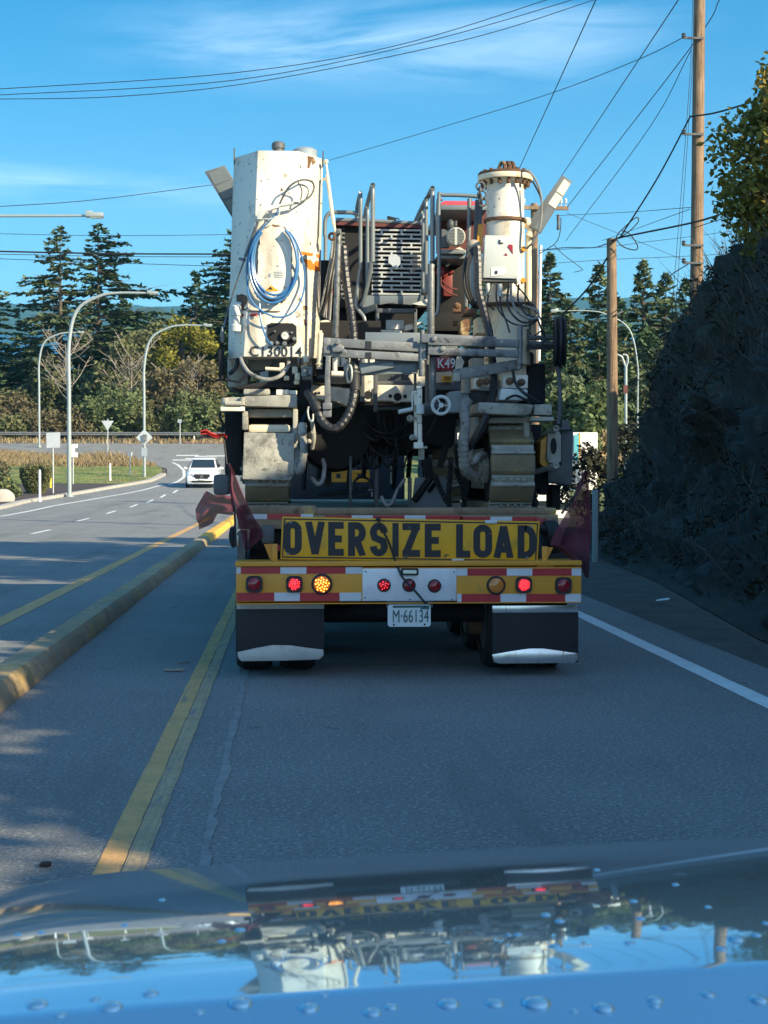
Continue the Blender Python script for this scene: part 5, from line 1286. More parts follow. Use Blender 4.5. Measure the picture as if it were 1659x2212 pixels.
mb = MB(); mb.slab([Q(3, x, y, 12.38) for x, y in ((365,765),(782,775),(778,1120),(752,1165),(352,1155),(355,1120))], (0,.02,0)); part(mb, 'track_cover_plate', 'dirtgrey', bev=.006)
mb = MB(); mb.zbox(3, 398, 700, 755, 770, 12.46, .3); part(mb, 'yellow_guard', 'cream_rust', bev=.03)
mb = MB(); mb.zbox(3, 350, 590, 398, 745, 12.4, .5); mb.zbox(3, 770, 570, 812, 900, 12.44, .5); mb.zbox(3, 400, 572, 770, 640, 12.5, .6); part(mb, 'track_yoke', 'dirtgrey', bev=.012)
mb = MB(); mb.zbox(3, 400, 640, 770, 705, 12.75, .6); mb.zbox(3, 205, 590, 350, 1120, 12.7, .9); part(mb, 'leg_housing', 'black', bev=.02)
mb = MB(); mb.slab([Q(3, x, y, 12.36) for x, y in ((360,465),(806,452),(806,555),(770,560),(362,548))], (0,.7,0)); mb.zbox(11, 355, 580, 700, 660, 12.5, .5); part(mb, 'left_crossbeam', 'dirtgrey', bev=.015)
mb = MB(); mb.zbox(11, 60, 812, 372, 868, 12.34, .12); part(mb, 'step_bar', 'cream', bev=.004)
mb = MB(); mb.zbox(11, 130, 690, 330, 780, 12.38, .2); c = Q(11, 118, 770, 12.34); mb.cyl(c, Q(11, 330, 775, 12.34), .022); mb.cyl(Q(11, 120, 700, 12.36), Q(11, 118, 790, 12.36), .03); mb.cyl(Q(11, 342, 690, 12.36), Q(11, 342, 790, 12.36), .022); part(mb, 'hydraulic_valve', 'dirtgrey', bev=.006)
mb = MB(); mb.zbox(11, 890, 590, 945, 655, 12.4, .2); mb.zbox(11, 780, 590, 885, 660, 12.42, .2); mb.zbox(11, 950, 600, 1050, 655, 12.41, .2); part(mb, 'clamp_block', 'cream', bev=.006)
# grey box and side plate left of the left track
mb = MB(); mb.zbox(10, 310, 850, 540, 1150, 12.6, .5); part(mb, 'side_box', 'darkgrey', bev=.03)
mb = MB(); mb.zbox(11, 30, 60, 100, 460, 12.6, .15); part(mb, 'black_cylinder', 'black', bev=.02)
mb = MB(); mb.tube([Q(11, 0, 480, 12.6), Q(11, 60, 465, 12.55), Q(11, 160, 470, 12.55), Q(11, 330, 500, 12.5)], .015, 6); mb.tube([Q(11, 60, 880, 12.6), Q(11, 55, 960, 12.6), Q(11, 90, 1040, 12.6), Q(11, 60, 1130, 12.6)], .02, 6); mb.tube([Q(11, 120, 900, 12.6), Q(11, 130, 1000, 12.6), Q(11, 80, 1150, 12.6)], .016, 6); part(mb, 'cable', 'wire')
# right track upper works
mb = MB(); mb.slab([Q(4, x, y, 12.15) for x, y in ((652,515),(1000,525),(1110,535),(1085,612),(1030,625),(690,612),(645,600))], (0,.8,0)); part(mb, 'right_crossbeam', 'dirtgrey', bev=.015)
mb = MB(); mb.zbox(4, 1112, 534, 1262, 622, 12.2, .3); mb.zbox(4, 1080, 638, 1280, 672, 12.2, .3); part(mb, 'step_bracket', 'dirtgrey', bev=.012)
mb = MB(); mb.zbox(4, 600, 640, 660, 820, 12.3, .4); mb.zbox(4, 1030, 680, 1078, 810, 12.3, .4); mb.zbox(4, 690, 640, 1080, 690, 12.35, .5); mb.zbox(4, 560, 830, 610, 1060, 12.5, .4); part(mb, 'track_yoke', 'dirtgrey', bev=.012)
mb = MB(); mb.zbox(4, 690, 690, 1030, 800, 12.8, .5); mb.zbox(4, 1090, 700, 1180, 1240, 12.8, .6); part(mb, 'leg_housing', 'black', bev=.02)
mb = MB(); mb.slab([Q(4, x, y, 12.12) for x, y in ((840,402),(1060,410),(1060,490),(1010,500),(826,496))], (0,.3,0)); part(mb, 'control_block', 'ltgrey', bev=.012)
mb = MB(); mb.zbox(4, 610, 310, 660, 405, 12.25, .2); mb.zbox(4, 660, 315, 750, 385, 12.3, .2); mb.zbox(4, 850, 290, 1062, 400, 12.3, .15); part(mb, 'valve_bracket', 'cream', bev=.008)
mb = MB()
for x, y in ((660, 355), (710, 348), (905, 345), (1000, 355)): c = Q(4, x, y, 12.2); mb.cyl(c, c + V3(0, -.07, 0), .030, .030, 12); mb.cyl(c + V3(0,-.07,0), c + V3(0,-.09,0), .018, .018, 8)
part(mb, 'hydraulic_fitting', 'rusty', bev=.003)
mb = MB(); mb.tube([Q(4, 935, 250, 12.2), Q(4, 960, 360, 12.1), Q(4, 1030, 440, 12.05), Q(4, 1150, 520, 12.1)], .022, 7); mb.tube([Q(4, 880, 490, 12.1), Q(4, 950, 460, 12.0), Q(4, 1010, 480, 12.05), Q(4, 1100, 530, 12.1)], .018, 7); part(mb, 'cable', 'hose')
# yellow bracket with oval hole, grey box at the right side
mb = MB(); mb.slab([Q(9, x, y, 12.55) for x, y in ((880,670),(960,600),(960,960),(900,940),(872,900))], (0,.25,0)); part(mb, 'yellow_bracket', 'truckyellow', bev=.008)
mb = MB(); mb.slab([Q(9, x, y, 12.5) for x, y in ((960,590),(1080,560),(1105,600),(1105,890),(1070,910),(960,900),(945,850))], (0,.06,0)); yb = part(mb, 'bracket_face', 'dirtgrey', bev=.008)
mb = MB(); mb.slab([Q(9, 1022 + 34*math.cos(a), 720 + 90*math.sin(a), 12.494) for a in [2*math.pi*i/20 for i in range(20)]], (0,.01,0)); part(mb, 'slot', 'black', yb)
mb = MB()
for x, y in ((1050, 530), (1048, 932)):
    c = Q(9, x, y, 12.42); mb.ring(c, (0,1,0), .021, .007, 20, 8); mb.cyl(c + V3(0,.008,0), c + V3(-.14 if y > 700 else -.06, .3, -.06 if y > 700 else -.05), .024, n=14)
part(mb, 'rusty_pipe', 'dirtgrey')
mb = MB(); mb.slab([Q(9, x, y, 12.65) for x, y in ((1105,555),(1240,560),(1225,1150),(960,1110),(960,960),(1105,930))], (0,.5,0)); part(mb, 'side_plate', 'darkgrey', bev=.015)
mb = MB(); mb.zbox(9, 1110, 440, 1190, 530, 12.6, .2); mb.zbox(9, 1090, 515, 1215, 545, 12.58, .06); part(mb, 'small_box', 'darkgrey', bev=.01)
mb = MB(); mb.slab([Q(9, x, y, 12.8) for x, y in ((830,1060),(990,1060),(950,1260),(880,1250))], (0,.3,0)); mb.zbox(9, 1000, 1140, 1100, 1420, 12.9, .3); part(mb, 'side_guard', 'black', bev=.02)
# ---------------- octagonal tank
top = [(282,120),(480,82),(815,95),(1020,140)]
def tank_ring(pts, yf, ys_, back):
    fl, f0, f1, fr = [None]*4
    a, b, c, d = pts
    r_ = [Q(1, *a, ys_), Q(1, *b, yf), Q(1, *c, yf), Q(1, *d, ys_)]
    z = (r_[1].z + r_[2].z)/2
    for p in r_: p.z = z
    xl, xr = r_[0].x, r_[3].x
    r_ += [V3(xr, ys_+back, z), V3(r_[2].x, ys_+back+.3, z), V3(r_[1].x, ys_+back+.3, z), V3(xl, ys_+back, z)]
    return r_
rings = [tank_ring([(233,1795),(362,1795),(832,1800),(985,1830)], 12.42, 12.72, .55), tank_ring([(240,1420),(385,1415),(838,1425),(995,1430)], 12.43, 12.73, .55),
         tank_ring([(262,700),(455,700),(822,700),(1008,700)], 12.46, 12.76, .55), tank_ring(top, 12.5, 12.8, .5)]
mb = MB(); mb.loft(rings); TK = part(mb, 'tank', 'cream', bev=.006)
mb = MB(); c = Q(1, 650, 78, 12.8); mb.lathe([(.045,-.06),(.045,.0),(.055,.005),(.055,.045),(.04,.06)], c, n=16); part(mb, 'filler_cap', 'darkgrey', TK)
mb = MB(); c = Q(1, 870, 100, 12.8); mb.lathe([(.10,-.05),(.10,.012),(.07,.03)], c, n=20); part(mb, 'hatch_lid', 'bluegrey', TK)
for x, y0, y1 in ((283, 65, 200), (1020, 90, 220)):
    mb = MB(); mb.zbox(1, x-5, y0, x+6, y1, 12.78, .03); part(mb, 'edge_rod', 'darkgrey', TK)
def tz(x, y):                         # depth of the tank's front or chamfers at a pixel of zoom 1
    v = interp([(0, 12.5), (700, 12.46), (1420, 12.43), (1800, 12.42)], y)
    bl = interp([(90, 480), (700, 455), (1420, 385), (1800, 362)], y); br = interp([(90, 815), (700, 822), (1420, 838), (1800, 832)], y)
    if x < bl: v += .30*min(1, (bl-x)/(bl - interp([(120, 282), (700, 262), (1420, 240), (1800, 233)], y)))
    if x > br: v += .30*min(1, (x-br)/(interp([(140, 1020), (700, 1008), (1430, 995), (1830, 985)], y)-br))
    return v
from mathutils.bvhtree import BVHTree
TK.data.calc_loop_triangles(); TB = BVHTree.FromPolygons([v.co + WLOC[TK.name] for v in TK.data.vertices], [tuple(t_.vertices) for t_ in TK.data.loop_triangles])
def TZ(x, y, off=.006):
    d = ray(*A(1, x, y)).normalized(); h = TB.ray_cast(C0, d)
    return h[0] - d*off*1.15 if h[0] is not None else Q(1, x, y, tz(x, y) - off)
# raised inspection panel with chewed edge
def outl(pts, amp, seed):
    o = []
    for i, p in enumerate(pts):
        q_ = pts[(i+1) % len(pts)]
        for k in range(5):
            t_ = k/5; x, y = p[0]+(q_[0]-p[0])*t_, p[1]+(q_[1]-p[1])*t_
            o.append((x + amp*noise.noise((x*.03, y*.03, seed)), y + amp*noise.noise((x*.03, y*.03, seed+9))))
    return o
pp = [(495,800),(520,740),(600,712),(690,725),(745,790),(755,900),(758,1120),(750,1250),(700,1320),(640,1335),(540,1310),(488,1240),(480,1100),(485,940)]
mb = MB(); mb.slab([TZ(x, y, .022) for x, y in outl([(487+(x-480)*1.05-13, 1024+(y-1024)*1.04) for x, y in pp], 26, 3)], (0,.012,0)); part(mb, 'chipped_edge', 'rusty', TK)
mb = MB(); mb.slab([TZ(x, y, .030) for x, y in outl(pp, 14, 1)], (0,.012,0)); PN = part(mb, 'inspection_panel', 'cream', TK)
mb = MB(); mb.slab([TZ(x, y, .034) for x, y in ((532,1252),(588,1205),(655,1252))], (0,.003,0)); part(mb, 'warning_sticker', 'signyellow', TK)
mb = MB(); mb.slab([TZ(x, y, .036) for x, y in ((560,1240),(585,1215),(605,1240))], (0,.001,0)); mb.slab([TZ(x, y, .0365) for x, y in ((578,1235),(585,1222),(592,1235))], (0,.0004,0)); part(mb, 'warning_symbol', 'ink', TK)
mb = MB()
for i in range(4): mb.slab([TZ(x, y, .034) for x, y in ((615,1092+14*i),(690,1090+14*i),(690,1095+14*i),(615,1097+14*i))], (0,.002,0))
mb.slab([TZ(x, y, .034) for x, y in ((570,1112),(580,1102),(592,1112),(588,1135),(574,1135))], (0,.002,0))
part(mb, 'notice_print', 'bluegrey', TK)
# gauge window
gw = [(560,1530),(590,1517),(770,1520),(800,1545),(802,1680),(775,1708),(590,1700),(552,1670)]
mb = MB(); mb.slab([TZ(x, y, .010) for x, y in gw], (0,.012,0)); GW = part(mb, 'gauge_opening', 'black', TK)
mb = MB(); c = TZ(708, 1622, .03); mb.cyl(c + V3(0,.02,0), c, .034, .034, 20); gg = part(mb, 'pressure_gauge', 'cream', TK)
mb = MB(); mb.ring(c, (0,1,0), .034, .005, 20, 6); mb.bar(c + V3(0,-.002,0), c + V3(-.015,-.002,.012), .003, .003); part(mb, 'gauge_rim', 'darkgrey', TK)
mb = MB()
for x, y, r_ in ((590,1690,.022),(640,1685,.018),(700,1690,.022),(760,1600,.012),(780,1650,.018),(620,1590,.01)): c = TZ(x, y, .02); mb.cyl(c, c + V3(0,-.03,0), r_, r_*.8, 10)
part(mb, 'pipe_fitting', 'galv', TK, bev=.002)
mb = MB(); o = TZ(410, 1790, .004); mb.text('C130014', o, (1,0,-.012), (0,0,1), .082, .98, .008, .004, 1.05); part(mb, 'lettering', 'ink', TK)
# orange stripes on the right chamfer
for nm, pts in (('orange_stripe', ((832,922),(996,950),(996,980),(845,950))), ('orange_stripe', ((858,985),(996,1008),(996,1090),(905,1075)))):
    mb = MB(); mb.slab([TZ(x, y, .006) for x, y in pts], (0,.003,0)); part(mb, nm, 'orange', TK)
mb = MB()
for pts in (((300,1290),(350,1275),(385,1290),(390,1340),(400,1390),(380,1412),(330,1415),(300,1370)), ((895,130),(945,140),(955,185),(935,210),(925,170),(905,235),(893,230)), ((855,1378),(890,1376),(898,1395),(880,1415),(858,1408)), ((862,1490),(880,1495),(884,1540),(868,1545)), ((1020,925),(1022,925),(1022,930))):
    mb.slab([TZ(x, y, .004) for x, y in outl(list(pts), 8, 2)], (0,.002,0))
part(mb, 'rust_patch', 'rusty', TK)
mb = MB(); mb.slab([TZ(x, y, .010) for x, y in ((395,1412),(640,1418),(900,1432),(900,1438),(640,1425),(395,1419))], (0,.006,0)); part(mb, 'panel_seam', 'rusty', TK)
mb = MB(); mb.slab([TZ(x, y, .003) for x, y in ((860,1545),(880,1545),(876,1700),(866,1700))], (0,.002,0)); mb.slab([TZ(x, y, .003) for x, y in ((915,1500),(925,1500),(922,1660),(917,1660))], (0,.002,0)); part(mb, 'rust_streak', 'cream_rust', TK)
mb = MB(); mb.tube([TZ(345,1370,.02), TZ(300,1365,.09), TZ(285,1420,.10), TZ(300,1460,.09)], .038, 10); mb.lathe([(.05,0),(.05,.05),(.035,.06),(.035,.12),(.045,.13),(.045,.2),(.02,.22)], TZ(300,1590,.09), n=12); part(mb, 'hose_coupling', 'ltgrey', TK)
mb = MB(); mb.cyl(TZ(330,1455,.03), TZ(470,1450,.03), .010, n=8); part(mb, 'red_handle', 'red', TK)
# ---------------- pressure washer: lance and blue hose hanging on the tank
PW = thing('pressure_washer_hose', 'coiled blue pressure hose with a grey spray lance hanging on the white tank', 'hose', TZ(620, 1300, .1))
bh = MB()
def loop(cx, cy, rx, ry, off, a0=0, a1=360, n=26, tilt=0): 
    o = []
    for i in range(n+1):
        a = R(a0 + (a1-a0)*i/n); x, y = cx + rx*math.cos(a) + tilt*math.sin(a), cy + ry*math.sin(a)
        o.append(TZ(x, y, off))
    return o
for cx, cy, rx, ry, off, tl_ in ((612,1010,205,310,.055,8),(618,1015,190,300,.075,-6),(625,1020,178,310,.06,10),(606,1030,198,322,.09,-4),(618,1000,185,285,.07,4)):
    bh.tube(loop(cx, cy, rx, ry, off, -60, 235, tilt=tl_), .0155, 8, 2)
bh.tube([TZ(670,520,.06), TZ(640,600,.07), TZ(560,690,.08), TZ(470,800,.085), TZ(400,960,.09), TZ(390,1150,.09), TZ(410,1300,.09), TZ(490,1400,.09), TZ(600,1460,.09), TZ(700,1465,.09), TZ(790,1410,.09), TZ(850,1290,.09), TZ(870,1150,.09), TZ(850,1000,.09), TZ(800,850,.08), TZ(740,760,.07)], .0125, 8, 5)
bh.tube([TZ(495,1355,.07), TZ(500,1460,.08), TZ(520,1560,.08), TZ(560,1660,.06), TZ(600,1700,.04)], .0125, 8, 5)
bh.build('coiled_hose', M['bluehose'], PW)
gh = MB(); gh.tube([TZ(640,600,.05), TZ(670,510,.07), TZ(730,400,.09), TZ(800,345,.10), TZ(870,330,.10), TZ(930,350,.10), TZ(945,400,.10), TZ(910,470,.10), TZ(830,515,.09), TZ(740,525,.08), TZ(640,545,.07)], .0135, 8, 6)
gh.tube([TZ(815,350,.10), TZ(845,420,.10), TZ(835,500,.09)], .010, 7, 5)
gh.build('loose_hose', M['darkgrey'], PW)
ln = MB(); ln.cyl(TZ(480,680,.09), TZ(375,965,.10), .012, .013, 10); ln.cyl(TZ(375,965,.10), Q(1,235,1390,12.6), .007, .007, 8); ln.cyl(Q(1,235,1390,12.6), Q(1,195,1560,12.55), .007, .007, 8); ln.lathe([(.006,0),(.016,.02),(.015,.09),(.008,.13)], Q(1,185,1680,12.55), n=10); ln.cyl(TZ(330,985,.11), TZ(370,995,.11), .012, n=8)
ln.build('lance', M['galv'], PW)
gn = MB(); gn.slab([TZ(x, y, .11) for x, y in ((470,655),(485,570),(515,525),(545,545),(555,570),(640,540),(650,560),(560,590),(530,620),(505,660))], (0,.05,0)); gn.tube([TZ(505,655,.10), TZ(570,655,.11), TZ(640,640,.11), TZ(660,590,.10), TZ(650,550,.09)], .008, 6); gn.cyl(TZ(545,565,.085), TZ(830,515,.09), .016, .013, 10)
gn.build('trigger_gun', M['ltgrey'], PW, bev=.006)
# ---------------- hoses and clutter under the tank
mb = MB(); mb.zbox(11, 410, 175, 640, 300, 12.9, .3); mb.zbox(11, 150, 165, 420, 560, 13.2, .4); mb.slab([Q(11, x, y, 12.8) for x, y in ((410,180),(750,180),(735,250),(690,310),(560,350),(460,340),(415,300))], (0,.2,0)); part(mb, 'slewing_bracket', 'dirtgrey', bev=.015)
mb = MB(); mb.slab([Q(11, x, y, 12.5) for x, y in ((200,560),(520,500),(900,475),(1010,500),(1105,560),(1000,580),(700,560),(300,590))], (0,.6,0)); part(mb, 'slewing_plate', 'black', bev=.02)
mb = MB(); mb.tube([Q(11, 320, 180, 12.45), Q(11, 350, 260, 12.4), Q(11, 430, 370, 12.36), Q(11, 560, 440, 12.34), Q(11, 680, 460, 12.34), Q(11, 800, 430, 12.36), Q(11, 880, 370, 12.4), Q(11, 935, 280, 12.45), Q(11, 940, 190, 12.5)], .028, 9, 6); part(mb, 'hydraulic_hose', 'greyhose')
mb = MB(); mb.tube([Q(11, 280, 190, 12.6), Q(11, 260, 300, 12.55), Q(11, 180, 385, 12.6)], .03, 8, 6); mb.tube([Q(11, 340, 200, 12.6), Q(11, 420, 350, 12.6), Q(11, 300, 480, 12.6)], .022, 8, 6); part(mb, 'hydraulic_hose', 'hose')
mb = MB()
for x0, y0, x1, y1, Y in ((820,240,890,360,12.45),(985,290,1060,380,12.42),(1020,370,1090,470,12.40),(880,410,950,470,12.45),(1060,180,1120,270,12.4),(1100,250,1180,330,12.42),(1010,470,1080,520,12.42)): mb.zbox(11, x0, y0, x1, y1, Y, .18)
mb.cyl(Q(11, 830, 330, 12.4), Q(11, 640, 320, 12.4), .015); mb.cyl(Q(11, 1160, 240, 12.38), Q(11, 1160, 160, 12.38), .03)
part(mb, 'valve_block', 'cream_rust', bev=.012)
mb = MB(); mb.zbox(11, 1120, 290, 1250, 460, 12.36, .15); mb.cyl(Q(11, 1150, 310, 12.33), Q(11, 1150, 420, 12.33), .03); mb.zbox(11, 1190, 330, 1250, 400, 12.32, .06); mb.zbox(11, 1055, 175, 1100, 260, 12.34, .08); part(mb, 'proportional_valve', 'galv', bev=.008)
mb = MB()
for i in range(9): mb.ring(Q(11, 1105, 192 + 9*i, 12.3), (0,.1,1), .014, .004, 12, 5)
part(mb, 'spring', 'ink')
mb = MB(); mb.zbox(11, 1250, 180, 1320, 420, 12.6, .3); mb.zbox(11, 1260, 440, 1420, 500, 12.7, .4); part(mb, 'dark_bracket', 'black', bev=.012)
mb = MB(); mb.cyl(Q(1, 1000, 1600, 12.5), Q(1, 990, 1900, 12.5), .023, n=14); mb.cyl(Q(1, 1000, 1610, 12.5), Q(1, 1003, 1580, 12.5), .011); mb.ring(Q(1, 990, 1860, 12.5), (0,0,1), .025, .007, 16, 6); part(mb, 'grease_cylinder', 'cream_rust')
# small hoses beside the left track
mb = MB(); mb.tube([Q(11, 1200, 810, 12.4), Q(11, 1190, 880, 12.4), Q(11, 1215, 990, 12.35), Q(11, 1255, 990, 12.35), Q(11, 1258, 910, 12.4)], .012, 7); part(mb, 'grey_loop', 'ltgrey')
mb = MB(); mb.tube([Q(3, 845, 780, 12.35), Q(3, 862, 880, 12.32), Q(3, 850, 1000, 12.32), Q(3, 830, 1090, 12.34), Q(3, 805, 1030, 12.4), Q(3, 800, 900, 12.5)], .055, 12, 6, rib=.06, pitch=.055); part(mb, 'ribbed_hose', 'greyhose')
mb = MB(); mb.tube([Q(3, 850, 700, 12.4), Q(3, 850, 790, 12.35)], .06, 10, 1); mb.ball(Q(3, 850, 730, 12.38), .03); mb.ball(Q(3, 905, 840, 12.5), .02); mb.ball(Q(3, 935, 770, 12.5), .022); mb.tube([Q(3, 925, 650, 12.5), Q(3, 945, 800, 12.5), Q(3, 930, 900, 12.55)], .03, 8); part(mb, 'hose_fitting', 'dirtgrey')
# ---------------- left work lamp and right work lamp
def quadlamp(front, depth, lensq, ys, label=None):
    pts = [Q(k, x, y, yy) for (k, x, y), yy in zip(front, ys)]
    n_ = (pts[1]-pts[0]).cross(pts[-1]-pts[0]).normalized()
    if n_.y > 0: n_ = -n_
    mb = MB(); bk = [p - n_*depth for p in pts]; cc = sum(bk, Vector())/len(bk); mb.loft([pts, [cc + (p-cc)*.86 for p in bk]]); b_ = part(mb, 'work_lamp', 'lampgrey', bev=.006)
    if label: b_['label'] = label
    for lq, m_ in lensq:
        mb = MB(); e = pts; 
        def at(u, v): return (e[0]*(1-u)+e[1]*u)*(1-v) + (e[3]*(1-u)+e[2]*u)*v + n_*.004
        mb.slab([at(u, v) for u, v in lq], -n_*.003); part(mb, 'lens', m_, b_)
quadlamp([(1,35,262),(1,205,208),(1,440,585),(1,262,640)], .09, [([(.12,.05),(.92,.05),(.92,.30),(.10,.30)], 'lampdark'), ([(.10,.34),(.92,.34),(.92,.62),(.10,.62)], 'lampdark'), ([(.10,.66),(.92,.66),(.95,.95),(.10,.95)], 'lampdark')], (13.55,13.55,13.6,13.6), 'work lamp panel tilted outward left of the tank')
quadlamp([(2,1345,288),(2,1430,345),(2,1165,782),(2,1055,700)], .16, [([(.34,.04),(.96,.05),(.96,.28),(.34,.28)], 'lamplens'), ([(.36,.30),(.96,.30),(.96,.52),(.36,.52)], 'lamplens'), ([(.40,.55),(.96,.55),(.97,.98),(.45,.98)], 'lampdark')], (12.95,12.95,12.95,12.95), 'work lamp with two cream lens squares tilted outward on the right')
mb = MB(); mb.ball(Q(2, 1055, 690, 13.0), .05, .06, .05); mb.cyl(Q(2, 1090, 740, 13.0), Q(2, 1070, 800, 13.0), .03); mb.cyl(Q(2, 1068, 790, 13.05), Q(2, 1068, 1340, 13.05), .025, n=12); part(mb, 'lamp_post', 'cream_rust')
# ---------------- engine cover with slotted grille
YG = 14.3
mb = MB(); a, b = Q(8, 215, 1180, YG+.06), Q(8, 1050, 455, YG+.06); mb.box((a.x, YG+.06, a.z), (b.x, 17.2, b.z)); part(mb, 'engine_core', 'black')
mb = MB(); mb.slab([Q(8, x, y, YG-.02) for x, y in ((215,372),(410,378),(600,388),(985,408),(985,440),(600,420),(410,412),(215,408))], (0,2.9,0)); part(mb, 'engine_hood', 'rail', bev=.02)
mb = MB(); mb.slab([Q(8, x, y, YG-.01) for x, y in ((215,408),(985,440),(985,472),(215,440))], (0,.2,0)); part(mb, 'brown_strip', 'maroon')
mb = MB(); mb.slab([Q(8, x, y, YG+.4) for x, y in ((682,358),(760,378),(760,402),(690,400))], (0,.1,0)); mb.tube([Q(8, 760, 378, YG+.4), Q(8, 790, 392, YG+.4)], .01, 6); part(mb, 'antenna_box', 'black')
def grille(x0, x1, ytop, ybot, n, Y0, Y1, sk, cols, slant=0.0):
    """plate with staggered rows of slots"""
    mb = MB(); H_ = (ybot-ytop)/n
    def pt(x, y, d=0): u = (x-x0)/(x1-x0); return Q(8, x, y + sk*(x-x0), Y0 + (Y1-Y0)*u - .02 + d)
    def bar_(xa, ya, xb, yb): mb.slab([pt(xa, ya), pt(xb, ya), pt(xb, yb), pt(xa, yb)], (0,.014,0))
    for i in range(n+1): bar_(x0, ytop + i*H_ - H_*.20, x1, ytop + i*H_ + H_*.20)
    for i in range(n):
        off = (0 if i % 2 else .5)*cols
        x = x0 - off
        while x < x1 + 8:
            xa, xb = max(x0, x-9), min(x1, x+9)
            if xb > xa: 
                mb.slab([pt(xa, ytop+i*H_+H_*.2, .0015), pt(xb, ytop+i*H_+H_*.2, .0015), pt(xb, ytop+(i+1)*H_-H_*.2, .0015), pt(xa, ytop+(i+1)*H_-H_*.2, .0015)], (0,.011,0))
            x += cols
    return mb
gr = part(grille(540, 985, 485, 1060, 15, YG, YG, .012, 178), 'front_grille', 'grille')
part(grille(262, 412, 475, 1100, 16, YG+.02, YG+.28, .12, 95), 'side_grille', 'rail')
mb = MB(); mb.slab([Q(8, x, y, YG-.05) for x, y in ((690,730),(720,705),(760,705),(795,735),(800,790),(765,830),(735,825),(715,800),(690,785))], (0,.02,0)); part(mb, 'round_cover', 'signback', gr)
mb = MB(); mb.slab([Q(8, x, y, YG-.03) for x, y in ((470,1075),(1045,1075),(1050,1100),(905,1165),(690,1150),(450,1190),(425,1165))], (0,.3,0)); part(mb, 'lower_apron', 'rail', bev=.02)
mb = MB(); mb.slab([Q(8, x, y, YG-.06) for x, y in ((1045,1105),(1050,1170),(960,1165),(905,1152))], (0,.02,0)); part(mb, 'grey_flap', 'ltgrey')
mb = MB()
for x0, y0, x1, y1 in ((575,1195,945,1232),(575,1232,605,1460),(920,1200,948,1450),(605,1420,940,1458)): mb.zbox(8, x0, y0, x1, y1, YG-.25, .08)
mb.bar(Q(8, 450, 1225, YG-.1), Q(8, 590, 1180, YG-.2), .03, .06)
part(mb, 'support_frame', 'darkgrey', bev=.006)
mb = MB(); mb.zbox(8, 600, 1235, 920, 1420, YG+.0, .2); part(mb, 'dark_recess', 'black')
mb = MB(); mb.zbox(8, 668, 1298, 828, 1385, YG-.12, .04); lb_ = part(mb, 'notice_plate', 'ltgrey', bev=.004)
mb = MB(); mb.slab([Q(8, x, y, YG-.128) for x, y in ((716,1345),(798,1333),(794,1380),(712,1382))], (0,.006,0)); part(mb, 'notice_paper', 'white_plastic', lb_)
mb = MB(); mb.zbox(8, 605, 1388, 810, 1420, YG-.28, .06); mb.slab([Q(8, x, y, YG-.15) for x, y in ((840,1345),(1000,1312),(930,1380),(832,1395))], (0,.01,0)); part(mb, 'white_bracket', 'cream', bev=.005)
# ---------------- handrails
def hoop(pts, r, nm='handrail', m='rail', n=10, sub=5): mb = MB(); mb.tube([Q(k, x, y, Y) for k, x, y, Y in pts], r, n, sub); return part(mb, nm, m)
def bend(k, x, y0, y1, Y, dY, r, m='rail'):
    """upright hairpin tube in a plane running away from us"""
    p0, p1 = Q(k, x, y0, Y), Q(k, x, y1, Y)
    mb = MB(); rr = min(.08, abs(dY)/2)
    mb.tube([p1, p1.lerp(p0, .5), p0 - V3(0,0,rr), p0 + V3(0, rr*.3*(1 if dY > 0 else -1), -rr*.28), p0 + V3(0, rr*(1 if dY > 0 else -1), 0), p0 + V3(0, dY-rr, 0), p0 + V3(0, dY-rr*.3, -rr*.28), p0 + V3(0, dY, -rr), p1 + V3(0, dY, 0)], r, 10, 5)
    return part(mb, 'handrail', m)
bend(8, 438, 143, 840, 13.75, .8, .030); hoop([(8,432,840,13.75),(8,398,1140,13.75),(8,420,1210,13.74),(8,475,1290,13.72),(8,478,1460,13.72)], .030)
bend(8, 548, 78, 775, 13.55, 1.3, .036); bend(8, 500, 270, 1050, 13.9, 1.2, .030)
hoop([(8,535,770,13.55),(8,520,900,13.6),(8,460,1160,13.7)], .030)
bend(8, 1086, 105, 770, 13.55, 1.3, .036); bend(8, 1030, 200, 1050, 13.9, 1.2, .030); bend(8, 1002, 320, 1050, 14.1, .9, .028)
hoop([(8,1078,770,13.55),(8,1070,900,13.6)], .034)
hoop([(8,115,540,13.8),(8,122,390,13.8),(8,170,330,13.8),(8,260,328,13.8),(8,370,332,13.8),(8,412,365,13.8)], .032)
hoop([(8,122,540,13.8),(8,120,760,13.8)], .030)
hoop([(8,1110,1260,13.5),(8,1140,1180,13.5),(8,1145,720,13.5),(8,1145,200,13.5),(8,1185,172,13.5),(8,1440,180,13.5),(8,1560,205,13.5)], .030)
hoop([(8,1130,700,13.7),(8,1130,240,13.7),(8,1170,215,13.9)], .022)
hoop([(8,1420,205,13.45),(8,1412,640,13.45),(8,1395,900,13.45),(8,1390,1180,13.45)], .034, m='galv')
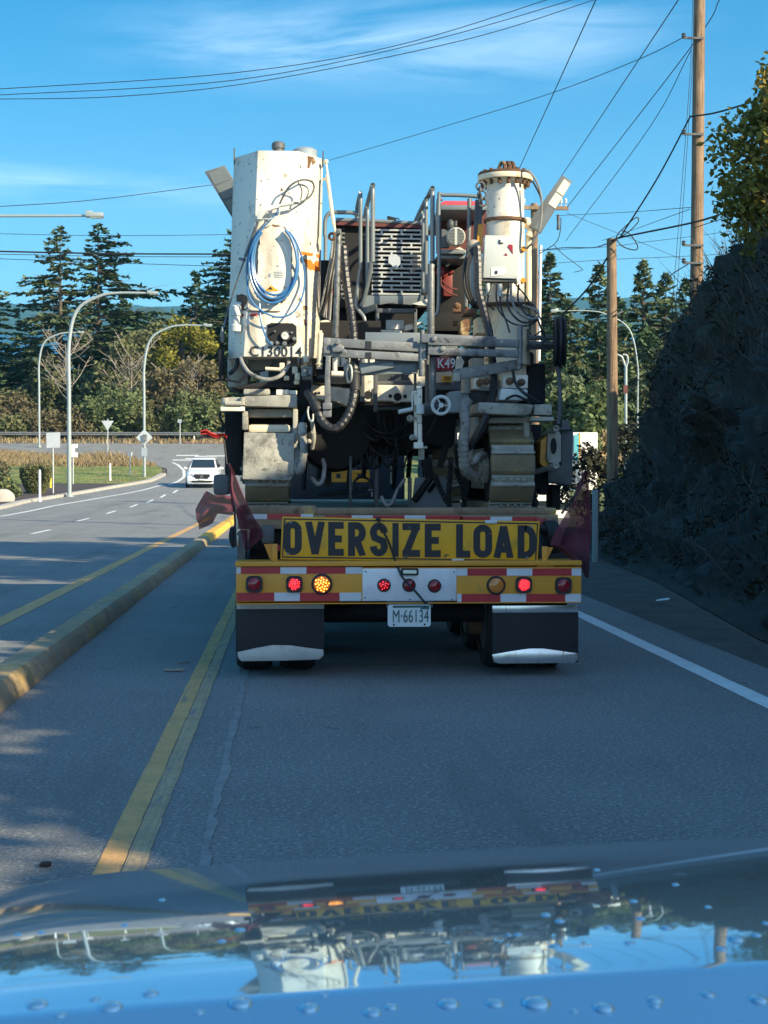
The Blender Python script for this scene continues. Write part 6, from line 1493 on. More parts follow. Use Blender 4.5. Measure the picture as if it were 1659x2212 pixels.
# ---------------- rear compartment on the right with siren
mb = MB(); mb.slab([Q(8, x, y, 14.0) for x, y in ((1165,240),(1200,222),(1490,226),(1570,262),(1570,275),(1165,262))], (0,1.5,0)); part(mb, 'red_roof', 'redroof', bev=.02)
mb = MB(); mb.zbox(8, 1160, 262, 1580, 304, 13.95, 1.5); mb.zbox(8, 1160, 665, 1390, 700, 13.9, .8); mb.zbox(8, 1160, 715, 1400, 745, 13.95, .5); part(mb, 'compartment_frame', 'rail', bev=.01)
mb = MB(); mb.zbox(8, 1160, 304, 1580, 670, 14.6, .2); part(mb, 'maroon_back_panel', 'maroon')
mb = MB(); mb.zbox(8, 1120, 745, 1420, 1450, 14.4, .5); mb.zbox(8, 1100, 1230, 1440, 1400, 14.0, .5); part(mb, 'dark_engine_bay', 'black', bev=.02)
mb = MB(); c = Q(8, 1300, 545, 13.8); mb.lathe([(.05,.18),(.075,.12),(.084,.04),(.084,.0),(.076,-.012)], c, (0,1,0), 28); sr = part(mb, 'signal_horn', 'ltgrey')
mb = MB()
for i in range(11):
    z = (i-5)*.013; w_ = math.sqrt(max(0, .074**2 - z*z))
    for s in (-1, 1): mb.box((c.x + s*.012, 13.782, c.z+z-.003), (c.x + s*max(.018, w_), 13.787, c.z+z+.003))
part(mb, 'horn_slots', 'darkgrey', sr)
mb = MB(); mb.ball(Q(8, 1250, 440, 13.95), .035, .04, .05); mb.zbox(8, 1170, 480, 1240, 640, 13.95, .1); mb.cyl(Q(8, 1295, 450, 13.8), Q(8, 1295, 405, 13.8), .015); part(mb, 'horn_mount', 'darkgrey')
mb = MB(); mb.slab([Q(8, x, y, 13.9) for x, y in ((1290,655),(1335,640),(1375,668),(1330,662))], (0,.02,0)); mb.slab([Q(8, x, y, 14.2) for x, y in ((1200,805),(1255,782),(1225,820))], (0,.02,0)); part(mb, 'white_bracket', 'cream')
mb = MB(); mb.zbox(8, 1155, 845, 1280, 880, 14.25, .15); mb.zbox(8, 1185, 880, 1270, 1085, 14.28, .15); mb.ball(Q(8, 1170, 870, 14.2), .06); part(mb, 'red_engine_block', 'dullred', bev=.025)
mb = MB(); mb.tube([Q(8, 1160, 900, 14.15), Q(8, 1165, 980, 14.1), Q(8, 1230, 1050, 14.1), Q(8, 1310, 1080, 14.1)], .016, 6); mb.tube([Q(8, 1170, 940, 14.15), Q(8, 1230, 1000, 14.1), Q(8, 1310, 1025, 14.1)], .016, 6); part(mb, 'coolant_hose', 'maroon')
mb = MB(); mb.cyl(Q(8, 1270, 1215, 13.7), Q(8, 1340, 1215, 13.7), .025); mb.cyl(Q(8, 1270, 1330, 13.7), Q(8, 1340, 1330, 13.7), .025); mb.ball(Q(8, 1310, 1175, 13.7), .035); mb.zbox(8, 1340, 1290, 1420, 1440, 13.6, .2); mb.zbox(8, 1370, 1180, 1420, 1260, 13.5, .15); part(mb, 'hydraulic_motor', 'rusty', bev=.008)
# ---------------- right cylinder
cx, yc2 = Q(2, 873, 340, 12.95).x, 12.95
zt = Q(2, 873, 345, 12.95).z; z1_ = Q(2, 873, 672, 12.95).z; z2_ = Q(2, 873, 1380, 12.95).z; rc = (Q(2, 1028, 500, 12.95).x - Q(2, 718, 500, 12.95).x)/2
mb = MB(); mb.lathe([(rc*1.02, z2_-zt-.1), (rc*1.02, z1_-zt), (rc, z1_-zt+.005), (rc, 0)], (cx, yc2, zt), n=48); CY = part(mb, 'white_cylinder', 'cream_rust'); CY.data.materials[0] = M['cream']
mb = MB(); rf = rc*1.46; mb.lathe([(rf*.99, -.02), (rf, -.015), (rf, .018), (rf*.99, .024)], (cx, yc2, zt+.02), n=48); mb.lathe([(rc*1.0, -.05), (rf*.9, -.022)], (cx, yc2, zt+.018), n=36, cap=False); fl = part(mb, 'top_flange', 'cream_rust', CY)
mb = MB(); mb.lathe([(rf*.995, 0), (rf*.99, .02), (.02, .026)], (cx, yc2, zt+.046), n=48); part(mb, 'cover_plate', 'rusty', CY)
mb = MB()
for i in range(16):
    a = 2*math.pi*i/16; p = V3(cx + math.cos(a)*rf*.84, yc2 + math.sin(a)*rf*.84, zt); mb.cyl(p + V3(0,0,-.045), p + V3(0,0,.0), .016, n=8); mb.cyl(p + V3(0,0,.06), p + V3(0,0,.085), .016, n=8)
part(mb, 'bolt', 'rusty', CY)
mb = MB()
for dx in (-.03, .012, .045): mb.ring(V3(cx+dx, yc2-.02, zt+.10), (1,.35,0), .055, .017, 18, 7)
part(mb, 'lifting_eye', 'rusty', CY)
mb = MB(); mb.lathe([(rc*1.0,-.014),(rc*1.14,-.012),(rc*1.14,.012),(rc*1.0,.014)], (cx, yc2, z1_), n=40); part(mb, 'weld_ring', 'rusty', CY)
mb = MB(); mb.lathe([(rc*1.0,-.012),(rc*1.5,-.01),(rc*1.55,.012),(rc,.014)], (cx, yc2, z2_), n=32); mb.zbox(2, 540, 1400, 640, 1440, 12.7, .3); part(mb, 'base_flange', 'rusty', CY)
mb = MB(); mb.lathe([(rc*1.25,-.5),(rc*1.1,-.02)], (cx+.02, yc2, z2_), n=24); mb.zbox(2, 640, 1470, 1000, 1600, 12.9, .3); mb.zbox(4, 830, 10, 1050, 330, 12.9, .2); part(mb, 'lower_column', 'cream_rust', bev=.01)
mb = MB()
for x, y in ((1025, 905), (1020, 1165)): c = Q(2, x, y, 12.85); mb.cyl(c - V3(0,.02,0), c + V3(0,.05,0), .022, .022, 14)
part(mb, 'yellow_knob', 'truckyellow', CY)
mb = MB(); mb.slab([Q(2, x, y, 12.62) for x, y in ((705,788),(992,796),(975,1152),(690,1142))], (0,.13,0)); CB = part(mb, 'control_box', 'ltgrey', bev=.008)
mb = MB(); mb.slab([Q(2, x, y, 12.615) for x, y in ((820,820),(865,815),(868,855),(820,860))], (0,.004,0)); mb.slab([Q(2, x, y, 12.615) for x, y in ((757,1062),(860,1058),(885,1080),(880,1100),(850,1122),(755,1130))], (0,.004,0)); part(mb, 'white_sticker', 'white_plastic', CB)
mb = MB(); mb.slab([Q(2, x, y, 12.610) for x, y in ((822,828),(835,826),(835,850),(855,848),(855,858),(822,858))], (0,.004,0)); mb.slab([Q(2, x, y, 12.610) for x, y in ((785,1092),(797,1080),(812,1092),(806,1112),(792,1112))], (0,.004,0)); part(mb, 'sticker_symbol', 'ink', CB)
mb = MB(); mb.slab([Q(2, x, y, 12.615) for x, y in ((893,885),(905,865),(935,870),(937,945))], (0,.004,0)); mb.slab([Q(2, x, y, 12.615) for x, y in ((862,955),(880,935),(892,958))], (0,.004,0)); part(mb, 'red_sticker', 'red', CB)
mb = MB(); mb.zbox(2, 690, 1155, 970, 1172, 12.64, .1); [mb.cyl(Q(2, x, 1165, 12.68), Q(2, x, 1195, 12.68), .016, n=8) for x in (725, 770, 828, 905, 920, 960)]; part(mb, 'cable_glands', 'darkgrey', CB)
mb = MB(); mb.cyl(Q(2, 725, 1190, 12.66), Q(2, 735, 1290, 12.66), .018); mb.cyl(Q(2, 828, 1195, 12.66), Q(2, 828, 1300, 12.66), .020); part(mb, 'connector', 'ltgrey', CB)
def hs(pts, r, m='hose', nm='hydraulic_hose', rib=0, pitch=.05): mb = MB(); mb.tube([Q(k, x, y, Y) for k, x, y, Y in pts], r, 9, 6, rib=rib, pitch=pitch); return part(mb, nm, m)
hs([(2,735,1280,12.66),(2,730,1350,12.6),(2,780,1410,12.6)], .012, nm='control_cable'); hs([(2,770,1190,12.66),(2,745,1260,12.64),(2,700,1300,12.6),(2,690,1250,12.66)], .010, nm='control_cable')
hs([(2,828,1290,12.66),(2,840,1400,12.6),(2,880,1500,12.55),(2,910,1600,12.55)], .013, nm='control_cable')
hs([(2,905,1190,12.66),(2,890,1330,12.6),(2,920,1430,12.55),(2,1010,1510,12.55),(2,1110,1500,12.55),(2,1150,1440,12.6),(2,1110,1380,12.7)], .016, nm='control_cable')
hs([(2,920,1190,12.66),(2,925,1320,12.6),(2,980,1430,12.55),(2,1060,1480,12.55),(2,1140,1470,12.55),(2,1130,1410,12.6),(2,1020,1370,12.7)], .017, m='greyhose', nm='control_cable')
hs([(2,985,1200,12.7),(2,980,1330,12.6),(2,1040,1440,12.55),(2,1130,1480,12.55),(2,1170,1560,12.6),(2,1200,1640,12.65),(2,1150,1720,12.6),(2,1070,1680,12.6),(2,1060,1570,12.65)], .014, nm='control_cable')
hs([(2,960,1200,12.7),(2,1040,1290,12.75),(2,1100,1390,12.7),(2,1160,1470,12.65),(2,1190,1560,12.65),(2,1120,1620,12.65)], .012, nm='control_cable')
hs([(2,800,1200,12.66),(2,800,1320,12.6),(2,830,1430,12.58),(2,930,1520,12.55),(2,1060,1540,12.58),(2,1150,1490,12.62)], .012, nm='control_cable')
hs([(2,975,280,12.8),(2,1010,258,12.75),(2,1070,262,12.7),(2,1130,340,12.7),(2,1170,460,12.7),(2,1175,600,12.7),(2,1155,740,12.7),(2,1100,850,12.75),(2,1050,900,12.8)], .017, m='greyhose')
hs([(2,1100,340,12.75),(2,1165,470,12.72),(2,1180,580,12.72),(2,1150,760,12.72),(2,1085,870,12.8)], .014)
# chain from flange
mb = MB(); 
for i, (x, y) in enumerate(((668,385),(662,425),(680,455),(672,490),(685,515))): mb.ring(Q(2, x, y, 12.72), (1,0,0) if i % 2 else (0,1,0), .034, .009, 14, 6)
part(mb, 'chain', 'darkgrey', CY)
mb = MB(); mb.bar(Q(2, 655, 500, 13.0), Q(2, 640, 830, 13.0), .06, .06); part(mb, 'hanging_bar', 'darkgrey')
mb = MB(); mb.bar(Q(2, 670, 700, 12.95), Q(2, 655, 880, 12.95), .04, .04); part(mb, 'yellow_bar', 'truckyellow')
mb = MB(); mb.ball(Q(2, 610, 875, 12.8), .06, .05, .05); mb.slab([Q(2, x, y, 12.75) for x, y in ((580,890),(620,850),(655,855),(650,885),(600,910))], (0,.05,0)); part(mb, 'frayed_wrap', 'palebark')
mb = MB(); mb.zbox(2, 585, 900, 640, 1330, 13.1, .2); part(mb, 'grey_case', 'bluegrey', bev=.02)
for i, dx in enumerate((0, 22, 40)): hs([(2,610+dx*.5,895,12.75),(2,555+dx,960,12.72),(2,528+dx,1080,12.7),(2,535+dx,1220,12.7),(2,580+dx*.8,1340,12.72),(2,630+dx*.3,1400,12.75)], .022)
hs([(2,640,890,12.6),(2,650,1050,12.55),(2,655,1250,12.5),(2,690,1400,12.45),(2,730,1560,12.4),(2,750,1680,12.35),(2,765,1850,12.35),(4,775,400,12.3),(4,740,560,12.2),(4,690,700,12.2),(4,610,840,12.25),(4,545,910,12.3)], .058, nm='ribbed_hose', rib=.05, pitch=.05)
hs([(4,560,500,12.25),(4,535,580,12.22),(4,545,700,12.2),(4,525,850,12.22),(4,530,960,12.25),(4,545,1080,12.3),(4,640,1150,12.45)], .075, m='greyhose', nm='ribbed_hose', rib=.06, pitch=.045)
hs([(4,560,1050,12.35),(4,620,1000,12.3),(4,650,960,12.35),(4,700,950,12.45)], .05, m='greyhose', nm='ribbed_hose')
# ---------------- black disc on a stalk at the right
mb = MB(); c = Q(2, 1325, 1670, 12.7); mb.lathe([(.02,-.035),(.16,-.035),(.205,-.05),(.212,-.035),(.19,-.018),(.215,-.006),(.215,.012),(.19,.02),(.212,.036),(.2,.05),(.14,.04),(.02,.04)], c, (1,-.14,0), 40); part(mb, 'cable_reel', 'rubber')
mb = MB(); mb.tube([Q(4, 1305, 200, 12.7), Q(4, 1322, 350, 12.7), Q(4, 1325, 560, 12.65), Q(4, 1312, 700, 12.6)], .03, 9); part(mb, 'reel_stalk', 'darkgrey')
mb = MB(); mb.cyl(Q(2, 1060, 1640, 12.75), Q(2, 1275, 1640, 12.7), .02); mb.cyl(Q(2, 1060, 1690, 12.75), Q(2, 1275, 1690, 12.7), .02); mb.zbox(2, 1055, 1690, 1250, 1730, 12.8, .1); part(mb, 'reel_arm', 'darkgrey')
mb = MB(); mb.zbox(4, 1050, 190, 1210, 530, 12.95, .6); mb.zbox(4, 1050, 100, 1110, 200, 12.9, .2); part(mb, 'dark_housing', 'black', bev=.05)
# ---------------- galvanised offset arms and posts
YA = 12.2
def beam(k, x0, y0, x1, y1, w, h, Y=YA, nm='offset_arm', m='galv', par=None, Y1=None): mb = MB(); mb.bar(Q(k, x0, y0, Y), Q(k, x1, y1, Y1 or Y), w, h); return part(mb, nm, m, par, bev=.005)
beam(8, 105, 1498, 970, 1548, .06, .070, YA); beam(8, 105, 1592, 968, 1640, .06, .062, YA)
beam(8, 985, 1462, 1659, 1492, .06, .070, YA-.06); 
beam(2, 230, 1668, 978, 1690, .06, .062, YA-.06); beam(2, 230, 1752, 975, 1775, .06, .058, YA-.06)
mb = MB(); mb.zbox(8, 105, 1460, 165, 1600, YA-.05, .1); mb.cyl(Q(8, 1010, 1440, YA-.02), Q(8, 1010, 1659, YA-.02), .030, n=16); mb.cyl(Q(2, 180, 1690, YA-.02), Q(2, 180, 1960, YA-.02), .027, n=16); mb.cyl(Q(2, 995, 1540, YA-.04), Q(2, 990, 1900, YA-.04), .024, n=16)
mb.cyl(Q(8, 995, 1440, YA-.02), Q(8, 995, 1395, YA-.02), .018, n=10)
part(mb, 'arm_hinge', 'galv', bev=.006)
for k, pts in ((8, ((170,1530),(230,1498),(290,1540),(290,1585),(190,1585))), (8, ((1050,1500),(1100,1470),(1175,1500),(1175,1560),(1060,1558)))):
    mb = MB(); mb.slab([Q(k, x, y, YA-.07) for x, y in pts], (0,.05,0))
    for x, y in (pts[1], pts[3]): c = Q(k, x, y, YA-.08); mb.cyl(c, c + V3(0,-.03,0), .022, n=6)
    part(mb, 'arm_clamp', 'galv', bev=.004)
beam(4, 445, 290, 985, 205, .06, .085, YA+.05, 'diagonal_arm', 'galv'); mb = MB(); mb.zbox(4, 440, 270, 500, 345, YA, .1); part(mb, 'arm_hinge', 'dirtgrey', bev=.01)
beam(7, 330, 185, 1095, 160, .05, .10, YA+.1, 'diagonal_arm', 'rail'); beam(7, 505, 200, 850, 128, .04, .05, YA+.05, 'diagonal_arm', 'rail'); beam(7, 660, 105, 1095, 95, .05, .05, YA+.1, 'diagonal_arm', 'rail')
beam(8, 480, 1478, 970, 1482, .04, .12, YA+.08, 'flat_plate', 'rail')
mb = MB(); mb.zbox(8, 485, 1490, 535, 1560, YA-.036, .004); mb.zbox(8, 485, 1590, 535, 1650, YA-.036, .004); part(mb, 'dark_band', 'ink')
def post(k, x0, y0, x1, y1, r, Y, m='galv', nm='upright_post', open_=False): mb = MB(); mb.cyl(Q(k, x0, y0, Y), Q(k, x1, y1, Y), r, r, 16); return part(mb, nm, m, bev=.004)
post(1, 1150, 745, 1125, 1640, .024, 12.3); mb = MB(); mb.zbox(1, 1130, 735, 1165, 775, 12.2, .1); part(mb, 'clamp_block', 'galv', bev=.004)
post(2, 258, 1030, 257, 1615, .029, 12.25); post(7, 1249, 55, 1249, 540, .029, 12.3); post(7, 1195, 30, 1195, 540, .018, 12.45, 'darkgrey')
mb = MB(); mb.slab([Q(3, x, y, 12.12) for x, y in ((1045,130),(1085,130),(1080,300),(1085,540),(1035,540),(1035,300))], (0,.06,0)); mb.zbox(3, 1018, 520, 1095, 575, 12.1, .1); mb.zbox(3, 1020, 575, 1092, 640, 12.12, .1); part(mb, 'sensor_bracket', 'galv', bev=.006)
mb = MB(); mb.cyl(Q(3, 1118, 150, 12.2), Q(3, 1118, 270, 12.2), .02, n=14); mb.cyl(Q(3, 1090, 280, 12.2), Q(3, 1190, 285, 12.2), .024, n=14); part(mb, 'pipe_tee', 'cream', bev=.006)
mb = MB(); mb.ring(Q(7, 388, 225, 12.2), (1,.25,0), .07, .008, 24, 7); part(mb, 'small_handwheel', 'ltgrey')
mb = MB(); c = Q(7, 1338, 552, 12.05); mb.ring(c, (.12,1,0), .068, .0135, 28, 8)
for i in range(3):
    a = math.pi*(.5 + 2*i/3 + .15); mb.tube([c, c + V3(math.cos(a)*.068, 0, math.sin(a)*.068)], .010, 7, 1)
mb.cyl(c + V3(0,-.02,0), c + V3(0,.03,0), .020, n=12); hw = part(mb, 'handwheel', 'ltgrey')
mb = MB(); mb.cyl(Q(7, 1330, 560, 12.1), Q(7, 1160, 600, 12.2), .045, .05, 14); part(mb, 'wheel_shaft', 'darkgrey')
mb = MB(); mb.zbox(7, 1062, 400, 1092, 905, 12.12, .05); mb.zbox(7, 1092, 378, 1142, 560, 12.10, .05); mb.zbox(7, 1095, 640, 1140, 735, 12.10, .05); mb.zbox(7, 1098, 740, 1142, 960, 12.10, .05); mb.zbox(7, 1060, 935, 1155, 1000, 12.08, .09); mb.zbox(7, 1086, 350, 1140, 380, 12.09, .06); part(mb, 'height_scale', 'cream', bev=.005)
mb = MB(); mb.tube([Q(7, 1085, 418, 12.08), Q(7, 1045, 420, 12.08), Q(7, 1040, 450, 12.08), Q(7, 1040, 560, 12.08), Q(7, 1040, 600, 12.08)], .012, 7, 4); mb.cyl(Q(7, 1040, 592, 12.08), Q(7, 900, 622, 12.05), .018, n=10); mb.cyl(Q(7, 1120, 545, 12.08), Q(7, 1120, 640, 12.08), .034, n=12); part(mb, 'crank_handle', 'ltgrey')
mb = MB(); mb.ball(Q(7, 1040, 885, 12.08), .025); mb.ball(Q(7, 1020, 690, 12.1), .03); mb.cyl(Q(7, 1035, 890, 12.08), Q(7, 1100, 895, 12.08), .012); mb.cyl(Q(7, 1000, 680, 12.1), Q(7, 1070, 690, 12.1), .014); mb.cyl(Q(7, 1050, 992, 12.1), Q(7, 1195, 990, 12.1), .010); part(mb, 'wing_nut', 'dirtgrey')
mb = MB(); mb.zbox(7, 1112, 1005, 1165, 1115, 12.15, .08); part(mb, 'lower_rod', 'dirtgrey')
# black ribbed hose on the left
hs([(1,1190,890,12.5),(1,1200,1040,12.45),(1,1225,1250,12.4),(1,1255,1450,12.35),(1,1275,1640,12.3),(3,1282,250,12.25),(3,1285,380,12.2),(3,1270,500,12.15),(3,1230,620,12.12),(3,1160,715,12.1),(3,1090,735,12.1),(3,1020,680,12.12),(3,970,580,12.15),(3,930,490,12.2),(3,890,430,12.3)], .060, nm='ribbed_hose', rib=.07, pitch=.047)
mb = MB(); mb.cyl(Q(3, 955, 530, 12.16), Q(3, 985, 590, 12.14), .043, n=14); mb.cyl(Q(3, 1283, 290, 12.24), Q(3, 1286, 430, 12.18), .042, n=14); part(mb, 'hose_sleeve', 'rubber', bev=.006)
mb = MB(); mb.ring(Q(3, 1284, 270, 12.24), (0,.1,1), .038, .007, 18, 6); mb.ring(Q(3, 1000, 630, 12.14), (.5,0,1), .039, .006, 18, 6); part(mb, 'hose_clamp', 'galv')
# gas strut and bundle of thin hoses behind the upright post
mb = MB(); mb.cyl(Q(1, 1055, 290, 12.7), Q(1, 1110, 700, 12.6), .015, n=10); mb.cyl(Q(1, 1045, 180, 12.72), Q(1, 1060, 290, 12.7), .008, n=8); mb.cyl(Q(1, 1110, 690, 12.6), Q(1, 1125, 770, 12.55), .011, n=8); mb.ball(Q(1, 1045, 180, 12.72), .02); mb.cyl(Q(1, 1020, 325, 12.75), Q(1, 1050, 327, 12.7), .01, n=8); part(mb, 'gas_strut', 'cream_rust')
mb = MB(); mb.ring(Q(1, 1095, 800, 12.6), (.3,1,0), .025, .012, 16, 7); part(mb, 'strut_eye', 'rusty')
for i in range(7):
    q2 = random.Random(i); hs([(1,1100+6*i,830,12.65),(1,1085+7*i,980,12.62+.02*i),(1,1050+8*i,1150,12.62+.02*i),(1,1010+12*i+q2.uniform(-8,8),1330,12.65+.02*i),(1,980+16*i,1440+10*i,12.7)], .015, m='hose' if i % 3 else 'greyhose')
mb = MB(); mb.slab([Q(1, x, y, 12.9) for x, y in ((1040,1320),(1075,1215),(1105,1250),(1085,1390),(1050,1420))], (0,.05,0)); part(mb, 'red_canister', 'red', bev=.012)
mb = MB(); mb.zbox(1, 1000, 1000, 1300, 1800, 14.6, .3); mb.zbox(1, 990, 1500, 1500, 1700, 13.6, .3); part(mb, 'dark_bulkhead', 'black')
mb = MB(); mb.slab([Q(1, x, y, 13.0) for x, y in ((1000,1500),(1040,1493),(1080,1496),(1080,1508),(1000,1510))], (0,.05,0)); part(mb, 'light_fitting', 'cream')
# ---------------- main frame, white beams with holes
YM = 12.9
mb = MB(); mb.slab([Q(7, x, y, YM) for x, y in ((680,340),(1060,345),(1060,515),(925,515),(900,528),(860,525),(835,508),(672,505))], (0,.5,0)); FB = part(mb, 'frame_beam', 'cream', bev=.008)
mb = MB()
for x, y, r_ in ((812,457,.016),(888,465,.034),(965,460,.016)): c = Q(7, x, y, YM-.003); mb.cyl(c, c + V3(0,.05,0), r_, n=18)
part(mb, 'beam_hole', 'black', FB)
mb = MB(); mb.slab([Q(7, x, y, YM+.05) for x, y in ((530,60),(650,60),(640,470),(610,515),(560,515),(535,480))], (0,.3,0)); FC = part(mb, 'frame_column', 'cream', bev=.008)
mb = MB(); c = Q(7, 582, 445, YM+.046); mb.cyl(c, c + V3(0,.05,0), .034, n=18); part(mb, 'beam_hole', 'black', FC)
mb = MB(); mb.slab([Q(7, x, y, YM+.0) for x, y in ((0,335),(390,380),(470,470),(360,560),(240,510),(0,480))], (0,.3,0)); FD = part(mb, 'frame_bracket', 'cream', bev=.008)
mb = MB()
for x, y, r_ in ((38,430,.014),(72,425,.012)): c = Q(7, x, y, YM-.003); mb.cyl(c, c + V3(0,.05,0), r_, n=14)
part(mb, 'beam_hole', 'black', FD)
mb = MB(); mb.zbox(7, 245, 45, 640, 145, 12.85, .1); NP = part(mb, 'number_panel', 'ltgrey', bev=.006)
mb = MB(); mb.text('130014', Q(7, 258, 143, 12.846), (1,0,0), (0,0,1), .072, 1.12, 0, .004, 1.1); part(mb, 'lettering', 'ink', NP)
mb = MB(); mb.zbox(7, 0, 240, 520, 330, 13.1, .3); mb.zbox(7, 680, 300, 1060, 340, 13.0, .4); mb.zbox(7, 1280, 318, 1659, 395, 12.9, .3); mb.zbox(7, 640, 570, 1000, 600, 13.1, .2); part(mb, 'cross_member', 'darkgrey', bev=.01)
mb = MB(); mb.zbox(7, 500, 60, 545, 515, 12.75, .08); mb.zbox(7, 640, 190, 680, 620, 12.72, .08); mb.zbox(7, 1060, 180, 1085, 420, 12.5, .06); part(mb, 'frame_upright', 'darkgrey', bev=.006)
mb = MB(); mb.zbox(7, 690, 80, 1060, 310, 13.6, .2); part(mb, 'white_panel', 'cream', bev=.01)
mb = MB(); mb.zbox(7, 680, 0, 1060, 90, 13.3, .3); part(mb, 'walkway', 'dirtgrey', bev=.01)
mb = MB(); mb.zbox(7, 930, 235, 1050, 285, 13.4, .1); mb.bar(Q(7, 800, 300, 13.3), Q(7, 1000, 180, 13.4), .02, .03); part(mb, 'dark_clip', 'darkgrey')
mb = MB(); mb.bar(Q(7, 1040, 325, 12.7), Q(7, 1200, 225, 12.7), .04, .14); SPLIT.add('white_fairing'); SPLIT.add('horn_mount'); mb.slab([Q(7, x, y, 12.95) for x, y in ((1085,330),(1290,210),(1450,200),(1470,320),(1090,345))], (0,.3,0)); part(mb, 'white_fairing', 'cream', bev=.01)
mb = MB(); mb.zbox(7, 1175, 55, 1452, 188, 12.8, .06); RP = part(mb, 'red_plate', 'red', bev=.004)
mb = MB(); mb.text('K49', Q(7, 1298, 165, 12.795), (1,0,0), (0,0,1), .085, .80, .012, .004); part(mb, 'lettering', 'white_plastic', RP)
mb = MB(); mb.zbox(7, 1358, 245, 1452, 306, 12.85, .08); part(mb, 'yellow_label', 'signyellow')
mb = MB()
for i in range(2): mb.slab([Q(7, x, y + 22*i, 12.845) for x, y in ((1370,258),(1442,258),(1442,268),(1370,268))], (0,.004,0))
part(mb, 'label_print', 'ink')
mb = MB(); mb.slab([Q(7, x, y, 12.4) for x, y in ((1485,185),(1500,60),(1525,20),(1580,100),(1550,185))], (0,.02,0)); part(mb, 'white_tag', 'cream')
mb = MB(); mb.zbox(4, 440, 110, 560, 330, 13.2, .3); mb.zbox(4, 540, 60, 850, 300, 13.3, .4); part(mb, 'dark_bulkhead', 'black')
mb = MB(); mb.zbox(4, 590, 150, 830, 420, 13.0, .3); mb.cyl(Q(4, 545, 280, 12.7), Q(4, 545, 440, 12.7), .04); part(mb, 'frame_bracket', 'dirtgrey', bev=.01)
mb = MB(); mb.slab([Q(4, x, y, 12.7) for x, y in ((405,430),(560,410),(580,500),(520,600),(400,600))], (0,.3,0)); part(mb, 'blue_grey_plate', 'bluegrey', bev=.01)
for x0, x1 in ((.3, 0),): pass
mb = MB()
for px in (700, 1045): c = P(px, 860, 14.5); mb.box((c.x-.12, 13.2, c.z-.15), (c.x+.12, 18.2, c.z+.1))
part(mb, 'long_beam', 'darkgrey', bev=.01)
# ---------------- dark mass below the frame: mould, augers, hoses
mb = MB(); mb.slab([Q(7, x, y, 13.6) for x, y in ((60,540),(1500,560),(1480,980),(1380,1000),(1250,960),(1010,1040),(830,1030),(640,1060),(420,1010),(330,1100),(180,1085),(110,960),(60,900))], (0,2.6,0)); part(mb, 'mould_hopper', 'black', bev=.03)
mb = MB(); mb.lathe([(.30,0),(.33,.05),(.33,.5),(.28,.6)], Q(7, 250, 850, 13.3), (0,1,0), 28); part(mb, 'drum', 'black')
mb = MB()
qq = random.Random(12)
for i in range(18):
    x0, x1 = qq.uniform(480, 900), qq.uniform(650, 1080); y0 = qq.uniform(580, 760); sag = qq.uniform(120, 330)
    hs([(7,x0,y0,13.4+qq.uniform(-.1,.1)),(7,x0+(x1-x0)*.3,y0+sag*.8,13.35+qq.uniform(-.15,.1)),(7,x0+(x1-x0)*.7,y0+sag,13.35+qq.uniform(-.15,.1)),(7,x1,y0+qq.uniform(-40,120),13.45)], qq.uniform(.014,.024), m='rubber')
for i in range(10):
    x0 = qq.uniform(380, 900); hs([(7,x0,980,13.3),(7,x0+qq.uniform(-30,60),1100+qq.uniform(0,130),13.25),(7,x0+qq.uniform(50,160),1180,13.3),(7,x0+qq.uniform(100,240),1000,13.35)], qq.uniform(.009,.016), m='wire')
hs([(7,0,1310,12.6),(7,60,1370,12.5),(7,110,1330,12.5),(7,130,1200,12.6),(7,115,1120,12.8)], .03, m='greyhose'); hs([(7,720,1500,12.9),(7,770,1585,12.85),(7,830,1560,12.85),(7,880,1440,12.9),(7,960,1320,13.0)], .024, m='greyhose')
mb = MB(); mb.zbox(7, 385, 1080, 415, 1610, 13.2, .05); mb.zbox(7, 650, 1080, 690, 1610, 13.4, .1); mb.zbox(7, 1000, 1300, 1035, 1610, 13.3, .1); mb.zbox(7, 130, 1000, 205, 1400, 14.2, .2); part(mb, 'support_prop', 'darkgrey', bev=.006)
mb = MB(); mb.slab([Q(7, x, y, 13.5) for x, y in ((1075,1300),(1390,1290),(1400,1610),(1040,1610))], (0,.1,0)); part(mb, 'blue_grey_sheet', 'bluegrey', bev=.008)
mb = MB(); mb.bar(Q(7, 1060, 1545, 13.3), Q(7, 1240, 1290, 13.2), .05, .05); mb.bar(Q(7, 1210, 1450, 13.3), Q(7, 1300, 1330, 13.2), .03, .03); mb.bar(Q(7, 1320, 1200, 13.2), Q(7, 1400, 960, 13.2), .05, .05); mb.bar(Q(7, 1200, 860, 13.0), Q(7, 1290, 680, 13.0), .02, .02); mb.bar(Q(7, 1180, 1100, 13.3), Q(7, 1220, 1300, 13.3), .08, .08); part(mb, 'strut', 'black', bev=.006)
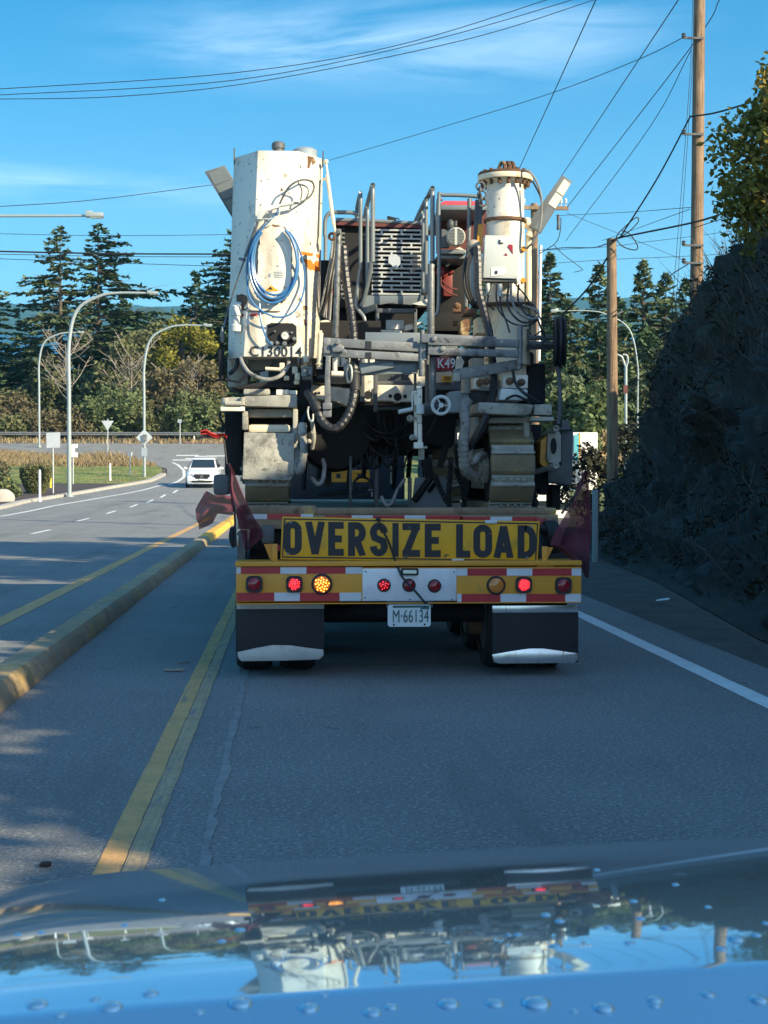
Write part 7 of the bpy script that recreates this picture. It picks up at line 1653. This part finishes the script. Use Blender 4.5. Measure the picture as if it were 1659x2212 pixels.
def chain(k, pts, n, Y, r=.028):
    w = [Q(k, x, y, Y) for x, y in pts]; mb = MB(); L = []
    for i in range(n):
        s = i/(n-1)*(len(w)-1); a = min(int(s), len(w)-2); L.append(w[a].lerp(w[a+1], s-a))
    for i, p in enumerate(L):
        d = (L[min(i+1, n-1)] - L[max(i-1, 0)]).normalized(); sd_ = d.cross(V3(0,1,0)).normalized(); ax = sd_ if i % 2 else V3(0,1,0)
        b = len(mb.v); mb.ring((0,0,0), (0,1,0) if i % 2 == 0 else (1,0,0), r*.62, r*.26, 12, 6)
        for v in mb.v[b:]:
            v.z *= 1.5
            v[:] = (p + sd_*v.x*-1 + V3(0,1,0)*v.y + d*v.z)[:]
    return part(mb, 'tie_down_chain', 'wire')
chain(7, [(1508,1010),(1518,1100),(1522,1160)], 6, 13.0, .04); chain(7, [(1440,1130),(1430,1300),(1415,1480),(1425,1610)], 18, 13.0); chain(7, [(1500,1240),(1560,1400),(1575,1610)], 14, 13.1)
chain(7, [(1280,1300),(1330,1420),(1400,1560)], 14, 13.1); chain(9, [(790,1170),(820,1250),(830,1420)], 9, 12.7); chain(9, [(760,1180),(800,1320),(780,1440)], 9, 12.65)
mb = MB(); mb.bar(Q(7, 1440, 1425, 13.0), Q(7, 1580, 1380, 13.0), .02, .02); part(mb, 'chain_binder', 'wire')
# tensioner bits seen through the gaps
mb = MB(); mb.cyl(Q(7, 60, 1465, 15), Q(7, 480, 1440, 15), .03); mb.ring(Q(7, 520, 1390, 14.6), (0,1,0), .085, .012, 22, 6); mb.zbox(7, 490, 1400, 640, 1430, 15, .1); part(mb, 'spreader_rod', 'darkgrey')
mb = MB(); mb.zbox(7, 60, 1020, 110, 1050, 14.5, .05); mb.zbox(7, 815, 1180, 830, 1365, 14.5, .05); mb.zbox(7, 590, 1425, 630, 1436, 14.5, .03); mb.zbox(7, 615, 1450, 628, 1500, 14.5, .03); part(mb, 'pale_rod', 'signback')

# front legs, and a black mould added further inside to darken the underside
mb = MB(); x0, x1 = tl1 + .1, tr0 - .1
mb.box((x0, 16.2, 1.75), (x1, 17.3, 2.6)); mb.box((x0-.3, 15.0, 2.2), (x1+.3, 18.5, 2.75))
for i in range(9): mb.bar((x0 + (x1-x0)*(i+.5)/9, 16.2, 1.8), (x0 + (x1-x0)*(i+.3)/9, 16.1, 1.38 + .12*(i % 3)), .05, .05)
SPLIT.discard('slip_mould'); part(mb, 'slip_mould', 'black', bev=.02)
for xx in ((tl0+tl1)/2, (tr0+tr1)/2):
    mb = MB(); mb.box((xx-.16, 17.8, 1.8), (xx+.16, 18.6, 3.2)); part(mb, 'front_leg', 'dirtgrey', bev=.02)
